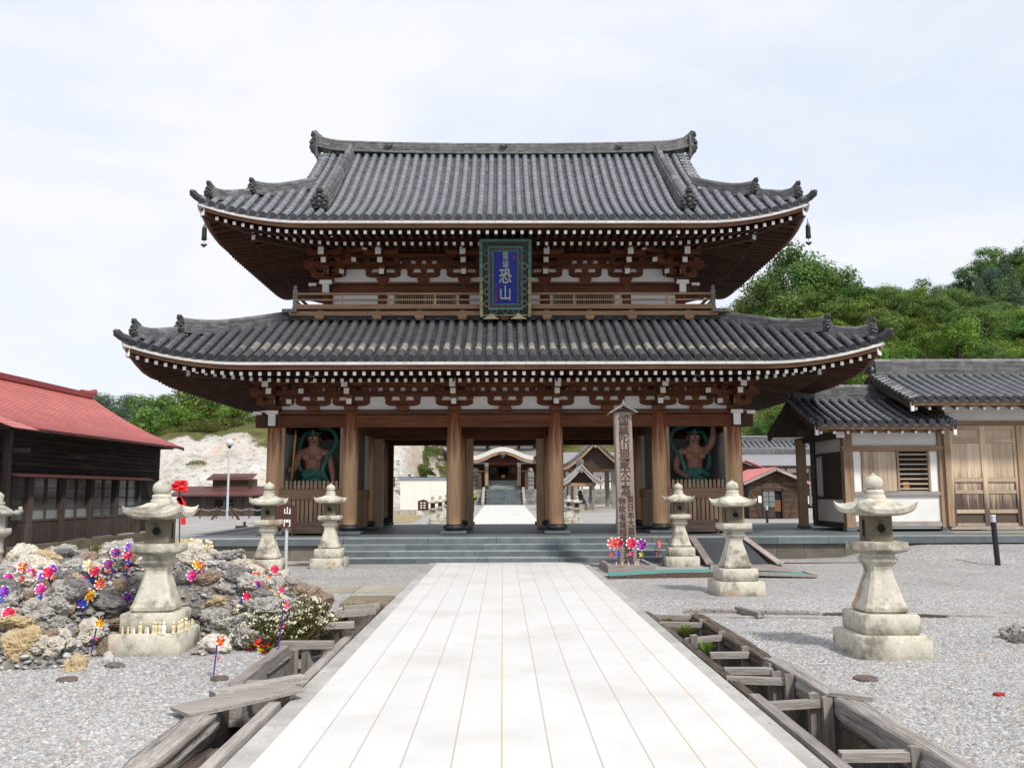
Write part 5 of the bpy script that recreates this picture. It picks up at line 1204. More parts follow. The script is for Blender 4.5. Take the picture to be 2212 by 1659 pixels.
def grave_post():
    x0, y0 = 2.60, 18.45; lean = M4.Rotation(R(-.9), 4, 'Y'); at = lambda p: lean @ V3(p) + V3((x0, y0, 0))
    t = thing('memorial_post', 'tall weathered square grave post with brushed characters and a small roof', 'grave post', (x0, y0, 0))
    b = MB(); b.box((0, 0, 1.63), (.355, .30, 3.26)); b.v = [tuple(at(p)) for p in b.v]; b.build('post', 'post_wood', t)
    b = MB()
    for s in (-1, 1): b.bar((0, -.32, 3.38), (0, .3, 3.38), .01, .01); 
    b = MB()
    for s in (-1, 1): b.add([(0, -.27, 3.395), (s * .28, -.27, 3.235), (s * .28, .27, 3.235), (0, .27, 3.395), (0, -.27, 3.425), (s * .30, -.27, 3.255), (s * .30, .27, 3.255), (0, .27, 3.425)], [(0, 1, 5, 4), (1, 2, 6, 5), (2, 3, 7, 6), (4, 5, 6, 7), (3, 2, 1, 0)], 0)
    b.box((0, 0, 3.435), (.05, .58, .03)); b.box((0, -.24, 3.46), (.025, .03, .09)); b.v = [tuple(at(p)) for p in b.v]; b.build('small_roof', 'old', t)
    for body, size, x, z, pitch, sq in (('伽羅陀山地蔵大士為', .245, 0, 3.21, .188, .92), ('東日本大震災', .165, .085, 1.50, .163, .92), ('物故者諸精霊', .165, -.085, 1.47, .163, .92), ('冥福', .245, .01, .50, .225, .92)):
        b = MB()
        for i, (ox, oz) in enumerate(((0, 0), (-.007, 0), (.007, .002), (0, .006), (0, -.004))): b.text(body, size, (lambda a, c, d, ox=ox, oz=oz, i=i: at((x + ox + a, -.151 - d - .0007 * i, z + oz + c))), .002, 0, True, pitch, 0, sq)
        b.build('lettering', 'ink', t)
grave_post()
t = thing('timber_tray', 'low weathered timber tray round the foot of the grave post', 'tray', (2.55, 18.3, 0))
for (xa, xb, ya, yb) in ((2.08, 3.02, 17.45, 17.53), (2.08, 3.02, 19.0, 19.08), (2.08, 2.15, 17.54, 18.99), (2.95, 3.02, 17.54, 18.99)):
    b = MB(); b.bx(xa, xb, ya, yb, .0, .15); b.build('tray_board', 'old_x', t)
b = MB(); b.bx(2.15, 2.95, 17.53, 19.0, .0, .11); b.build('tray_floor', 'pebble', t)
def sign():
    x, y = -4.63, 18.95; t = thing('post_sign', 'brown pentagonal name sign on a thin white post', 'sign', (x, y, 0))
    b = MB(); b.tube([(x, y, -.1), (x, y, 1.05)], .036, 12); b.build('post', 'steel', t)
    b = MB(); b.prism([(x - .215, .85), (x + .215, .85), (x + .215, 1.30), (x, 1.37), (x - .215, 1.30)], y - .07, y - .04); b.build('board', 'signbrown', t)
    for ch, zz in (('山', 1.29), ('門', 1.03)):
        b = MB()
        for i, ox in enumerate((0, -.004, .004)): b.text(ch, .17, lambda a, c, d: V3((x + .02 + ox + a, y - .071 - d - .0007 * i, zz + c)), .002, 0, False, None, 0, .95)
        b.build('lettering', 'signwhite', t)
sign()
def ramp():
    t = thing('wooden_ramp', 'dark sheeted ramp with pale side boards leaning on the platform', 'ramp', (5.1, 19.8, 0))
    b = MB(); b.add([(4.55, 20.79, .50), (5.62, 20.79, .50), (5.68, 18.85, .04), (4.50, 18.85, .04), (4.55, 20.79, .47), (5.62, 20.79, .47), (5.68, 18.85, .01), (4.50, 18.85, .01)], [(3, 2, 1, 0), (4, 5, 6, 7), (0, 1, 5, 4), (1, 2, 6, 5), (2, 3, 7, 6), (3, 0, 4, 7)]); b.build('ramp_sheet', 'slate', t)
    for xa, xb in ((4.46, 4.40), (5.66, 5.90)): b = MB(); b.bar((xa, 20.80, .535), (xb, 18.75, .055), .16, .03); b.bar((xa, 20.79, .42), (xb, 18.8, -.02), .05, .2, 1); b.build('side_board', ['rampwood', 'rot'], t)
    o = thing('boarded_mat', 'low boarded walkway covered in sea green matting', 'walkway', (3.9, 16.8, 0))
    n = 20
    f = lambda u, v: V3((1.96 + 3.75 * u, 16.28 + .62 * v + .32 * sin(pi * u) * .4 + .25 * u * (1 - u), .055 + .05 * sin(pi * min(1, u * 1.2))))
    b = MB(); b.surf(n, 2, f, 0, .5, True); b.build('matting', 'carpet', o)
    b = MB(); b.surf(n, 1, lambda u, v: f(u, 0) + V3((0, -.004, -.004 - .10 * (1 - v))), 0, .3); b.build('front_board', 'rot', o)
    b = MB(); b.add([tuple(f(.55, 1) + V3((0, .01, 0))), tuple(f(1, 1) + V3((.05, .01, 0))), (5.72, 18.82, .045), (4.42, 18.82, .045)], [(0, 1, 2, 3)]); b.bar(tuple(f(1, 0) + V3((.06, 0, 0))), tuple(f(1, 1) + V3((.06, 0, 0))), .1, .05); b.bar(tuple(f(.6, 0) + V3((0, -.03, -.01))), tuple(f(1, 0) + V3((.06, -.03, -.01))), .06, .05); b.build('pale_boarding', 'rampwood', o)
ramp()
def bollard(x, y, h, lab, lean=0):
    t = thing('bollard_light', lab, 'bollard light', (x, y, zg(x, y)), 'black bollard lights'); z = zg(x, y)
    b = MB(); b.lathe([(.055, -.1), (.055, h)], (x, y, z), 14); b.build('post', 'black', t)
    b = MB(); b.lathe([(.05, h), (.05, h + .12)], (x, y, z), 14); b.build('lens', 'steel', t)
    b = MB(); b.lathe([(.057, h + .12), (.057, h + .15), (.02, h + .155)], (x, y, z), 14); b.build('cap', 'steel', t)
    t.rotation_euler = (0, lean, 0)
p = G(2155, 1212, .10); bollard(p.x, p.y, .92, 'black bollard light on the gravel before the wooden gate doors', R(-2))
p = G(1658, 1142, .0); bollard(p.x, p.y, .78, 'black bollard light in front of the red roofed hut')
b = MB(); random.seed(8); p = G(2158, 1503)
b.box((p.x, p.y, .012), (.07, .05, .025), M4.Rotation(.3, 3, 'Z')); tag(b.build('paper_scrap', ['redseal'], origin=(p.x, p.y, 0)), 'small red and white scrap lying on the gravel', 'scrap')
# ---------------------------------------------------------------- rock heap, pinwheels, small figures, shrub
random.seed(101)
LX, LY = -3.58, 9.26
def mh(x, y):
    ex = (x + 4.75) / (2.6 if x > -4.75 else 1.75); ey = (y - 10.75) / (2.5 if y < 10.75 else 2.1)
    r2 = ex * ex + ey * ey
    if r2 >= 1: return 0.0
    h = min(.80, .98 * (1 - r2) ** .8) + .07 * NZ.noise((x * 1.7, y * 1.7, 3)) * (1 - r2) + .05 * NZ.noise((x * 5, y * 5, 1)) * (1 - r2)
    d = max(abs(x - LX) - .42, (abs(y - LY) - .42) if y > LY else (LY - y) - .42, 0.0)
    if y < LY and abs(x - LX) < .6: d = min(d, max(0, abs(x - LX) - .42))
    return max(0.0, h * sst(d / .55))
b = MB(); x0, x1, y0, y1 = -9.2, -2.1, 8.1, 13.0; n, m = 130, 90
b.surf(n, m, lambda u, v: (x0 + (x1 - x0) * u, y0 + (y1 - y0) * v, mh(x0 + (x1 - x0) * u, y0 + (y1 - y0) * v) - .012), 0, .5, True)
tag(b.build('rubble_ground', 'rubble'), kind='structure')
def onm(u, v, h=0.0):
    r = ray(u, v)
    d = 7.0
    while d < 15:
        p = V3((0, 0, EYE)) + r * (d / r.y)
        if p.z - h <= mh(p.x, p.y): break
        d += .03
    return V3((p.x, p.y, mh(p.x, p.y)))
def rock_mesh(name, seed, sub=3, craggy=.3):
    bm = bmesh.new(); bmesh.ops.create_icosphere(bm, subdivisions=sub, radius=1.0)
    rs = random.Random(seed); cuts = []
    for _ in range(9): c = V3((rs.uniform(-1, 1), rs.uniform(-1, 1), rs.uniform(-1, 1))).normalized(); cuts.append((c, rs.uniform(.55, .9)))
    for v in bm.verts:
        p = v.co.normalized(); r = 1.0
        for c, k in cuts:
            d = p.dot(c)
            if d * r > k: r = k / d
        q = p * 1.6 + V3((seed, seed * .7, 0)); r += craggy * (.55 * NZ.noise(q) + .50 * (.25 - abs(NZ.noise(q * 2.3))) + .34 * (.25 - abs(NZ.noise(q * 4.7))) + .22 * (.25 - abs(NZ.noise(q * 10))) + .1 * NZ.noise(q * 20))
        v.co = p * r
    me = bpy.data.meshes.new(name); bm.to_mesh(me); bm.free()
    a = me.attributes.new('tone', 'FLOAT', 'FACE'); a.data.foreach_set('value', [.45 + .55 * ((i * 37) % 17) / 17 for i in range(len(me.polygons))])
    me.polygons.foreach_set('use_smooth', [craggy < .15] * len(me.polygons)); return me
RK = {}
for kind, crag in (('rock_grey', .62), ('rock_pale', .6), ('rock_tan', .5), ('rock_brown', .34), ('rock_dark', .32)):
    RK[kind] = []
    for s in range(4):
        me = rock_mesh('rock', hash(kind) % 7 * 0 + {'rock_grey': 3, 'rock_pale': 17, 'rock_tan': 29, 'rock_brown': 41, 'rock_dark': 53}[kind] + s * 5.3, 5 if s < 2 else 4, crag); me.materials.append(M[kind]); RK[kind].append(me)
pm = rock_mesh('cobble', 91, 3, .08); pm.materials.append(M['pebble'])
def rock(p, sx, sy, sz, kind, label, group='rocks of the heap', v=None, rz=None, tilt=0.0, sink=.3, me=None):
    me = me or RK[kind][v if v is not None else random.randrange(4)]
    o = bpy.data.objects.new('rock', me); COL.objects.link(o); o.location = (p.x, p.y, p.z + sz * (1 - sink * 2) * .8)
    o.rotation_euler = (tilt * .5, tilt, ru(0, 6.28) if rz is None else rz); o.scale = (sx, sy, sz); o['_o'] = (0, 0, 0)
    return tag(o, label, 'rock', group)
KEY = [  # u, v of the foot centre, width px, height px, kind, label
 (42, 1422, 84, 78, 'rock_tan', 'big tan craggy rock at the left front edge of the heap'), (180, 1380, 62, 44, 'rock_pale', 'pale blunt rock beside the dark overhanging slab'),
 (208, 1316, 86, 36, 'rock_dark', 'large dark slab leaning behind the orange pinwheel'), (136, 1322, 46, 28, 'rock_tan', 'flat tan rock between the pink and the orange pinwheel'),
 (257, 1284, 42, 36, 'rock_brown', 'blocky brown rock topped by an orange edge left of the lantern'), (236, 1362, 84, 26, 'rock_brown', 'long brown slab roofing a dark hollow left of the lantern'),
 (163, 1448, 48, 40, 'rock_tan', 'orange tan boulder lying alone at the foot of the heap'), (456, 1312, 56, 24, 'rock_tan', 'elongated yellow rock right of the lantern pedestal'),
 (462, 1362, 64, 48, 'rock_grey', 'grey craggy rock just right of the lantern plinth'), (556, 1328, 78, 44, 'rock_grey', 'broad whitish grey rock under the blue pinwheel'),
 (654, 1292, 66, 38, 'rock_brown', 'brownish rock jutting out at the right end of the heap'), (462, 1408, 62, 42, 'rock_pale', 'white and tan pitted rock at the foot of the heap before the shrub'),
 (486, 1214, 48, 26, 'rock_grey', 'grey pitted rock on top of the heap right of the lantern'), (512, 1234, 52, 28, 'rock_pale', 'white rock below the topmost grey rock'), (498, 1258, 46, 24, 'rock_dark', 'black flaky rock beneath the white rock at the top'),
 (443, 1262, 56, 30, 'rock_brown', 'brown layered rock below the yellow and pink pinwheel'), (512, 1325, 34, 26, 'rock_brown', 'small pinkish brown rock left of the broad grey rock'), (524, 1352, 46, 30, 'rock_grey', 'dark grey rock behind the shrub blossoms'),
 (307, 1232, 46, 28, 'rock_pale', 'white rock on the crest left of the lantern'), (296, 1210, 26, 22, 'rock_dark', 'dark round rock on the crest left of the lantern'), (77, 1318, 30, 32, 'rock_pale', 'small white knobbly rock below the pink pinwheel'),
 (151, 1285, 48, 48, 'rock_tan', 'tall tan grey rock at the middle of the left slope'), (122, 1258, 40, 26, 'rock_grey', 'grey tan rock with a pale cap on the left crest'), (103, 1420, 30, 22, 'rock_pale', 'small white rock low on the left front slope'),
 (226, 1418, 36, 48, 'rock_brown', 'upright mottled brown rock next to the lantern plinth'), (245, 1443, 38, 14, 'rock_dark', 'flat dark stone at the foot of the heap by the plinth'), (484, 1368, 32, 20, 'rock_brown', 'dark brown lump above the white and tan pitted rock'),
 (604, 1310, 40, 34, 'rock_pale', 'pale pinkish rock beneath the edge on red pinwheel'), (555, 1285, 36, 34, 'rock_brown', 'brown upright rock left of the blue pinwheel'), (640, 1330, 44, 30, 'rock_dark', 'dark shaded rock under the jutting rock at the right end'),
 (395, 1262, 34, 30, 'rock_dark', 'dark rock right behind the lantern pedestal'), (420, 1330, 42, 34, 'rock_dark', 'blackish rock in the gap right of the lantern'), (86, 1275, 34, 24, 'rock_brown', 'brown rock behind the pink pinwheel on the left'), (60, 1300, 40, 26, 'rock_brown', 'flat brown rock left of the small white knobbly rock'),
 (12, 1310, 60, 34, 'rock_grey', 'grey rock cut by the left edge of the view'), (20, 1358, 46, 30, 'rock_dark', 'dark rock under the pink and red pinwheel at the left edge'), (118, 1350, 36, 22, 'rock_grey', 'grey rock half buried in pebbles on the front slope'), (270, 1322, 50, 26, 'rock_grey', 'grey flat rock below the magenta pinwheel'), (480, 1290, 36, 22, 'rock_grey', 'grey rock above the elongated yellow rock')]
for i, (u, v, w, h, kind, lab) in enumerate(KEY):
    p = onm(u, v); d = p.y; k = d / 1880
    rock(p + V3((0, w * k * .25, 0)), w * k * .58, w * k * .45, h * k * .62, kind, lab, v=i % 4, rz=i * 1.7 if h > w * .6 else ru(-.3, .3), tilt=ru(-.25, .25))
p = onm(234, 1430); rock(p, .075, .07, .085, 'x', 'smooth round grey cobble propped against the lantern plinth', me=pm, tilt=.3)
p = onm(90, 1318); rock(p, .09, .07, .05, 'x', 'smooth oval beige cobble on the left slope', me=pm)
small = {'rock_grey': 'small rough grey lava rock among the pebbles of the heap', 'rock_pale': 'small pale sulphur rock among the pebbles of the heap', 'rock_brown': 'small brown rock among the pebbles of the heap', 'rock_dark': 'small dark rock among the pebbles of the heap', 'rock_tan': 'small tan rock among the pebbles of the heap'}
cnt = 0
while cnt < 240:
    x, y = ru(-6.4, -2.3), ru(8.4, 12.4); h = mh(x, y)
    if h < .06 or (abs(x - LX) < .6 and y < 10.3 and y > 8.6): continue
    kind = random.choices(list(small), [.36, .36, .13, .07, .08])[0]; s = ru(.05, .15) if rnd() < .8 else ru(.15, .22)
    rock(V3((x, y, h)), s * ru(.8, 1.3), s, s * ru(.5, .95), kind, small[kind], 'small rocks of the heap', tilt=ru(-.4, .4)); cnt += 1
def pebble(b, c, r, tone):
    t = ru(0, 6.28); q = [V3((cos(t + a) * r * ru(.8, 1.2), sin(t + a) * r * ru(.65, 1.1), ru(-.15, .2) * r)) for a in (0, 1.25, 2.5, 3.8, 5.0)]
    vs = [c + p for p in q] + [c + V3((ru(-.2, .2) * r, ru(-.2, .2) * r, r * ru(.45, .75)))]
    b.add(vs, [(i, (i + 1) % 5, 5) for i in range(5)], 0, tone, False)
def round_pebble(b, c, r, tone):
    t = ru(0, 6.28); sx, sy, sz = ru(.8, 1.3), ru(.7, 1.0), ru(.5, .8); m = M4.Rotation(ru(0, 6.28), 3, 'Z') @ M4.Rotation(ru(-.5, .5), 3, 'X'); vs = []
    for k, z in ((.72, -.45), (1.0, .1), (.62, .62)): vs += [c + m @ V3((cos(t + a) * r * k * sx * ru(.88, 1.1), sin(t + a) * r * k * sy * ru(.88, 1.1), z * r * sz)) for a in (0, 1.05, 2.1, 3.14, 4.2, 5.2)]
    b.add(vs, [(q * 6 + i, q * 6 + (i + 1) % 6, q * 6 + 6 + (i + 1) % 6, q * 6 + 6 + i) for q in (0, 1) for i in range(6)] + [(12, 13, 14, 15, 16, 17)], 0, tone, False)
b = MB()
for _ in range(13000):
    x, y = ru(-7.4, -2.2), ru(8.15, 12.6); h = mh(x, y)
    if h <= .004: continue
    r = ru(.013, .035) if rnd() < .85 else ru(.035, .07); round_pebble(b, V3((x, y, h + r * .2)), r, rnd())
tag(b.build('heap_pebbles', 'pebble'), kind='stuff')
b = MB()
for _ in range(150000):
    y = 4.55 + 8.6 * rnd() ** 1.35; x = ru(-.62, .64) * y * 1.02
    if -1.66 < x < 1.93 or LT[0] - .02 < x < LT[1] and y < LT[3] or RT[0] < x < RT[1] + .06 and y < RT[3] or mh(x, y) > 0: continue
    if abs(x - 3.76) < .42 and abs(y - 8.86) < .42 or abs(x - LX) < .42 and abs(y - LY) < .42: continue
    pebble(b, V3((x, y, -.002)), ru(.009, .019) if rnd() < .93 else ru(.016, .030), rnd() ** .9)
for _ in range(900):
    y = 4.6 + 12 * rnd() ** 1.4; sd = random.choice((-1, 1)); o_ = abs(random.gauss(0, .06)); x = -1.625 + .09 - o_ if sd < 0 else 1.90 - .09 + o_
    pebble(b, V3((x, y, .026 if -1.62 < x < 1.86 else 0)), ru(.006, .014), rnd() ** .9)
tag(b.build('loose_gravel', 'gravelstone'), kind='stuff')
p = G(2205, 1385); 
for i, (dx, dy, s, k) in enumerate(((0, 0, .14, 'rock_grey'), (.14, .05, .17, 'rock_dark'), (.03, .16, .15, 'rock_grey'), (.2, -.1, .12, 'rock_brown'), (-.08, -.06, .09, 'rock_dark'))):
    rock(V3((p.x + dx, p.y + dy, 0)), s, s * .8, s * .8, k, ['outermost grey lump', 'tall dark lump', 'rear grey lump', 'front brown lump', 'smallest dark lump'][i] + ' of the little stone pile at the right edge', 'little stone pile at the right edge')
# --- pinwheels
WH = {}
def wheel_mesh(cols, R_=.064, n=8, tips=True):
    key = (cols, R_, n, tips)
    if key in WH: return WH[key]
    b = MB(); mats = list(dict.fromkeys(list(cols) + ['petalwhite']))
    for i in range(n):
        a = 2 * pi * i / n; w = R_ * .40; c = cols[i % len(cols)]
        L = [(.06, .10), (.40, .9), (.84, 1.0), (1.0, .55)]; pts = []
        for rr, ww in L: pts.append((rr * R_, -ww * w * .5, -.004 - .10 * R_ * rr)); 
        prof = [V3((r_, s * ww * w * .55, (-.16 if s < 0 else .10) * R_ * ww)) for (rr, ww) in L for s in (-1, 1) for r_ in (rr * R_,)]
        m = M4.Rotation(a, 3, 'Y')
        vs = [m @ V3((q.y, q.z - (.15 * R_), q.x)) for q in prof]
        b.add(vs, [(0, 1, 3, 2), (2, 3, 5, 4)], mats.index(c), None, False)
        b.add(vs, [(4, 5, 7, 6)], mats.index('petalwhite' if tips else c), None, False)
    b.ball((0, -.02, 0), R_ * .14, 8, mats.index(cols[0]))
    WH[key] = b.mesh('wheel', mats); return WH[key]
def pinwheel(u, v, cols, label, h=.26, yaw=0.0, lean=0.0, small='red', stick='purple', R_=.064, tips=True, base=None, pitch=0.0, group='pinwheels stuck in the heap'):
    h *= .82 if base is None else 1; base = base or onm(u, v, h)
    t = thing('pinwheel', label, 'pinwheel', tuple(base), group, True)
    top = V3((sin(lean) * h, 0, cos(lean) * h))
    b = MB(); b.tube([(-.0 - sin(lean) * .05, 0.0, -.05), top + V3((sin(lean), 0, cos(lean))) * .03], .0065, 6); b.build('stick', stick, t)
    for nm, me, q, k in (('wheel', wheel_mesh(cols, R_, 8, tips), top, 0), ('small_wheel', wheel_mesh((small,), R_ * .48, 5, False), top * .55, 1)):
        o = bpy.data.objects.new(nm, me); COL.objects.link(o); o.parent = t; o.location = q + V3((sin(yaw) * .02, -.022 * cos(yaw), 0)); o.rotation_euler = (pitch, ru(0, 1.5), yaw + (.3 if k else 0))
PW = [(6, 1278, ('magenta', 'blue'), 'pinwheel with magenta and blue petals cut by the left edge', .2, .3, .1, 'blue'), (51, 1226, ('yellow', 'magenta'), 'yellow and magenta pinwheel beside a yellow stick on the left crest', .32, .2, .0, 'red'),
 (78, 1232, ('red', 'pink'), 'red and pink pinwheel leaning on a yellow stick', .34, .5, .45, 'red', 'yellow'), (91, 1248, ('blue', 'magenta'), 'low blue and magenta pinwheel behind the yellow stick', .16, -.2, .2, 'blue'),
 (88, 1277, ('pink', 'magenta'), 'full pink pinwheel with white tips low on the left slope', .2, -.1, .1, 'blue'), (29, 1325, ('pink', 'red'), 'pink and red pinwheel without white tips at the left front', .17, .4, -.3, 'yellow'),
 (176, 1219, ('petalwhite', 'yellow'), 'white and yellow pinwheel behind a red one in the middle of the left slope', .36, .1, .3, 'pink'), (184, 1233, ('red', 'pink'), 'red and pink pinwheel in front of the white and yellow one', .34, .2, .4, 'blue'),
 (208, 1238, ('pink', 'magenta'), 'pink pinwheel turned sideways on a leaning stick', .3, 1.1, -.35, 'yellow'), (242, 1196, ('blue', 'red'), 'blue and red pinwheel with white tips standing tall on the crest', .36, .1, .18, 'yellow'),
 (276, 1187, ('magenta', 'blue'), 'magenta and blue pinwheel at the top of a double stick left of the lantern', .46, .5, .05, 'blue'), (275, 1205, ('red', 'pink'), 'red and pink pinwheel just below the magenta one left of the lantern', .36, .2, .05, 'red'),
 (195, 1262, ('orange', 'pink'), 'orange pinwheel half turned away behind the large yellow and orange one', .22, .9, .5, 'red'), (176, 1284, ('orange', 'yellow'), 'large orange and yellow pinwheel at the middle of the slope', .3, .1, .35, 'blue', 'purple', .095),
 (277, 1291, ('magenta', 'blue'), 'magenta and blue swirl pinwheel low by the lantern pedestal', .17, .0, .0, 'red'),
 (413, 1220, ('orange', 'yellow'), 'orange and yellow pinwheel behind the right side of the lantern pedestal', .3, .7, .25, 'red'), (450, 1228, ('yellow', 'magenta'), 'yellow and magenta pinwheel with white tips right of the lantern', .24, 0, -.35, 'red'),
 (570, 1224, ('red', 'pink'), 'red pinwheel tilted right before the left lantern by the sign', .3, .6, .5, 'orange'), (503, 1276, ('red', 'pink'), 'red and pink pinwheel lying nearly flat over the yellow rock', .22, .9, .9, 'blue'),
 (562, 1264, ('blue', 'red'), 'blue pinwheel with white tips above the broad grey rock', .2, 0, -.2, 'magenta'), (605, 1272, ('pink', 'red'), 'pink and red pinwheel seen edge on at the right end of the heap', .24, 1.2, -.05, 'pink')]
PW += [(62, 1240, ('red', 'magenta'), 'small red and magenta pinwheel low between the yellow and the red ones at the left', .18, .3, .2, 'blue'), (160, 1300, ('blue', 'purple'), 'blue and purple pinwheel lying low left of the large orange one', .14, .6, .7, 'magenta'),
 (222, 1256, ('yellow', 'orange'), 'small yellow pinwheel above the brown rock by the pedestal', .16, .2, -.2, 'yellow'), (410, 1248, ('pink', 'magenta'), 'pink pinwheel low behind the right side of the lantern pedestal', .14, .3, .2, 'pink'), (545, 1243, ('orange', 'red'), 'small orange pinwheel below the tilted red one by the second left lantern', .14, .2, .4, 'orange'),
 (20, 1250, ('magenta', 'pink'), 'magenta pinwheel near the left edge behind the blue one', .2, -.2, .1, 'yellow'), (232, 1222, ('red', 'blue'), 'red and blue pinwheel on the crest below the tall blue one', .2, .3, .1, 'red'), (120, 1232, ('blue', 'magenta'), 'blue and magenta pinwheel alone on the left crest', .22, .1, -.15, 'orange')]
for q in PW:
    u, v, cols, lab, h, yaw, lean, sm = q[:8]; pinwheel(u, v, cols, lab, h, yaw, lean, sm, q[8] if len(q) > 8 else 'purple', q[9] * .78 if len(q) > 9 else .064)
pinwheel(0, 0, ('orange', 'yellow'), 'orange and yellow pinwheel seen edge on beside the plinth', .34, 1.15, .15, 'pink', base=V3((LX - .49, LY - .36, .0)))
pinwheel(0, 0, ('orange', 'magenta'), 'orange pinwheel edge on rising from the side board of the left drain', .44, 1.2, .1, 'pink', base=V3((-2.19, 8.75, .08)))
pinwheel(0, 0, ('orange', 'red'), 'orange pinwheel edge on standing alone in the gravel by the left drain', .33, 1.25, .08, 'pink', base=V3((-2.52, 7.85, 0)))
for (x, y, cols, lab, h, yaw, sm) in ((2.18, 17.7, ('pink', 'orange'), 'pink and orange pinwheel at the left corner of the timber tray', .40, .1, 'red'), (2.31, 17.8, ('red', 'pink'), 'red and pink pinwheel second from the left in the timber tray', .40, -.1, 'blue'),
     (2.56, 17.7, ('pink', 'red'), 'deep pink pinwheel in front of the grave post', .40, 0, 'pink'), (2.76, 17.7, ('magenta', 'purple'), 'purple and magenta pinwheel at the right foot of the grave post', .37, 0, 'yellow'), (2.98, 17.7, ('orange', 'pink'), 'orange pinwheel edge on at the right end of the timber tray', .44, 1.2, 'red')):
    pinwheel(0, 0, cols, lab, h + .06, yaw, .04 if yaw < 1 else .25, sm, base=V3((x, y, .11)), R_=.12, tips=cols[0] != 'orange', group='pinwheels in the timber tray')
def fallen(u, v, lab, cols, z=0.02):
    p = G(u, v, z) if z < .1 else onm(u, v); t = thing('fallen_flower', lab, 'plastic flower', tuple(p), 'fallen plastic flowers', True)
    o = bpy.data.objects.new('petals', wheel_mesh(cols, .10, 8, False)); COL.objects.link(o); o.parent = t; o.location = (0, 0, .05); o.rotation_euler = (1.0, .4, ru(0, 3))
    b = MB(); b.tube([(0, 0, .05), (.10, -.05, .03), (.2, -.12, .01)], .007, 6); b.build('stem', 'yellow', t)
    b = MB()
    for i in range(7): a = ru(0, 6.28); b.bar((0, 0, .01), (.1 * cos(a), .1 * sin(a), .05 + .03 * rnd()), .03, .003)
    b.build('leaves', 'bushleaf', t)
fallen(545, 1402, 'fallen red plastic flower with a yellow stem at the foot of the shrub', ('red',)); fallen(578, 1408, 'fallen red plastic flower with yellow centre beside the drain corner', ('red', 'yellow', 'red', 'red'))
p = G(487, 1612, -.42); t = thing('fallen_flower', 'dull magenta plastic flower lying at the bottom of the left drain', 'plastic flower', tuple(p), 'fallen plastic flowers', True)
o = bpy.data.objects.new('petals', wheel_mesh(('magenta', 'red'), .09, 8, False)); COL.objects.link(o); o.parent = t; o.location = (0, 0, .05); o.rotation_euler = (.9, 0, .5)
# red cloth flower on a pole behind the nearest left lantern
p = V3((-3.80, 10.45, mh(-3.80, 10.45))); t = thing('cloth_flower_pole', 'red cloth flower with ribbons on a pole behind the left lantern', 'cloth flower', tuple(p))
tp = P(388, 1052, 10.45)
b = MB(); b.tube([p, tp], .008, 8); b.build('pole', 'boxwood', t)
b = MB()
for i in range(26): a = ru(0, 6.28); e = ru(-.6, 1); b.ball(tp + V3((cos(a) * .07 * (1 - .5 * abs(e)), sin(a) * .06, e * .08)), ru(.03, .045), 6, 0, None, (1.3, 1, .6))
b.build('flower', 'red', t)
for k, (du, dv) in enumerate(((0, 0), (8, 6))):
    b = MB(); a = tp + V3((.0, -.03, -.12)); pts = [a, a + V3((.03 + .03 * k, 0, -.07)), a + V3((.02 + .05 * k, 0, -.14)), a + V3((.04 + .03 * k, 0, -.20 - .12 * k))]; b.sweep(pts, [(-.028, -.004), (.028, -.004), (.028, .004), (-.028, .004)], (0, 1, 0)); b.build('ribbon', 'red', t)
# --- small cream figures
def jizo_mesh(seed):
    rs = random.Random(seed); b = MB(); b.lathe([(.20, 0), (.21, .06), (.16, .10), (.17, .3), (.19, .48), (.15, .66), (.08, .72)], n=12); b.ball((0, 0, .85), .145, 10, 0, .8)
    b.ball((0, -.15, .5), .06, 6, 0, .6); return b.mesh('small_figure', 'bone')
JZ = jizo_mesh(1); JW = jizo_mesh(2); JW.materials[0] = M['petalwhite']
def jizo(x, y, z, h, lab, grp, me=None):
    o = bpy.data.objects.new('small_figure', me or JZ); COL.objects.link(o); o.location = (x, y, z); o.scale = (h * .95, h * .95, h); o.rotation_euler = (0, 0, ru(-.3, .3)); tag(o, lab, 'figurine', grp)
zt = .22 * .95
for zx, h in ((125, .07), (175, .072), (205, .07), (272, .125), (318, .07), (385, .125), (405, .12), (438, .125), (552, .12)): jizo(LX - .36 + zx / 600 * .71, LY - .315 + ru(-.01, .01), zt, h, 'small cream stone figure lined up on the front ledge of the left lantern plinth', 'cream figures on the lantern plinth')
for zx, h in ((228, .06), (342, .07), (475, .125)): jizo(LX - .36 + zx / 600 * .71, LY - .325, zt, h, 'small white figure among the cream ones on the front ledge of the plinth', 'white figures on the lantern plinth', JW)
for i, h in enumerate((.12, .125, .125, .13, .12, .08, .09, .07)): jizo(LX + .32 + ru(-.01, .015), LY - .27 + i * .062, zt, h, 'small cream stone figure on the right hand ledge of the left lantern plinth', 'cream figures on the right ledge of the plinth')
for i, (dx, dy, h) in enumerate(((-.16, 0, .2), (-.09, .05, .22), (-.03, -.02, .19), (.03, .05, .23), (.09, 0, .21), (-.12, -.09, .15), (.13, -.05, .16), (.0, -.1, .16))):
    x, y = -4.02 + dx + .12, 11.55 + dy; jizo(x, y, mh(x, y) + .02, h, 'small cream figure huddled with others on the heap behind the left lantern', 'cream figures huddled on the heap')
for i, dx in enumerate((-.02, .10, .22, .36, .41)): jizo(2.28 + dx, 17.6, .11, .10, 'tiny cream figure standing in the timber tray of the grave post', 'tiny figures in the tray')
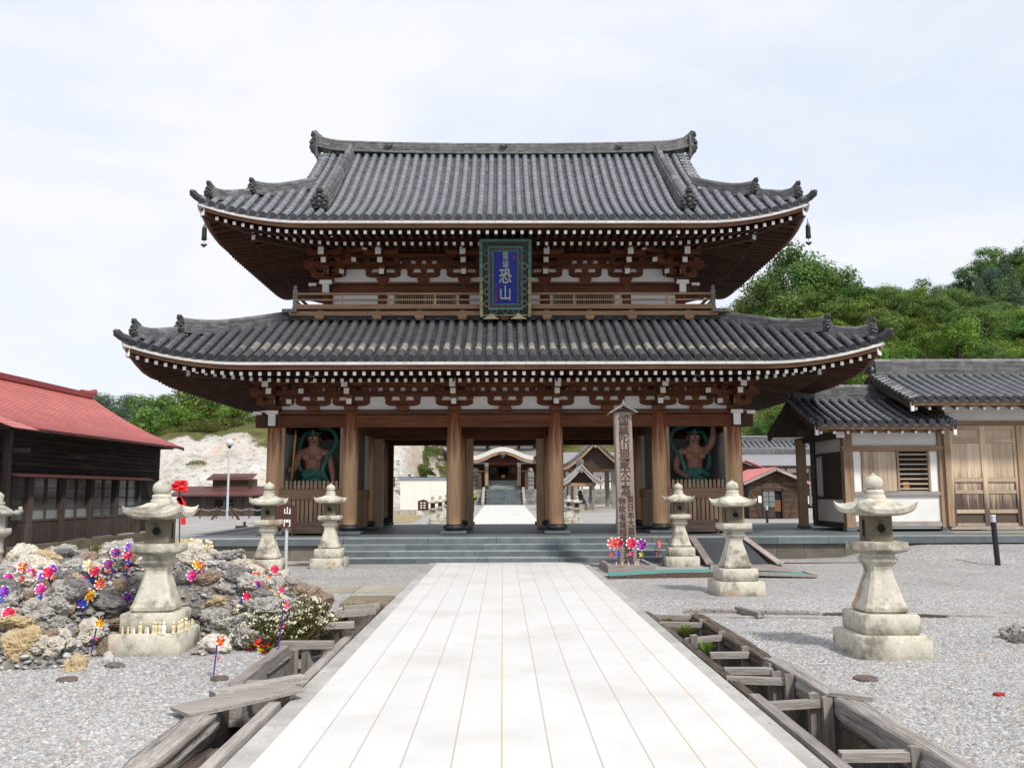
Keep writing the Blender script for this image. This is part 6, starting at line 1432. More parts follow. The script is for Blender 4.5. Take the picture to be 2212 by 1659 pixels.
# --- flowering shrub
def shrub():
    cx, cy = -2.35, 9.95; t = thing('flowering_shrub', 'low shrub covered with cream white blossom clusters beside the left drain', 'shrub', (cx, cy, 0))
    tw, lf, bl = MB(), MB(), MB(); ends = []
    subs = [(-.30, -.45, .36, .30), (-.05, -.50, .34, .26), (-.38, .05, .40, .40), (.02, .05, .38, .42), (-.2, .5, .36, .46), (.12, .55, .30, .34), (.2, -.2, .30, .26), (-.55, -.15, .24, .24)]
    for (sx, sy, sr, sh) in subs:
        for _ in range(46):
            a, r = ru(0, 6.28), sqrt(rnd()); x, y = sx + sr * r * cos(a), sy + sr * r * sin(a) * 1.1; h = sh * sqrt(max(.04, 1 - r * r * .8)) * ru(.6, 1.12)
            p0 = V3((cx + sx * .8 + x * .12, cy + sy * .8 + y * .12, .0)); p1 = V3((cx + x * .85 + sx * .1, cy + y * .85 + sy * .1, h * .55)); p2 = V3((cx + x, cy + y, h)); tw.tube([p0, p1, p2], [.007, .005, .003], 4); ends.append(p2)
            for _ in range(20):
                k = rnd() ** .6; c = p1 * (1 - k) + p2 * k + V3((ru(-.05, .05), ru(-.05, .05), ru(-.03, .05))); d = V3((ru(-1, 1), ru(-1, 1), ru(-.1, 1.2))).normalized() * ru(.02, .045); q = d.cross(V3((ru(-1, 1), ru(-1, 1), 1))).normalized() * .0065
                lf.add([c - d * .2 - q, c - d * .2 + q, c + d + q * .4, c + d - q * .4], [(0, 1, 2, 3)])
    for p in ends:
        if rnd() < .50 and p.z > .10:
            for _ in range(random.randrange(5, 13)): bl.ball(p + V3((ru(-.035, .035), ru(-.035, .035), ru(0, .03))), ru(.007, .014), 5)
    tw.build('twigs', 'twig', t); lf.build('foliage', 'bushleaf', t); bl.build('blossom', 'blossom', t)
shrub()
def tuft(x, y, z, lab, r=.12, h=.22, n=60, mat='grassblade', cat='grass tuft'):
    b = MB()
    for _ in range(n):
        a = ru(0, 6.28); d = ru(0, r * .4); p = V3((x + d * cos(a), y + d * sin(a), z)); q = p + V3((cos(a) * r * ru(.2, 1), sin(a) * r * ru(.2, 1), h * ru(.5, 1))); m = (p + q) / 2 + V3((0, 0, h * .15)); s = V3((-sin(a), cos(a), 0)) * .005
        b.add([p - s, p + s, m + s, m - s, q], [(0, 1, 2, 3), (3, 2, 4)])
    tag(b.build('grass_tuft', mat, origin=(x, y, z)), lab, cat, 'grass tufts')
p = onm(203, 1212); tuft(p.x, p.y, p.z, 'tall pale grass tuft on the crest of the rock heap', .12, .26, 70)
tuft(2.04, 9.0, -.02, 'green grass tuft by the bar beside the dark rotten board', .12, .14, 70, 'leaf'); tuft(2.12, 10.35, -.04, 'bright green tuft inside the right drain near its far end', .14, .12, 80, 'leaf'); tuft(2.02, 10.9, -.02, 'yellowish tuft at the far end of the right drain', .10, .10, 50, 'bushleaf'); tuft(-5.1, 8.42, 0, 'small moss green tuft at the foot of the rock heap', .09, .08, 60, 'bushleaf')
tuft(-2.1, 12.3, .02, 'small green tuft against the mossy cover slab', .08, .09, 40, 'leaf')
# ---------------------------------------------------------------- buildings at the sides of the gate
def frame_map(org, ang):
    """local building axes: s along the front, w outward from the front, z up"""
    t = V3((cos(ang), sin(ang), 0)); n = V3((sin(ang), -cos(ang), 0)); o = V3(org)
    return lambda s, w, z: o + t * s + n * w + V3((0, 0, z))
class LB(MB):
    def __init__(s, f): super().__init__(); s.fm = f
    def lb(s, s0, s1, w0, w1, z0, z1, m=0, tone=None):
        vs = [s.fm(a, b, c) for c in (z0, z1) for a, b in ((s0, w0), (s1, w0), (s1, w1), (s0, w1))]
        return s.add(vs, [(0, 1, 2, 3), (7, 6, 5, 4), (4, 5, 1, 0), (5, 6, 2, 1), (6, 7, 3, 2), (7, 4, 0, 3)], m, tone)
random.seed(55)
def red_house():
    # the long dark hall at the left: front faces the approach
    org = V3((-12.35, 31.6, 0)); end = V3((-12.55, 21.6, 0)); dv = (org - end); ang = atan2(dv.y, dv.x); f0 = frame_map(org, ang); f = lambda s, w, z: f0(s, w, z)
    L = 14.0                                                         # front runs from s=-L to s=0
    t = thing('red_roofed_hall', 'long blackened timber hall under a red sheet roof at the left', 'building', tuple(org))
    b = LB(f); z = 2.06
    while z < 3.26:
        h = .125; b.lb(-L, 0, -.02 - .0, .012, z, z + h - .006, 0, rnd()); b.add([f(-L, .012, z), f(0, .012, z), f(0, .03, z), f(-L, .03, z)], [(0, 1, 2, 3)]); z += h
    b.lb(-L, 0, -.1, -.03, .3, 3.32, 0, .3); b.lb(-.08, 0, -7.0, -.1, .28, 3.4, 0, .5)
    for k in range(24): b.lb(-.0, .02, -7, -.1, .3 + k * .13, .3 + k * .13 + .124, 0)
    b.lb(-1.62, 0, -.02, .02, .30, 2.03, 0, .4)
    for k in range(13): b.lb(-1.6, .005, .02, .035, .30 + k * .133, .30 + k * .133 + .127, 0)
    b.build('wall', 'dark_board', t)
    b = LB(f); b.lb(-L, .1, -.1, .32, -.1, .26); b.build('foundation', 'concrete', t)
    b = LB(f); b.add([f(-L, .04, 2.10), f(-1.2, .04, 2.10), f(-1.2, .36, 2.02), f(-L, .36, 2.02), f(-L, .04, 2.13), f(-1.2, .04, 2.13), f(-1.2, .36, 2.05), f(-L, .36, 2.05)], [(3, 2, 1, 0), (4, 5, 6, 7), (0, 1, 5, 4), (1, 2, 6, 5), (2, 3, 7, 6), (3, 0, 4, 7)]); b.build('pent_roof', 'dull_red', t)
    s = -1.72; k = 0
    while s > -12:
        w_ = 1.65
        b = LB(f); b.lb(s - .09, s + .09, -.02, .10, .28, 2.06); b.build('post', 'dark_board_x', t)
        q = LB(f); q.lb(s - w_ + .09, s - .09, -.02, .02, .30, .88); q.lb(s - w_ + .09, s - .09, -.02, .035, .86, .92)
        win = q.build('window', 'dark_board_x', t)
        for j in (0, 1):
            a, c = s - w_ + .12 + j * (w_ / 2 - .11), s - w_ + .12 + (j + 1) * (w_ / 2 - .11) - .02
            fr = LB(f); fr.lb(a, a + .045, -.005, .03, .92, 2.02); fr.lb(c - .045, c, -.005, .03, .92, 2.02)
            for zz in (1.18, 1.46, 1.74): fr.lb(a + .045, c - .045, .0, .025, zz, zz + .025)
            fr.build('sash', 'dark_board_x', win)
            g = LB(f)
            for zz, z2 in ((.92, 1.18), (1.205, 1.46), (1.485, 1.74), (1.765, 2.02)): g.add([f(a + .045, .006, zz), f(c - .045, .006, zz), f(c - .045, .006, z2), f(a + .045, .006, z2)], [(0, 1, 2, 3)], 1 if zz < 1.2 and k % 3 != 1 or k == 0 else 0)
            g.build('pane', ['glass', 'glass_pale'], win)
        s -= w_; k += 1
    rz = lambda w: 3.25 + .34 * (w) + .053 * w * w * (1 if w > 0 else 0)   # w measured inward from the eave
    RW, e = 3.55, .62
    b = LB(f); n = 34
    for i in range(n):
        a, c = RW * i / n, RW * (i + 1) / n
        for s0, s1 in ((-L - .5, .62),):
            P0, P1 = (f(s0, e - a, rz(a) + .012), f(s1, e - a, rz(a) + .012)), (f(s0, e - c, rz(c)), f(s1, e - c, rz(c)))
            b.add([P0[0], P0[1], P1[1], P1[0]], [(0, 1, 2, 3)], 0, ru(.3, 1)); b.add([P0[0] + V3((0, 0, -.02)), P0[1] + V3((0, 0, -.02)), P0[1], P0[0]], [(0, 1, 2, 3)], 1, .05)
    roof = b.build('roof', ['red_roof', 'dull_red2'], t)
    b = LB(f)
    for i in range(12):
        a, c = RW * i / 12, RW * (i + 1) / 12
        b.add([f(-L, e - a, rz(a) - .05), f(.6, e - a, rz(a) - .05), f(.6, e - c, rz(c) - .05), f(-L, e - c, rz(c) - .05)], [(3, 2, 1, 0)], 0, .5); b.add([f(.62, e - a, rz(a) + .005), f(.62, e - c, rz(c) + .005), f(.62, e - c, rz(c) - .12), f(.62, e - a, rz(a) - .12)], [(0, 1, 2, 3)], 0, .3)
    b.add([f(-L, e + .005, rz(0) + .0), f(.62, e + .005, rz(0)), f(.62, e + .005, rz(0) - .07), f(-L, e + .005, rz(0) - .07)], [(0, 3, 2, 1)], 0, .5)
    b.build('eave_board', 'dull_red', roof)
    b = LB(f)
    for i in range(int(L / .3)): b.lb(-.2 - i * .3 - .03, -.2 - i * .3 + .03, -.1, e - .06, 3.15, 3.22)
    tag(b.build('rafters', 'dark_board_x', roof), kind='stuff')
    b = LB(f); zr = rz(RW); b.lb(-L - .5, .55, e - RW - .16, e - RW + .16, zr - .05, zr + .13); b.tube([f(-.1, e - RW, zr + .1), f(.5, e - RW, zr + .12), f(.8, e - RW, zr + .20), f(.95, e - RW, zr + .28)], [.12, .13, .12, .07], 8, smooth=False)
    b.build('roof_ridge', 'dull_red2', roof)
    b = LB(f); b.add([f(.6, e - RW - 4.3, 3.2), f(.6, e - RW, zr), f(-L, e - RW, zr), f(-L, e - RW - 4.3, 3.2)], [(0, 1, 2, 3)]); b.prism([(0, 0)] * 0 or [(0, 0), (1, 0), (0, 1)], 0, 0) if False else None; b.build('rear_roof', 'red_roof', roof)
    b = LB(f); b.add([f(-.04, e - .7, rz(.7) - .1), f(-.04, e - RW, zr - .1), f(-.04, e - RW - 3.6, 3.3)], [(0, 1, 2)]); b.build('gable', 'dark_board', t)
    # porch roof and post at the near end
    b = LB(f); n = 10
    for i in range(n): a, c = 3.2 * i / n, 3.2 * (i + 1) / n; b.add([f(-10.3, e + .7 - a, 3.12 + .36 * a), f(-11.4, e + .7 - a, 3.12 + .36 * a), f(-11.4, e + .7 - c, 3.12 + .36 * c - .01), f(-10.3, e + .7 - c, 3.12 + .36 * c - .01)], [(3, 2, 1, 0)], 0, ru(.5, 1))
    b.build('porch_roof', 'red_roof', t)
    b = LB(f); b.lb(-10.08, -9.92, .3, .45, .2, 3.2); b.lb(-10.05, -9.95, .1, .9, 2.6, 2.72); b.build('porch_post', 'dark_board_x', t)
red_house()
b = MB(); b.bar((-11.4, 19.0, .03), (-9.2, 27.0, .05), .28, .22); tag(b.build('kerb_timber', 'redplank', origin=(-11, 23.5, 0)), 'long dark red timber lying along the gravel before the red roofed hall', 'timber')

def tiled_gable(t, x0, x1, ye, yr, ze, zr, mat='tile_dark', sp=.27, rdh=.42):
    """simple gabled tile roof, ridge along x, front eave at ye, ridge at yr"""
    S = yr - ye; a = (zr - ze) / S * .86; bq = (zr - ze - a * S) / S ** 2; zz = lambda d: ze + a * d + bq * d * d; xc = (x0 + x1) / 2
    F = lambda p, d, dz=0: V3((xc + p, ye + d, zz(d) + dz)); Bk = lambda p, d, dz=0: V3((xc - p, 2 * yr - ye - d, zz(d) + dz)); half = (x1 - x0) / 2
    b = MB(); tile_field(b, F, half, lambda p: S, sp, .085); roof = b.build('roof', mat, t)
    b = MB(); b.surf(2, 8, lambda u, v: Bk((2 * u - 1) * half, v * S), 0, .4); b.build('rear_slope', mat, roof)
    b = MB(); ridge(b, [V3((x0 + .1 + (x1 - x0 - .2) * i / 16, yr, zr - .1)) for i in range(17)], .42, rdh, 8, .09); b.build('ridge', 'ridge', roof)
    for sx, x in ((-1, x0), (1, x1)):
        q = MB(); ogre(q, (x + sx * -.05, yr, zr + .02), (sx, 0, 0), .9); q.build('ogre_tile', 'oni', roof)
        q = MB()
        for FF in (F, Bk):
            for i in range(8):
                c, e = FF(0, S * i / 8, -.13), FF(0, S * (i + 1) / 8, -.13); c.x = e.x = x - sx * .05; q.bar(c, e, .06, .26)
        q.build('bargeboard', 'boxwood', roof)
        q = MB(); d = .1
        while d < S: c = F(0, d, .0); q.tube([(x - sx * .25, c.y, c.z + .035), (x + sx * .02, c.y, c.z - .02)], .07, 8); d += .2
        q.build('verge_tiles', mat, roof)
        q = MB(); c = F(0, 0, -.27); q.bx(x - sx * .09, x - sx * .01, c.y + .02, c.y + .08, c.z - .05, c.z + .19); q.build('verge_cap', 'white', roof)
    b = MB(); b.bx(x0 + .06, x1 - .06, ye + .06, ye + .14, ze - .17, ze - .05); b.build('eave_board', 'tan', roof)
    b = MB(); b.add([(x0 + .08, ye + .1, ze - .13), (x1 - .08, ye + .1, ze - .13), (x1 - .08, yr, zr - .16), (x0 + .08, yr, zr - .16)], [(3, 2, 1, 0)]); b.add([(x0 + .08, 2 * yr - ye - .1, ze - .13), (x1 - .08, 2 * yr - ye - .1, ze - .13), (x1 - .08, yr, zr - .16), (x0 + .08, yr, zr - .16)], [(0, 1, 2, 3)]); b.build('soffit', 'eave', roof)
    x = x0 + .2
    while x < x1 - .1:
        b = MB(); b.bar((x, ye + .16, ze - .24), (x, ye + 1.2, ze - .24 + .45), .07, .085); b.bx(x - .034, x + .034, ye + .148, ye + .161, ze - .28, ze - .195, 1); b.build('rafter', ['tan', 'white'], roof); x += .36
    return roof
def office():
    z0 = .52; t = thing('gate_office', 'small white walled tiled office with a barred window right of the gate', 'building', (10.5, 24.8, z0))
    x0, x1, yf, yb = 9.30, 11.82, 23.5, 26.1
    roof = tiled_gable(t, 8.2, 11.95, 22.7, 24.8, 3.36, 4.22)
    def gb(name, mat, *q):
        b = MB()
        for a in q: b.bx(*a)
        return b.build(name, mat, t)
    gb('core_wall', 'plaster', (x0 + .02, x1, yf + .06, yb, z0 + .05, 3.25))
    for a in ((x0 - .08, x0 + .16, yf - .02, yf + .2, z0 + .1, 3.2), (x1 - .02, x1 + .16, yf - .02, yf + .2, z0 + .1, 3.2), (x0 - .5, x0 - .26, yb - .2, yb, z0, 3.1)): gb('post', 'tan_z', a)
    for a in ((x0 - .10, x0 + .18, yf - .04, yf + .22, z0, z0 + .1), (x1 - .04, x1 + .18, yf - .04, yf + .22, z0, z0 + .1), (x0 - .54, x0 - .22, yb - .24, yb + .04, z0 - .02, z0 + .06)): gb('post_stone', 'step', a)
    gb('base_beam', 'old_x', (x0 + .17, x1 - .03, yf, yf + .1, z0 + .12, z0 + .24)); gb('rail', 'old_x', (x0 + .17, x1 - .03, yf - .02, yf + .1, 1.46, 1.56)); gb('lintel', 'tan', (x0 - .14, x1 + .12, yf - .05, yf + .1, 2.66, 2.80)); gb('eave_beam', 'tan', (x0 - .7, x1 + .1, yf - .02, yf + .12, 3.16, 3.28))
    for a in ((x0 + .17, x1 - .03, yf + .045, yf + .07, z0 + .25, 1.455), (x0 + .20, x0 + .40, yf + .045, yf + .07, 1.565, 2.655), (x1 - .25, x1 - .05, yf + .045, yf + .07, 1.565, 2.655), (x0 + .17, x1 - .03, yf + .045, yf + .07, 2.81, 3.15)): gb('wall_panel', 'white', a)
    for a in ((x0 + .41, x0 + .47, yf + .0, yf + .08, 1.565, 2.655), (x1 - .32, x1 - .26, yf, yf + .08, 1.565, 2.655), (x0 + 1.36, x0 + 1.42, yf, yf + .08, 1.565, 2.655)): gb('window_post', 'tan_z', a)
    b = MB()
    for k in range(7): b.bx(x0 + .475 + k * .125, x0 + .475 + (k + 1) * .125 - .006, yf + .02, yf + .05, 1.58, 2.65)
    b.build('shutter', 'pale_wood', t)
    w = gb('window', 'void', (x0 + 1.425, x1 - .325, yf + .055, yf + .075, 1.58, 2.65))
    for k in range(8): b = MB(); zz = 1.62 + k * .132; b.bx(x0 + 1.425, x1 - .325, yf + .02, yf + .045, zz, zz + .035); b.build('window_bar', 'pale_wood', w)
    b = MB(); b.bx(x0 + 1.52, x0 + 1.68, yf + .04, yf + .054, 1.6, 1.82); b.build('paper_note', 'orange_dull', w)
    # shaded side wall
    gb('side_panel', 'plaster', (x0 - .03, x0 + .0, yf + .22, yb - .1, z0 + .22, 1.35)); gb('side_panel', 'plaster', (x0 - .03, x0 + .0, yf + .22, yb - .1, 2.65, 3.2)); gb('side_door', 'boxwood', (x0 - .04, x0 - .005, yf + .3, yb - .9, 1.4, 2.6)); gb('side_panel', 'plaster', (x0 - .035, x0 - .005, yb - .7, yb - .4, 1.45, 2.55))
    gb('side_frame', 'boxwood', (x0 - .06, x0 + .01, yf + .22, yb, 2.6, 2.66)); gb('side_frame', 'boxwood', (x0 - .06, x0 + .01, yf + .22, yb, 1.36, 1.42)); gb('side_frame', 'boxwood', (x0 - .06, x0 + .01, yf + .22, yb, z0 + .05, z0 + .2)); gb('side_frame', 'boxwood', (x0 - .07, x0 + .01, yb - .35, yb, z0 + .2, 3.2))
    gb('porch_beam', 'boxwood', (x0 - .9, x0 + .1, 24.72, 24.9, 3.15, 3.35)); gb('porch_beam', 'boxwood', (x0 - .36, x0 - .16, yf - .3, yb + .5, 3.0, 3.16)); gb('beam_nosing', 'white', (x0 - .37, x0 - .15, yf - .315, yf - .302, 3.0, 3.16)); b = MB(); b.prism([(23.3, 3.25), (26.3, 3.25), (24.8, 3.98)], x0 - .05, x0 + .02, ax='yz'); b.build('gable_wall', 'boxwood', t)
def side_gate():
    z0 = .52; t = thing('side_gatehouse', 'larger tiled side gatehouse with tall panelled wooden doors at the right edge', 'building', (14.5, 24.8, z0))
    x0, x1, yf, yb = 11.99, 17.5, 23.42, 26.4
    roof = tiled_gable(t, 10.62, 18.4, 22.4, 24.8, 3.96, 4.92, rdh=.46)
    def gb(name, mat, *q, parent=None):
        b = MB()
        for a in q: b.bx(*a)
        return b.build(name, mat, parent or t)
    gb('core_wall', 'plaster', (x0 + .05, x1, yf + .12, yb, z0 + .02, 4.4)); gb('wall_band', 'plaster', (x0 - .1, x1, yf + .05, yf + .11, 3.46, 3.86)); gb('lintel', 'tan', (x0 - .05, x1, yf, yf + .14, 3.34, 3.455)); gb('eave_beam', 'tan', (x0 - 1.0, x1, yf + .02, yf + .14, 3.87, 3.97)); gb('beam_nosing', 'white', (x0 - .12, x0 + .06, yf - .25, yf - .235, 3.66, 3.86)); gb('beam_end', 'tan', (x0 - .12, x0 + .06, yf - .234, yf + .04, 3.66, 3.86)); gb('sill', 'old_x', (x0, x1, yf + .0, yf + .12, z0 + .03, z0 + .12)); b = MB(); b.prism([(23.0, 3.88), (26.6, 3.88), (24.8, 4.62)], x0 - .3, x0 - .22, ax='yz'); b.build('gable_wall', 'plaster', t)
    xs = [x0, x0 + 1.98, x0 + 4.0]
    for x in xs: gb('door_post', 'tan_z', (x - .06, x + .10, yf - .02, yf + .11, z0 + .12, 3.335))
    for x in (x0, x0 + 1.98):
        a, c = x + .105, x + 1.98 - .065
        for j in range(1):
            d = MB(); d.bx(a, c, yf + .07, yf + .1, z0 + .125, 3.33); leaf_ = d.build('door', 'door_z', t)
            mid = (a + c) / 2
            for (p, q) in ((a, a + .08), (mid - .07, mid + .07), (c - .08, c)): gb('stile', 'door_z', (p, q, yf + .025, yf + .069, z0 + .125, 3.33), parent=leaf_)
            for (p, q) in ((3.22, 3.33), (2.86, 2.98), (1.82, 1.92), (1.50, 1.60), (.98, 1.08), (z0 + .125, z0 + .2)): 
                for xa, xb in ((a + .082, mid - .072), (mid + .072, c - .082)): gb('cross_rail', 'pale_wood', (xa, xb, yf + .03, yf + .069, p, q), parent=leaf_)
            for xa, xb in ((a + .085, mid - .075), (mid + .075, c - .085)):
                for (p, q) in ((1.925, 2.855), (1.085, 1.495)):
                    n = 4
                    b = MB()
                    for k in range(n): b.bx(xa + (xb - xa) * k / n + .003, xa + (xb - xa) * (k + 1) / n - .003, yf + .05, yf + .068, p, q)
                    b.build('panel', 'door_z', leaf_)
    b = MB(); b.bx(11.6, 18, 22.5, 23.4, .3, .515); b.build('threshold_slab', 'concrete_pale', t)
def door_mat():
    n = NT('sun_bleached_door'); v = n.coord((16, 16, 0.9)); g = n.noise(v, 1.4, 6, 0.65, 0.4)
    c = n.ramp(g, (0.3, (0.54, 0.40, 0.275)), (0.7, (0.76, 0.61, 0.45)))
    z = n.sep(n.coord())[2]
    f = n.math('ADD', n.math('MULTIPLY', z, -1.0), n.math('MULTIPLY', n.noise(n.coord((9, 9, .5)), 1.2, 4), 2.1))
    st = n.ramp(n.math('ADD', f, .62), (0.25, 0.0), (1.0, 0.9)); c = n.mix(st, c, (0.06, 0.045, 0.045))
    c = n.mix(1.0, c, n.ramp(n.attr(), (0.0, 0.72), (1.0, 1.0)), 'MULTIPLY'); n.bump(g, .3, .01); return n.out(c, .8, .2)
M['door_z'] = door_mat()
office(); side_gate()
def plank_hut():
    x0, x1, yf, yb = 13.5, 16.45, 48.0, 53.0; z0 = zg(15, 48); t = thing('plank_hut', 'weathered plank hut with a red roof and dark doorway right of the gate', 'hut', (15, 50, z0))
    zw, za = 2.08, 2.72; xc = (x0 + x1) / 2
    b = MB(); b.bx(x0, x1, yf + .08, yb, z0, zw, 1); 
    k = 0; z = z0
    while z < zw - .05:
        h = .12
        for a, c in ((x0, x0 + .75), (xc + .38, x1)): b.bx(a, c, yf, yf + .07, z, z + h - .01)
        if z > 1.62: b.bx(x0 + .76, xc + .37, yf, yf + .07, z, z + h - .01)
        z += h
    n = 6
    for i in range(n): zz = zw + (za - zw) * i / n; w = (x1 - xc) * (1 - i / n); b.bx(xc - w + .05, xc + w - .05, yf, yf + .07, zz, zz + (za - zw) / n - .01, 0, .25)
    b.build('wall', ['hut_board', 'void'], t)
    b = MB()
    for a in ((x0 + .7, x0 + .8), (xc + .34, xc + .44), (x1 - .08, x1), (x0, x0 + .08), (xc - .05, xc + .05)): b.bx(a[0], a[1], yf - .03, yf + .0, z0 if a[0] != xc - .05 else 1.62, zw)
    b.bar((x1 - .75, yf - .02, z0 + .1), (x1 - .1, yf - .02, zw - .1), .1, .03, up=(0, 1, 0)); b.bar((x0 + .62, yf - .02, z0 + .1), (x0 + .05, yf - .02, zw - .3), .1, .03, up=(0, 1, 0)); b.bx(x0, x1, yf - .03, yf, 1.58, 1.66); b.build('frame', 'boxwood', t)
    b = MB(); b.bx(x0 + .8, x0 + 1.42, yf - .01, yf + .03, z0 + .05, .72); b.build('door', 'dark_board_x', t)
    b = MB(); b.bx(x0 + .8, x0 + 1.42, yf + .0, yf + .02, .73, 1.57)
    b.build('door_glass', 'glass_pale', t)
    b = MB()
    for q in (.99, 1.27): b.bx(x0 + .8, x0 + 1.42, yf - .012, yf - .001, q, q + .025)
    b.bx(x0 + 1.09, x0 + 1.12, yf - .013, yf - .002, .73, 1.57); b.build('sash_bars', 'dark_board_x', t)
    b = MB(); b.bx(x0 + 1.43, x0 + 1.75, yf + .04, yf + .06, z0 + .4, 1.1); b.build('inner_board', 'orange_wood', t)
    b = MB(); b.bx(x0 + .5, x0 + .68, yf - .06, yf - .035, .95, 1.32); b.build('notice', 'signwhite', t)
    for s in (-1, 1):
        b = MB(); e = xc + s * (x1 - xc + .35); b.add([(xc, yf - .4, za + .12), (e, yf - .4, zw - .04), (e, yb + .3, zw - .04), (xc, yb + .3, za + .12), (xc, yf - .4, za + .17), (e, yf - .4, zw + .01), (e, yb + .3, zw + .01), (xc, yb + .3, za + .17)], [(0, 1, 5, 4), (1, 2, 6, 5), (2, 3, 7, 6), (4, 5, 6, 7), (3, 2, 1, 0)]); b.build('roof', 'red_roof', t)
        b = MB(); b.bar((xc, yf - .38, za + .05), (e, yf - .38, zw - .10), .04, .14); b.build('bargeboard', 'old_x', t)
plank_hut()
t = thing('second_hut', 'gable of a further red roofed hut half hidden by the gate column', 'hut', (16.4, 58, .2))
b = MB(); b.bx(14.6, 17.4, 58, 62, .2, 2.9); b.prism([(14.6, 2.9), (17.4, 2.9), (16.0, 3.5)], 58, 62); b.build('wall', 'hut_board', t)
b = MB(); b.bar((16, 57.7, 3.58), (14.2, 57.7, 2.85), .9, .06); b.bar((16, 57.7, 3.58), (17.8, 57.7, 2.85), .9, .06); b.build('roof', 'red_roof', t)
# ---------------------------------------------------------------- the courtyard behind the gate
random.seed(77)
for (x, y, s, lab) in ((-3.05, 38.5, .78, 'nearest yellowish lantern of the left row in the courtyard'), (-3.0, 42.2, .78, 'second lantern of the left row in the courtyard'), (-2.95, 46.2, .78, 'third lantern of the left courtyard row by the gate column'),
        (3.22, 38.3, .78, 'nearest yellowish lantern of the right row in the courtyard'), (3.2, 42.5, .78, 'second lantern of the right row in the courtyard'), (2.75, 64.5, .95, 'lantern right beside the foot of the hall stairs')):
    stone_lantern(x, y, lab, 0, s, group='stone lanterns of the courtyard')
def hall():
    z0 = zg(0, 77); t = thing('main_hall', 'temple hall with a pale curved porch gable at the end of the courtyard path', 'temple hall', (0.1, 84, z0))
    xc = .07
    px = lambda u, d: (u - 1085) / 1880 * d + .0
    zp = lambda v, d: P(1085, v, d).z
    ztop = zp(1056.6, 80); xa, xb = px(1046, 76.2), px(1128, 76.2); n = 9
    for k in range(n):
        b = MB(); za, zb = z0 + (ztop - z0) * k / n, z0 + (ztop - z0) * (k + 1) / n; ya = 76.3 + .38 * k; m = 6
        for j in range(m): q0 = xa + (xb - xa) * (j + (.5 if k % 2 else 0) - .25) / m; q1 = q0 + (xb - xa) / m; b.bx(max(xa, q0) + .01, min(xb, q1) - .01, ya, 80.2, za, zb - .01)
        b.build('stone_step', 'step', t)
    for x in (xa - .14, xb + .14): b = MB(); b.prism([(76.2, z0), (76.2, z0 + .3), (80.1, ztop + .2), (80.1, z0)], x - .12, x + .12, ax='yz'); b.build('stair_cheek', 'concrete_pale', t)
    for x0, x1 in ((-30, xa - .3), (xb + .3, 26)):
        b = MB(); x = x0
        z = z0 - .1
        b.bx(x0, x1, 79.6, 80.2, z0 - .2, ztop - .02, 0, .2)
        rowh = (ztop - z0 + .1) / 4
        for r in range(4):
            x = x0
            while x < x1 - .05: l = min(ru(.5, 1.1), x1 - x); b.bx(x + .012, x + l - .012, 79.5 + ru(0, .06), 79.62, z0 - .1 + r * rowh + .01, z0 - .1 + (r + 1) * rowh - .012); x += l
        b.build('retaining_wall', 'retain', t)
    b = MB(); b.bx(-30, 26, 80.2, 100, z0, ztop - .03); b.build('terrace', 'gravel', t)
    zf = zp(1037.5, 82.4)
    for k in range(5): b = MB(); b.bx(px(1052, 82), px(1119, 82), 81 + .3 * k, 83, ztop + (zf - ztop) * k / 5, ztop + (zf - ztop) * (k + 1) / 5 - .01); b.build('porch_step', 'pale_step', t)
    zc = zp(990, 80.8)
    for u in (1050.7, 1120.5):
        x = px(u, 80.9); b = MB(); b.bx(x - .16, x + .16, 80.7, 81.02, ztop + .35, zc); b.build('porch_column', 'tan_z', t); b = MB(); b.bx(x - .2, x + .2, 80.66, 81.06, ztop - .03, ztop + .35); b.build('column_foot', 'base_stone', t)
        b = MB(); b.bx(x - .18, x + .18, 80.64, 80.69, zc - .75, zc - .05); b.build('column_band', 'steel', t)
    # walls: dark red with a doorway
    yw = 84.2; zt = zp(985, yw)
    b = MB(); b.bx(px(972, yw), px(1076, yw), yw, yw + 9, ztop - .02, zt + .6); b.bx(px(1097, yw), px(1200, yw), yw, yw + 9, ztop - .02, zt + .6); b.bx(px(1076, yw) + .01, px(1097, yw) - .01, yw, yw + 9, zp(1009, yw), zt + .6); b.bx(px(1076, yw) + .01, px(1097, yw) - .01, yw, yw + .2, ztop, zp(1027, yw)); b.build('hall_wall', 'hallred', t)
    b = MB(); b.bx(px(1076, yw), px(1097, yw), yw + .8, yw + .9, ztop, zt); b.build('dark_doorway', 'void', t)
    for u0, u1 in ((1058, 1073), (1100, 1114)): b = MB(); b.bx(px(u0, yw), px(u1, yw), yw - .05, yw - .01, zp(1022, yw), zp(1009, yw)); b.build('lattice_panel', 'dark_board_x', t)
    b = MB(); b.bx(px(1081, yw), px(1092, yw), yw - .7, yw - .3, zf, zf + .35); b.bx(px(1083, yw), px(1090, yw), yw - .75, yw - .71, zp(1032, yw), zp(1026, yw), 1); b.build('offertory', ['hallred', 'gold'], t)
    b = MB(); b.bx(px(972, yw), px(1200, yw), yw - .06, yw - .01, zp(1002, yw), zp(993, yw)); b.build('plaster_band', 'plaster', t)
    b = MB(); b.bx(px(1055, 81), px(1116, 81), 80.75, 80.95, zp(1004, 81), zp(999, 81)); b.bx(px(1052, 81), px(1119, 81), 80.8, 80.9, zp(994, 81), zp(990, 81)); b.build('porch_beam', 'beam', t)
    # curved porch gable
    xl, xr = px(1019.5, 79.8), px(1151.5, 79.8); cx = (xl + xr) / 2; hw = (xr - xl) / 2; ze, za = zp(984, 79.8), zp(965.5, 79.8)
    prof = lambda q: ze + (za - ze) * (.5 + .5 * cos(pi * min(1, abs(q) * 1.08))) ** .85
    n = 40; b = MB()
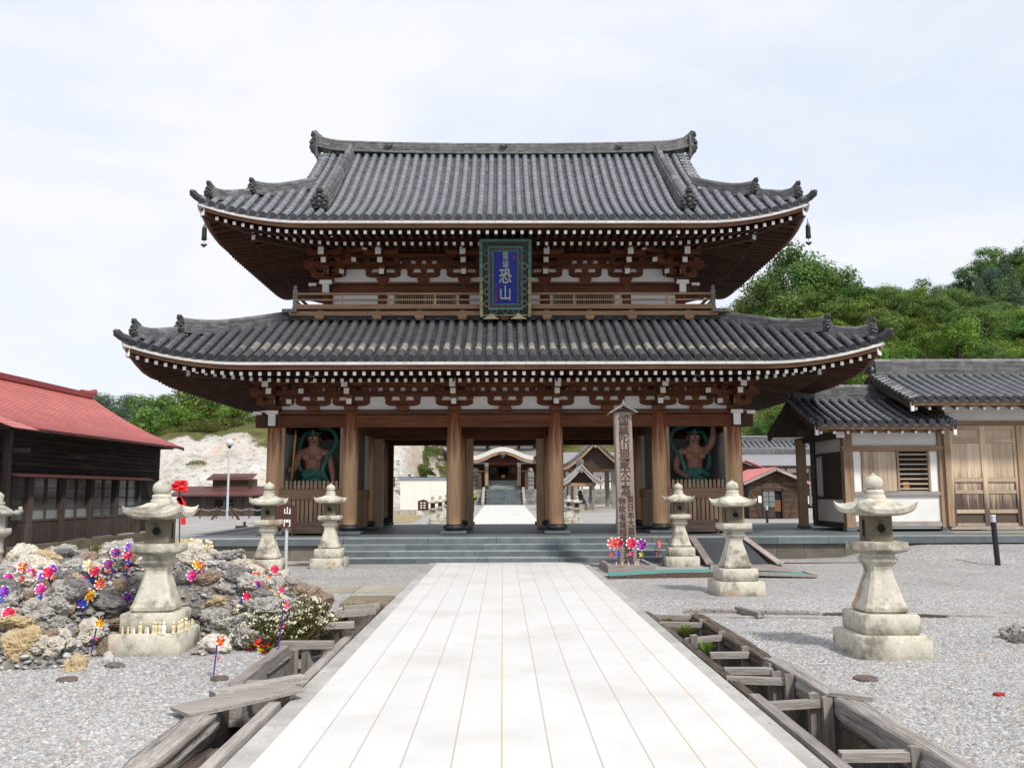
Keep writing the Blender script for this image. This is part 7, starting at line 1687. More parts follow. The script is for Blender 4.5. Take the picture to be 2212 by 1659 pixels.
    b.surf(n, 1, lambda u, v: (cx + (2 * u - 1) * hw, 79.6 + 5 * v, prof(2 * u - 1) + .02), 0, .8, True); b.surf(n, 1, lambda u, v: (cx + (2 * u - 1) * hw, 79.58, prof(2 * u - 1) - .42 * v), 0, .9); b.build('curved_roof', 'copper', t)
    b = MB(); b.surf(n, 1, lambda u, v: (cx + (2 * u - 1) * hw * .98, 79.62, prof(2 * u - 1) - .42 - .25 * v), 0, .9); b.surf(n, 1, lambda u, v: (cx + (2 * u - 1) * hw, 79.6 + 5 * v, prof(2 * u - 1) - .5), 0, .5); b.build('curved_bargeboard', 'tan', t)
    b = MB(); b.surf(n, 1, lambda u, v: (cx + (2 * u - 1) * hw * .82, 80.6, (prof(2 * u - 1) - .6) * (1 - v) + v * zp(999, 80.6)), 0, .5); b.build('gable_field', 'hallred', t)
    b = MB(); c = V3((cx, 79.55, za - .75)); b.ball(c, .2, 8, 0, None, (1.4, .4, 1)); b.ball(c + V3((0, 0, -.2)), .12, 8, 0, None, (1, .4, 1)); b.ball(c + V3((.3, 0, .1)), .13, 8, 0, None, (1.2, .4, .8)); b.ball(c + V3((-.3, 0, .1)), .13, 8, 0, None, (1.2, .4, .8)); b.build('gable_pendant', 'oni', t)
    # big roof: two tiers
    xe0, xe1 = px(953, 81), px(1216, 81); yv = 81.4; b = MB()
    zl, zh = zp(986, yv), zp(969, yv + 3.2)
    b.surf(30, 6, lambda u, v: (xe0 + (xe1 - xe0) * u + (1 - 2 * u) * 3.2 * v, yv + 3.2 * v, zl + (zh - zl) * v + .9 * abs(2 * u - 1) ** 6 * (1 - v)), 0, .5, True)
    for sx, x in ((0, xe0), (1, xe1)): b.surf(4, 12, lambda u, v: (x + (3.2 if sx == 0 else -3.2) * u, yv + 3.2 * u + (14 - 6.4 * u) * v, zl + (zh - zl) * u + .9 * abs(2 * v - 1) ** 6 * (1 - u)), 0, .5, True)
    b.build('lower_roof', 'hallroof', t)
    b = MB(); n = 60
    b.surf(30, 1, lambda u, v: (xe0 + (xe1 - xe0) * u, yv + .02, zl + .9 * abs(2 * u - 1) ** 6 - .02 - .22 * v)); b.surf(30, 2, lambda u, v: (xe0 + .1 + (xe1 - xe0 - .2) * u, yv + .1 + 2.8 * v, zl + .9 * abs(2 * u - 1) ** 6 * (1 - v) - .26)); b.build('lower_eave', 'boxwood', t)
    b = MB()
    for i in range(n): x = xe0 + .3 + (xe1 - xe0 - .6) * i / (n - 1); q = abs(2 * i / (n - 1) - 1); b.bx(x - .04, x + .04, yv + .12, yv + 1.0, zl + .9 * q ** 6 - .38, zl + .9 * q ** 6 - .28)
    tag(b.build('rafters', 'white', t), kind='stuff')
    zt2 = zp(950, yv + 3.3) + 1.2
    b = MB(); b.bx(-4.6, 4.8, yv + 3.2, yv + 9, zh - .3, zt2); b.build('upper_wall', 'plaster', t)
    for x in [-4.5 + 1.52 * i for i in range(7)]: b = MB(); b.bx(x - .13, x + .13, yv + 3.08, yv + 3.19, zh - .1, zt2); b.build('upper_post', 'boxwood', t)
    b = MB(); b.bx(-4.9, 5.1, yv + 3.0, yv + 3.07, zp(963, yv + 3), zp(961, yv + 3)); b.bx(-5.2, 5.4, yv + 2.4, yv + 3.07, zt2 - .9, zt2 - .7); b.build('upper_rail', 'boxwood', t)
    b = MB()
    for i in range(60): x = -5 + 10 * i / 59; b.bx(x - .05, x + .05, yv + 2.0, yv + 3, zp(956, yv + 2), zp(955, yv + 2) + .02)
    tag(b.build('bracket_ends', 'white', t), kind='stuff')
    b = MB(); b.add([(-6.4, yv + .5, zt2 - .2), (6.6, yv + .5, zt2 - .2), (4.5, yv + 6.5, zt2 + 2.6), (-4.5, yv + 6.5, zt2 + 2.6)], [(0, 1, 2, 3)]); b.add([(-6.4, yv + .5, zt2 - .25), (6.6, yv + .5, zt2 - .25), (5, yv + 5, zt2 - .1), (-5, yv + 5, zt2 - .1)], [(3, 2, 1, 0)]); b.build('upper_roof', 'greyroof', t)
    # terrace fence
    for x0, x1 in ((-11.5, xa - .4), (xb + .4, 9)):
        m = int((x1 - x0) / 1.4)
        for k in range(m + 1): x = x0 + (x1 - x0) * k / m; b = MB(); b.bx(x - .05, x + .05, 80.3, 80.4, ztop - .03, ztop + 1.15); b.build('fence_post', 'hut_board', t)
        for zz in (.45, .8, 1.1): b = MB(); b.bx(x0, x1, 80.33, 80.37, ztop + zz, ztop + zz + .06); b.build('fence_rail', 'hut_board', t)
    for u in (1036, 1136): x = px(u, 80); b = MB(); b.bx(x - .14, x + .14, 79.9, 80.15, ztop, zp(1019, 80)); b.bx(x - .4, x + .4, 79.8, 80.2, zp(1019, 80), zp(1016.5, 80)); b.build('notice_post', 'hut_board', t)
    for u in (1028, 1144): x = px(u, 80.6); b = MB(); b.bx(x - .35, x + .35, 80.45, 81, ztop, zp(1020, 80.6)); b.ball((x, 80.7, zp(1017, 80.6)), .3, 8); b.build('stone_urn', 'retain', t)
hall()
def pavilion(xc, yc, w, d, hz, ez, rise, matroof, name, lab, tiles):
    z0 = zg(xc, yc); t = thing(name, lab, 'pavilion', (xc, yc, z0))
    for sx in (-1, 1):
        for sy in (-1, 1):
            b = MB(); x, y = xc + sx * w * .34, yc + sy * d * .4; b.bx(x - .11 * w / 3, x + .11 * w / 3, y - .11, y + .11, z0, ez + .2); b.build('post', 'old_z', t)
    for sy in (-1, 1): b = MB(); b.bx(xc - w * .42, xc + w * .42, yc + sy * d * .4 - .08, yc + sy * d * .4 + .08, ez - .25, ez - .02); b.build('beam', 'tan', t)
    hw = w * .62; prof = lambda q: ez - .1 + rise * (1 - abs(q)) ** 1.35 + .12 * abs(q) ** 4
    n = 24; y0, y1 = yc - d * .62, yc + d * .62
    b = MB(); b.surf(n, 1, lambda u, v: (xc + (2 * u - 1) * hw, y0 + (y1 - y0) * v, prof(2 * u - 1) + .12), 0, .5, True); b.surf(n, 1, lambda u, v: (xc + (2 * u - 1) * hw, y0, prof(2 * u - 1) + .12 - .14 * v), 0, .4)
    if tiles:
        for i in range(26):
            q = -1 + 2 * (i + .5) / 26
            b.tube([(xc + q * hw, y0 - .04, prof(q) + .12), (xc + q * hw, y0 + .5, prof(q) + .13)], .075, 6)
    roof = b.build('roof', matroof, t)
    b = MB(); b.surf(n, 1, lambda u, v: (xc + (2 * u - 1) * hw * .97, y0 + .06, prof(2 * u - 1) + .0 - .24 * v), 0, .9); b.surf(n, 1, lambda u, v: (xc + (2 * u - 1) * hw, y0 + .06 + (y1 - y0 - .1) * v, prof(2 * u - 1) - .02)); b.build('bargeboard', 'tan' if tiles else 'old_x', roof)
    b = MB(); b.surf(n, 1, lambda u, v: (xc + (2 * u - 1) * hw * .66, y0 + .7, (prof((2 * u - 1) * .66) - .05) * (1 - v) + v * (ez - .1))); b.build('gable_field', 'boxwood', t)
    b = MB(); b.bx(xc - .14, xc + .14, y0 + .1, y1 - .1, prof(0) + .05, prof(0) + .40); ogre(b, (xc, y0 + .1, prof(0) + .1), (0, -1, 0), .8 if tiles else .6); b.build('ridge', 'oni' if tiles else 'retain', roof)
    b = MB(); b.ball((xc, y0 + .0, prof(0) - .35), .14, 8, 0, None, (1.2, .4, 1.2)); b.build('gable_pendant', 'retain', roof)
    b = MB(); b.bx(xc - w * .45, xc + w * .45, yc - d * .48, yc + d * .48, z0 - .05, z0 + .1); b.build('base_slab', 'concrete_pale', t)
    return t
pavilion(6.78, 66.5, 4.1, 4.6, 0, 3.35, 2.0, 'tile_dark', 'water_pavilion', 'larger open pavilion with a dark tiled gable roof behind the gate', True)
pavilion(5.36, 60.5, 2.35, 2.2, 0, 2.2, 1.25, 'pale_shingle', 'small_shrine', 'small open shrine with a pale weathered gable roof in the courtyard', False)
t = thing('seated_statue', 'dark seated stone statue inside the small open shrine', 'statue', (5.3, 60.6, zg(0, 60)))
b = MB(); b.bx(4.85, 5.85, 60.2, 61, zg(0, 60), .75); b.build('pedestal', 'retain', t)
b = MB(); b.lathe([(.38, .75), (.40, .9), (.25, 1.15), (.22, 1.35), (.1, 1.4)], (5.35, 60.6, 0), 12); b.ball((5.35, 60.55, 1.52), .16, 10); b.build('figure', 'base_stone', t)
def screen():
    u0, u1, d = 864, 1000, 62; p0, p1 = P(u0, 1098, d), P(u1, 1098, d); z0 = zg(0, d); zt = P(u0, 1036, d).z
    t = thing('white_hoarding', 'plain cream hoarding wall with a blue grey cap left in the courtyard', 'hoarding', (p0.x, d, z0))
    b = MB(); n = 4
    for k in range(n): b.bx(p0.x + (p1.x - p0.x) * k / n + .004, p0.x + (p1.x - p0.x) * (k + 1) / n - .004, d, d + .08, z0 + .1, zt, 0, .8)
    b.build('panel', 'cream', t)
    b = MB(); b.bx(p0.x - .2, p1.x + .1, d - .08, d + .2, zt, zt + .14); b.build('cap', 'steelblue', t)
    b = MB(); b.bx(p0.x, p1.x, d - .02, d + .1, z0, z0 + .1); b.build('foot_beam', 'rot', t)
screen()
def yard_bits():
    z = zg(0, 44); p = P(914, 1129, 43.5); t = thing('yard_sign', 'small brown notice on a white post in the courtyard', 'sign', (p.x, 43.5, z))
    b = MB(); b.bx(p.x - .05, p.x + .05, 43.5, 43.56, z, 1.0); b.build('post', 'steel', t)
    b = MB(); b.prism([(p.x - .26, .72), (p.x + .26, .72), (p.x + .26, 1.16), (p.x, 1.24), (p.x - .26, 1.16)], 43.44, 43.49); b.build('board', 'signbrown', t)
    b = MB()
    for i in range(3):
        for j in range(2): b.bx(p.x - .14 + j * .16, p.x - .05 + j * .16, 43.43, 43.439, .80 + i * .12, .86 + i * .12)
    b.build('lettering', 'signwhite', t)
    t = thing('person', 'person in a yellow vest and black trousers standing by the gate column', 'person', (-2.05, 58.5, zg(0, 58)), None, True)
    J = [((0, 0, .95), .13), ((0, .01, 1.15), .13), ((0, .02, 1.36), (.17, .11)), ((0, .0, 1.47), .06), ((0, -.01, 1.60), .095), ((0, 0, 1.68), .08), ((-.2, .02, 1.36), .06), ((-.25, -.02, 1.10), .048), ((-.22, -.12, .88), .036), ((.2, .02, 1.36), .06), ((.24, -.04, 1.12), .048), ((.18, -.2, 1.0), .036), ((-.09, 0, .88), .09), ((-.1, -.02, .48), .065), ((-.1, .02, .08), .045), ((-.1, -.12, .04), .04), ((.09, 0, .88), .09), ((.1, -.02, .48), .065), ((.1, .02, .08), .045), ((.1, -.12, .04), .04)]
    E = [(0, 1), (1, 2), (2, 3), (3, 4), (4, 5), (2, 6), (6, 7), (7, 8), (2, 9), (9, 10), (10, 11), (0, 12), (12, 13), (13, 14), (14, 15), (0, 16), (16, 17), (17, 18), (18, 19)]
    o = skin_body(J, E, 'body', 'face', t, 2, 0); o.data.materials.append(M['cloth_black']); o.data.materials.append(M['vest'])
    for pl in o.data.polygons: c = pl.center; pl.material_index = 1 if c.z < .92 else (2 if c.z < 1.43 and abs(c.x) < .24 else (1 if c.z < 1.43 and c.z > 1.0 else 0))
    b = MB(); b.ball((0, .02, 1.66), .105, 10, 0, None, (1, 1.05, .9)); b.build('hair', 'hair', t)
    b = MB(); b.bx(.14, .32, -.16, .12, .84, 1.08); b.tube([(.2, .02, 1.08), (0, .13, 1.40), (-.12, -.1, 1.36)], .012, 5); b.build('shoulder_bag', 'cloth_black', t)
    b = MB(); b.surf(20, 8, lambda u, v: (-13 + 8.3 * u, 45 + 14 * v, zg(0, 45 + 14 * v) + .012 + .10 * sin(pi * u) * sin(pi * v) * (1 + NZ.noise((u * 6, v * 6, 1)))), 0, .5, True); tag(b.build('straw_bank', 'moss'), kind='structure')
    tw = thing('low_wall', 'pale low stone edging before the cream hoarding', 'edging', (-7, 56, .2)); b = MB()
    for i in range(12): b.box((-9.2 + i * .5, 55.5 + ru(-.1, .1), .30), (.5, .35, .28), M4.Rotation(ru(-.2, .2), 3, 'Z'))
    b.build('stone', 'rock_pale', tw)
yard_bits()
def long_hall():
    t = thing('corridor_building', 'long low building with a pale grey roof behind the small shrine', 'building', (6, 90, .4))
    b = MB(); b.bx(3.2, 13, 90, 96, .4, 4.4); b.build('wall', 'plaster', t)
    b = MB(); b.surf(1, 6, lambda u, v: (2.6 + 11 * u, 89 + 4.2 * v, 4.25 + 1.5 * v), 0, .6); b.build('roof', 'greyroof', t)
    for k in range(7): b = MB(); x = 3.6 + k * 1.4; b.bx(x - .08, x + .08, 89.9, 89.98, .4, 4.3); b.build('post', 'hut_board', t)
    for zz in (1.5, 2.6, 3.7): b = MB(); b.bx(3.2, 13, 89.93, 89.97, zz, zz + .12); b.build('rail', 'hut_board', t)
    t = thing('grey_roofed_hall', 'long grey shingle roofed hall with white panels behind the plank hut', 'building', (22, 66, .4))
    b = MB(); b.bx(16, 30, 66, 72, .43, 3.6); b.build('wall', 'hut_board', t)
    b = MB(); b.surf(1, 8, lambda u, v: (15.5 + 15 * u, 65 + 4 * v, 3.45 + 1.05 * v), 0, .6); b.build('roof', 'greyroof', t)
    b = MB(); ridge(b, [(15.5 + 3 * i, 69, 4.45) for i in range(6)], .5, .45, 4, .12); b.build('ridge', 'ridge', t)
    b = MB(); b.bx(15.5, 30, 65.0, 65.05, 3.35, 3.46); b.build('eave_board', 'boxwood', t)
    for k in range(16): b = MB(); x = 16.1 + k * .9; b.bx(x, x + .78, 65.9, 65.96, 2.95, 3.28); b.build('upper_panel', 'plaster', t)
    for k in range(16): b = MB(); x = 16.0 + k * .9; b.bx(x - .05, x + .05, 65.86, 65.95, .43, 3.3); b.build('post', 'old_z', t)
    for k in range(8): b = MB(); x = 16.3 + k * 1.8; b.bx(x, x + .7, 65.93, 65.97, 1.7, 2.7); b.build('window', 'glass', t)
    for k in range(8): b = MB(); x = 16.1 + k * 1.8; b.bx(x, x + 1.6, 65.92, 65.96, .6, 1.2); b.build('lower_panel', 'plaster', t)
    t = thing('far_tiled_roof', 'far tiled hall roof with a latticed gable behind the grey shingle roof', 'building', (22.5, 82, .4))
    b = MB(); b.bx(18, 40, 82, 92, .43, 5.0); b.build('wall', 'plaster', t)
    b = MB(); tile_field(b, lambda p, d, dz=0: V3((26 + p, 80.6 + d, 4.7 + .42 * d + dz)), 9.5, lambda p: 4.0, .5, .13, course=.4); b.build('roof', 'tile', t)
    b = MB(); ridge(b, [(16.5 + 3 * i, 84.6, 6.3) for i in range(8)], .6, .5, 4, .14); b.build('ridge', 'ridge', t)
long_hall()
def left_yard():
    x0, x1, d = -20.3, -13.2, 55; z0 = zg(0, d); t = thing('cupola_hut', 'low dark board hut with a dull red roof and vented cupola left of the gate', 'hut', ((x0 + x1) / 2, d, z0)); zw = P(450, 1067, d).z
    b = MB(); b.bx(x0, x1, d + .06, d + 5, z0, zw, 0, .4); x = x0
    while x < x1 - .05: b.bx(x + .004, min(x1, x + .22) - .004, d + .0, d + .05, z0, zw); x += .22
    b.build('wall', 'dark_board_x', t)
    b = MB(); b.add([(x0 - .4, d - .5, zw - .05), (x1 + .3, d - .5, zw - .05), (x1 + .3, d + 2.6, zw + .5), (x0 - .4, d + 2.6, zw + .5), (x0 - .4, d - .5, zw - .15), (x1 + .3, d - .5, zw - .15)], [(0, 1, 2, 3), (4, 5, 1, 0)]); b.add([(x0 - .4, d + 5.5, zw - .05), (x1 + .3, d + 5.5, zw - .05), (x1 + .3, d + 2.6, zw + .5), (x0 - .4, d + 2.6, zw + .5)], [(3, 2, 1, 0)]); b.build('roof', 'dull_red', t)
    a, c = P(459, 1052, d + 1.6).x, P(537, 1052, d + 1.6).x; zc = P(500, 1034, d + 1.6).z; b = MB(); b.bx(a, c, d + 1.6, d + 3.6, zw, zc)
    for k in range(5): b.bx(a + .05, c - .05, d + 1.56, d + 1.6, zw + .6 + k * .1, zw + .66 + k * .1)
    b.build('cupola', 'hut_board', t); b = MB(); b.add([(a - .3, d + 1.3, zc - .02), (c + .3, d + 1.3, zc - .02), (c + .3, d + 2.6, zc + .35), (a - .3, d + 2.6, zc + .35), (a - .3, d + 1.3, zc - .1), (c + .3, d + 1.3, zc - .1)], [(0, 1, 2, 3), (4, 5, 1, 0)]); b.build('cupola_roof', 'dull_red', t)
    a, c = P(464, 1090, d).x, P(503, 1090, d).x; b = MB(); b.bx(a, c, d - .03, d - .001, P(464, 1096, d).z, P(464, 1079, d).z); w = b.build('window', 'void', t); b = MB(); m = (a + c) / 2; b.bx(m, m + .06, d - .05, d - .031, P(464, 1096, d).z, P(464, 1079, d).z); b.bx(m + .061, c, d - .05, d - .031, P(464, 1088, d).z, P(464, 1087, d).z); b.build('sash', 'old_z', w)
    a = P(542, 1082, d).x; b = MB(); b.bx(a - .1, a + .1, d - .05, d - .005, P(0, 1087, d).z, P(0, 1076, d).z); b.build('notice', 'signwhite', t); b = MB(); b.bx(a + .25, a + 1.0, d - .03, d - .001, z0, P(0, 1073, d).z); b.build('doorway', 'void', t)
    x, y = P(491, 1100, 50).x, 50; z = zg(x, y); zt = P(491, 956.4, 50).z; t = thing('globe_lamp', 'pale lamp post with a round white globe left of the gate', 'lamp post', (x, y, z))
    b = MB(); b.tube([(x, y, z), (x, y, z + 1.6), (x, y, zt - .3)], [.075, .065, .05], 12); b.build('post', 'steel', t); b = MB(); b.ball((x, y, zt), .215, 16); b.build('globe', 'globe', t); b = MB(); b.lathe([(.05, zt - .32), (.11, zt - .24), (.12, zt - .18)], (x, y, 0), 14); b.build('collar', 'black', t)
    t = thing('stake_fence', 'low rope and stake fence before the hut with the cupola', 'fence', (-17, 51.5, z)); b = MB(); pts = []
    for k in range(9): xx = -20.5 + k * .95; q = MB(); q.tube([(xx, 51.5, zg(0, 51)), (xx + ru(-.05, .05), 51.5, zg(0, 51) + ru(.55, .7))], .04, 6); q.build('stake', 'hut_board', t); pts.append(V3((xx, 51.5, zg(0, 51) + .55)))
    for k in range(8): b.tube([pts[k], (pts[k] + pts[k + 1]) / 2 + V3((0, 0, -.1)), pts[k + 1]], .022, 5)
    b.build('rope', 'rope', t)
    for k, (dx, lab) in enumerate(((-.75, 'left slanting brace timber at the foot of the lamp post'), (.8, 'right slanting brace timber at the foot of the lamp post'))): b = MB(); b.bar((x + dx, 49.6, zg(0, 50)), (x + dx * .25, 49.8, zg(0, 50) + .75), .1, .1); tag(b.build('brace_timber', 'hut_board', origin=(x + dx, 49.6, .1)), lab, 'timber', 'braces at the lamp post')
    b = MB(); b.bx(-12.1, -11.6, 40, 40.2, 0, .12); b.bx(-11.75, -11.65, 40, 40.1, .12, .3); tag(b.build('sawn_block', 'boxwood', origin=(-11.9, 40, 0)), 'small dark sawn block on the gravel behind the platform', 'block')
left_yard()
# ---------------------------------------------------------------- hills and trees
random.seed(2024)
def interp(x, pts):
    if x <= pts[0][0]: return pts[0][1]
    for (a, p), (c, q) in zip(pts, pts[1:]):
        if x <= c: t = (x - a) / (c - a); t = t * t * (3 - 2 * t); return p + (q - p) * t
    return pts[-1][1]
# ground height (metres) along rays of bearing u (picture column) at given distances
def hill_z(x, y):
    if y < 58: return 0.0
    u = 1085 + 1880 * x / y; d = y
    # white slope on the left and behind the hall
    hl = interp(u, [(-600, 5), (250, 6.0), (420, 7.2), (560, 8.0), (700, 8.6), (860, 9.6), (930, 8.6), (1000, 8.6), (1150, 10.5), (1290, 11), (1400, 8), (1500, 4.0)])
    s0 = interp(u, [(300, 66), (600, 66), (850, 74), (980, 92), (1200, 99), (1400, 100)]); L = hl * sst((d - s0) / interp(u, [(300, 20), (800, 22), (1000, 20)]))
    L += max(0, interp(u, [(-600, 12), (300, 6), (560, 5), (800, 12), (1100, 16), (1300, 14), (1500, 0)])) * sst((d - 100) / 90)
    # far mountain on the left
    L += interp(u, [(-900, 40), (-100, 31), (100, 28), (200, 27), (330, 25), (420, 27), (560, 20), (800, 12), (1000, 0)]) * sst((d - 250) / 190)
    # forested hill on the right
    hr = interp(u, [(1380, 0), (1500, 12), (1600, 23), (1740, 25.5), (1850, 26.5), (1990, 25.5), (2100, 23), (2300, 21), (2700, 22)])
    Rr = hr * sst((d - 72) / 74)
    Rr += interp(u, [(1500, 0), (1900, 0), (2060, 34), (2212, 49), (2400, 66), (2900, 80)]) * sst((d - 170) / 130)
    z = max(0, L) + max(0, Rr); k = sst((d - 60) / 12)
    z += k * (.9 * NZ.noise((x * .06, y * .06, 0)) + .5 * NZ.noise((x * .17, y * .17, 3))) * min(1, z / 3) + (.30 * NZ.noise((x * .6, y * .6, 5)) - .75 * abs(NZ.noise((x * .28, y * .12, 9))) + .25 * NZ.noise((x * 1.4, y * 1.4, 2))) * min(1, z / 2)
    return z
def vegf(x, y):
    u = 1085 + 1880 * x / y; d = y
    if u > 1480: return .95 if d < 400 else 1
    a = sst((d - interp(u, [(300, 75), (420, 76), (500, 77), (560, 74), (700, 78), (860, 90), (1000, 104)])) / 10)
    if 840 < u < 1010: a = max(a, .72 * sst(1 - abs((u - 905) - (d - 84) * 1.5) / 22), .6 * sst((u - 935) / 20) * sst((d - 92) / 6))
    return a * .95
b = MB(); U = [-700 + i * (3400 + 0) / 210 for i in range(211)]; D = [58 + 1.2 * i for i in range(45)] + [112 + 3.5 * i for i in range(30)] + [217 + 12 * i for i in range(30)]
vs = []
for d in D:
    for u in U: x = (u - 1085) / 1880 * d; vs.append((x, d, hill_z(x, d) + zg(x, min(d, 90)) - (.5 if d < 60 else .04)))
n = len(U); b.v = vs; veg = []
for j in range(len(D) - 1):
    for i in range(n - 1): b.f.append((j * n + i, j * n + i + 1, (j + 1) * n + i + 1, (j + 1) * n + i)); b.m.append(0); b.t.append(.5); b.s.append(True); b.st.append(0)
o = b.build('hills', 'hill'); a = o.data.attributes.new('veg', 'FLOAT', 'POINT'); a.data.foreach_set('value', [vegf(p[0], p[1]) for p in vs]); tag(o, kind='structure')
# --- trees: crown of many leaf clumps over several limbs
def tree_meshes(seed, mat, leaves=1500, h=1.0, spread=.5, conifer=False, flat=.8):
    rs = random.Random(seed); cr, tr = MB(), MB(); lobes = []
    if conifer:
        tr.tube([(0, 0, -.05), (0, 0, .95)], [.03, .006], 6)
        for i in range(9): z = .18 + .78 * i / 9; lobes.append((V3((0, 0, z)), .26 * (1 - z) + .05, .10))
    else:
        tr.tube([(0, 0, -.05), (rs.uniform(-.03, .03), rs.uniform(-.03, .03), .25), (0, 0, .55)], [.035, .026, .015], 7)
        for i in range(15):
            a = rs.uniform(0, 6.28); r = spread * rs.uniform(.15, .72); z = rs.uniform(.30, .90); r *= 1.0 if z < .7 else .65
            c = V3((r * cos(a), r * sin(a), z)); k = rs.uniform(.13, .23); lobes.append((c, k, k * flat)); tr.tube([(0, 0, .2 + .3 * rs.random()), c * .6 + V3((0, 0, .12)), c], [.014, .009, .004], 5)
    tot = sum(k * k for _, k, _ in lobes)
    for c, k, kz in lobes:
        n = int(leaves * k * k / tot); tone = rs.uniform(.15, .85)
        for _ in range(n):
            d = V3((rs.gauss(0, 1), rs.gauss(0, 1), rs.gauss(0, 1))).normalized(); r = rs.uniform(.55, 1.08) if rs.random() < .85 else rs.uniform(.2, .6)
            p = c + V3((d.x * k * r, d.y * k * r, d.z * kz * r)); nn = (d + V3((rs.uniform(-.7, .7), rs.uniform(-.7, .7), rs.uniform(-.3, .9)))).normalized(); t = nn.cross(V3((rs.uniform(-1, 1), rs.uniform(-1, 1), rs.uniform(-1, 1)))).normalized(); q = nn.cross(t); s = rs.uniform(.010, .021)
            cr.add([p - t * s * 1.3, p - q * s * .8, p + t * s * 1.3, p + q * s * .8], [(0, 1, 2, 3)], 0, max(0, min(1, tone + rs.uniform(-.35, .35))))
    return cr.mesh('crown', mat), tr.mesh('trunk', 'bark')
TV = {'fresh': [tree_meshes(i, 'leaf', 3400, spread=.55) for i in range(1, 5)], 'dark': [tree_meshes(i + 20, 'leaf_dark', 3400, spread=.5) for i in range(1, 4)], 'far': [tree_meshes(i + 40, 'leaf_far', 2400, spread=.5) for i in range(1, 4)], 'conifer': [tree_meshes(i + 60, 'leaf_far', 2000, conifer=True) for i in range(1, 3)], 'hero': [tree_meshes(91, 'leaf_dark', 6500, spread=.5)]}
def tree(x, y, h, kind, label, group, w=1.0, z=None, v=None):
    me = TV[kind][v if v is not None else random.randrange(len(TV[kind]))]; z = hill_z(x, y) + zg(x, min(y, 90)) - .1 if z is None else z
    t = thing('tree', label, 'tree', (x, y, z), group, True, ru(0, 6.28)); t.scale = (h * w, h * w, h)
    for nm, m in (('crown', me[0]), ('trunk', me[1])): o = bpy.data.objects.new(nm, m); COL.objects.link(o); o.parent = t
    return t
def at(u, d): return ((u - 1085) / 1880 * d, d)
RG, LG, FL, FR = 'trees of the forested hill on the right', 'trees on the rise behind the left buildings', 'trees of the far left mountain', 'trees of the far right ridge'
# single trees that stand out
for u, d, h, kind, lab, w in ((1738, 139, 12.5, 'hero', 'tall loose dark tree rising highest on the right hill', 1.0), (1664, 124, 10.5, 'dark', 'round dark tree left of the tallest tree on the right hill', 1.15), (1815, 136, 9.0, 'dark', 'round dark tree just right of the tallest tree on the hill', 1.15),
        (1600, 112, 6.8, 'fresh', 'bright green bushy tree against the underside of the upper eave', 1.2), (330, 100, 6.6, 'dark', 'broad olive tree standing highest behind the red roof', 1.5), (440, 98, 7.0, 'fresh', 'bright green tree right of the broad olive tree', 1.3), (500, 94, 5.4, 'fresh', 'fresh green tree behind the white slope by the gate eave', 1.3), (386, 92, 3.8, 'fresh', 'lower green tree between the olive and the bright tree', 1.3), (290, 94, 3.6, 'fresh', 'small bright tree above the red roof verge', 1.3)):
    x, y = at(u, d); tree(x, y, h, kind, lab, RG if u > 1000 else LG, w)
x, y = at(1950, 128); b = MB(); z = hill_z(x, y)
b.tube([(x, y, z), (x + .1, y, z + 4.2), (x - .3, y, z + 6.2), (x - .1, y, z + 7.0)], [.12, .09, .05, .02], 6); b.tube([(x + .05, y, z + 4), (x + .7, y, z + 5.2), (x + .9, y, z + 6.4)], [.06, .04, .02], 5); b.tube([(x, y, z + 4.8), (x - .8, y, z + 5.8)], [.05, .02], 5); tag(b.build('dead_tree', 'palebark', origin=(x, y, z)), 'bare pale dead tree among the green trees of the right hill', 'tree')
for i, u in enumerate(range(1770, 2080, 22)):
    x, y = at(u + ru(-8, 8), ru(138, 148)); tree(x, y, ru(5.0, 7.2), 'fresh' if i % 3 else 'dark', 'broadleaf tree on the skyline of the right hill' if i % 3 else 'deeper green broadleaf tree on the skyline of the right hill', RG, ru(1.15, 1.4))
cnt = 0; tries = 0; placed = []
while cnt < 136 and tries < 6000:
    tries += 1; d = ru(84, 152); u = ru(1490, 2330); x, y = at(u, d)
    h = ru(3.6, 6.6) * (.75 if d < 100 else 1)
    if hill_z(x, y) < 2.0 or (u < 1690 and d < 96 and u < 1640): continue
    if any((x - a) ** 2 + (y - c) ** 2 < (.34 * (h + k)) ** 2 for a, c, k in placed): continue
    placed.append((x, y, h)); kind = 'fresh' if rnd() < .68 else 'dark'
    tree(x, y, h, kind, 'broadleaf tree in fresh green leaf in the forest of the right hill' if kind == 'fresh' else 'broadleaf tree in deeper green leaf in the forest of the right hill', RG, ru(1.1, 1.45)); cnt += 1
for i in range(36):
    d = ru(200, 300); u = ru(2010, 2420); x, y = at(u, d); k = 'conifer' if rnd() < .3 else ('dark' if rnd() < .6 else 'far')
    if k == 'conifer': tree(x, y, ru(8, 11), k, 'dark pointed conifer on the far right ridge', FR, 1.3)
    else: tree(x, y, ru(8, 11), k, 'dark rounded tree on the far right ridge', FR, 1.3)
for i, u in enumerate((2068, 2092, 2125, 2150, 2185)): x, y = at(u, 300); tree(x, y, ru(9, 11), 'conifer', 'dark pointed conifer on the far right ridge', FR, 1.3)
cnt = 0
while cnt < 34:
    d = ru(90, 150); u = ru(150, 640); x, y = at(u, d)
    if u > 540 and d < 100: continue
    kind = 'fresh' if rnd() < .6 else 'dark'; tree(x, y, ru(2.8, 4.6), kind, 'leafy tree in fresh green on the rise behind the left buildings' if kind == 'fresh' else 'leafy tree in deeper green on the rise behind the left buildings', LG, ru(1.1, 1.5)); cnt += 1
for i in range(48):
    d = ru(330, 442); u = ru(90, 470); x, y = at(u, d); c = rnd() < (.45 if u > 330 else .12)
    tree(x, y, ru(9, 13), 'conifer' if c else 'far', 'pointed conifer of the far left mountain' if c else 'haze tinted rounded tree of the far left mountain', FL, 1.5)
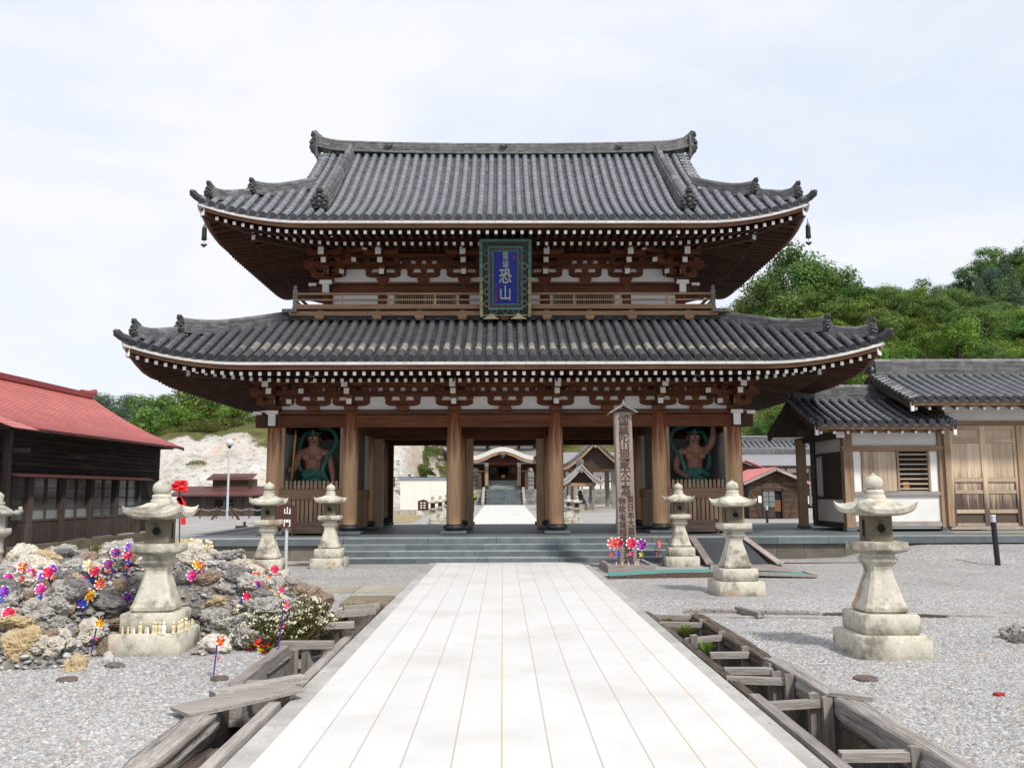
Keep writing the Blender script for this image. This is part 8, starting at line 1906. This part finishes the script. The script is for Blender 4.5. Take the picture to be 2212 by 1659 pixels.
for i in range(14):
    d = ru(104, 130); u = ru(830, 1330); x, y = at(u, d); tree(x, y, ru(2.5, 5), 'fresh', 'low leafy tree on the slope seen through the gate openings', 'trees on the slope behind the hall', 1.5)
# low shrubs on the white slope and bamboo grass on the right
def shrub_mesh(seed, mat, n=700): 
    rs = random.Random(seed); b = MB()
    for _ in range(n):
        a, r = rs.uniform(0, 6.28), sqrt(rs.random()); p = V3((r * cos(a), r * sin(a), .45 * sqrt(max(0, 1 - r * r)) * rs.uniform(.3, 1.05))); d = V3((rs.uniform(-1, 1), rs.uniform(-1, 1), rs.uniform(0, 1.4))).normalized() * rs.uniform(.05, .12); s = d.cross(V3((rs.uniform(-1, 1), rs.uniform(-1, 1), .3))).normalized() * .028
        b.add([p - s, p + s, p + d + s * .5, p + d - s * .5], [(0, 1, 2, 3)])
    return b.mesh('shrub', mat)
SH = [shrub_mesh(5, 'bushleaf'), shrub_mesh(6, 'leaf_dark'), shrub_mesh(7, 'grassblade')]
def slope_shrub(u, d, s, k, lab, grp):
    x, y = at(u, d); o = bpy.data.objects.new('slope_shrub', SH[k]); COL.objects.link(o); o.location = (x, y, hill_z(x, y) + zg(x, min(y, 90)) - .1); o.scale = (s, s, s * ru(.8, 1.2)); o.rotation_euler = (0, 0, ru(0, 6.28)); tag(o, lab, 'shrub', grp)
slope_shrub(430, 76, .9, 1, 'lone dark green shrub on the white slope above the cupola hut', 'shrubs on the white slope')
for i in range(60):
    u = ru(330, 640); d = ru(84, 97); slope_shrub(u, d, ru(.9, 2.0), random.choice((0, 0, 1)), 'low olive shrub along the top of the white slope', 'shrubs on the white slope')
for i in range(46):
    d = ru(83, 108); u = 905 + (d - 84) * 1.5 + random.gauss(0, 13); slope_shrub(u, d, ru(.4, 1.3), random.choice((0, 1, 0)), 'low shrub on the white slope seen through the gate', 'shrubs behind the gate')
for i in range(85):
    u = ru(1560, 1900); d = ru(76, 98); slope_shrub(u, d, ru(.9, 2.0), random.choice((2, 2, 0)), 'clump of pale bamboo grass on the lower right slope', 'bamboo grass clumps on the right slope')
# the wood itself: understorey and canopy that reads as one mass between the single trees
def wood_mass(name, mat, n, region, hmax, size):
    b = MB()
    for _ in range(n):
        u, d = ru(region[0], region[1]), region[2] + (region[3] - region[2]) * rnd(); x, y = at(u, d); z = hill_z(x, y)
        if z < 2.2: continue
        k = .5 + .5 * NZ.noise((x * .22, y * .22, 7)); p = V3((x, y, z + hmax * k * rnd() ** .5)); dd = V3((ru(-1, 1), ru(-1.4, .6), ru(.0, 1.3))).normalized(); t = dd.cross(V3((ru(-1, 1), ru(-1, 1), ru(-1, 1)))).normalized(); q = dd.cross(t); s_ = size * ru(.6, 1.3) * (d / 110)
        b.add([p - t * s_ * 1.3, p - q * s_ * .8, p + t * s_ * 1.3, p + q * s_ * .8], [(0, 1, 2, 3)], 0, max(0, min(1, k + ru(-.35, .35))))
    tag(b.build(name, mat), kind='stuff')
wood_mass('hillside_wood', 'leaf', 85000, (1560, 2320, 88, 158), 2.4, .13)
wood_mass('ridge_wood', 'leaf_dark', 26000, (1960, 2400, 160, 305), 5.0, .17)
wood_mass('mountain_wood', 'leaf_far', 32000, (60, 640, 260, 445), 7.0, .17)
wood_mass('left_wood', 'leaf_dark', 20000, (120, 660, 84, 150), 1.8, .12)
b = MB()
for _ in range(5200):
    u, d = ru(300, 1000), ru(62, 88); x, y = at(u, d); z = hill_z(x, y)
    if z < .6 or vegf(x, y) > .6: continue
    pebble(b, V3((x, y, z - .03)), ru(.05, .22) if rnd() < .9 else ru(.2, .5), rnd() ** .6)
tag(b.build('slope_stones', 'slopestone'), kind='stuff')
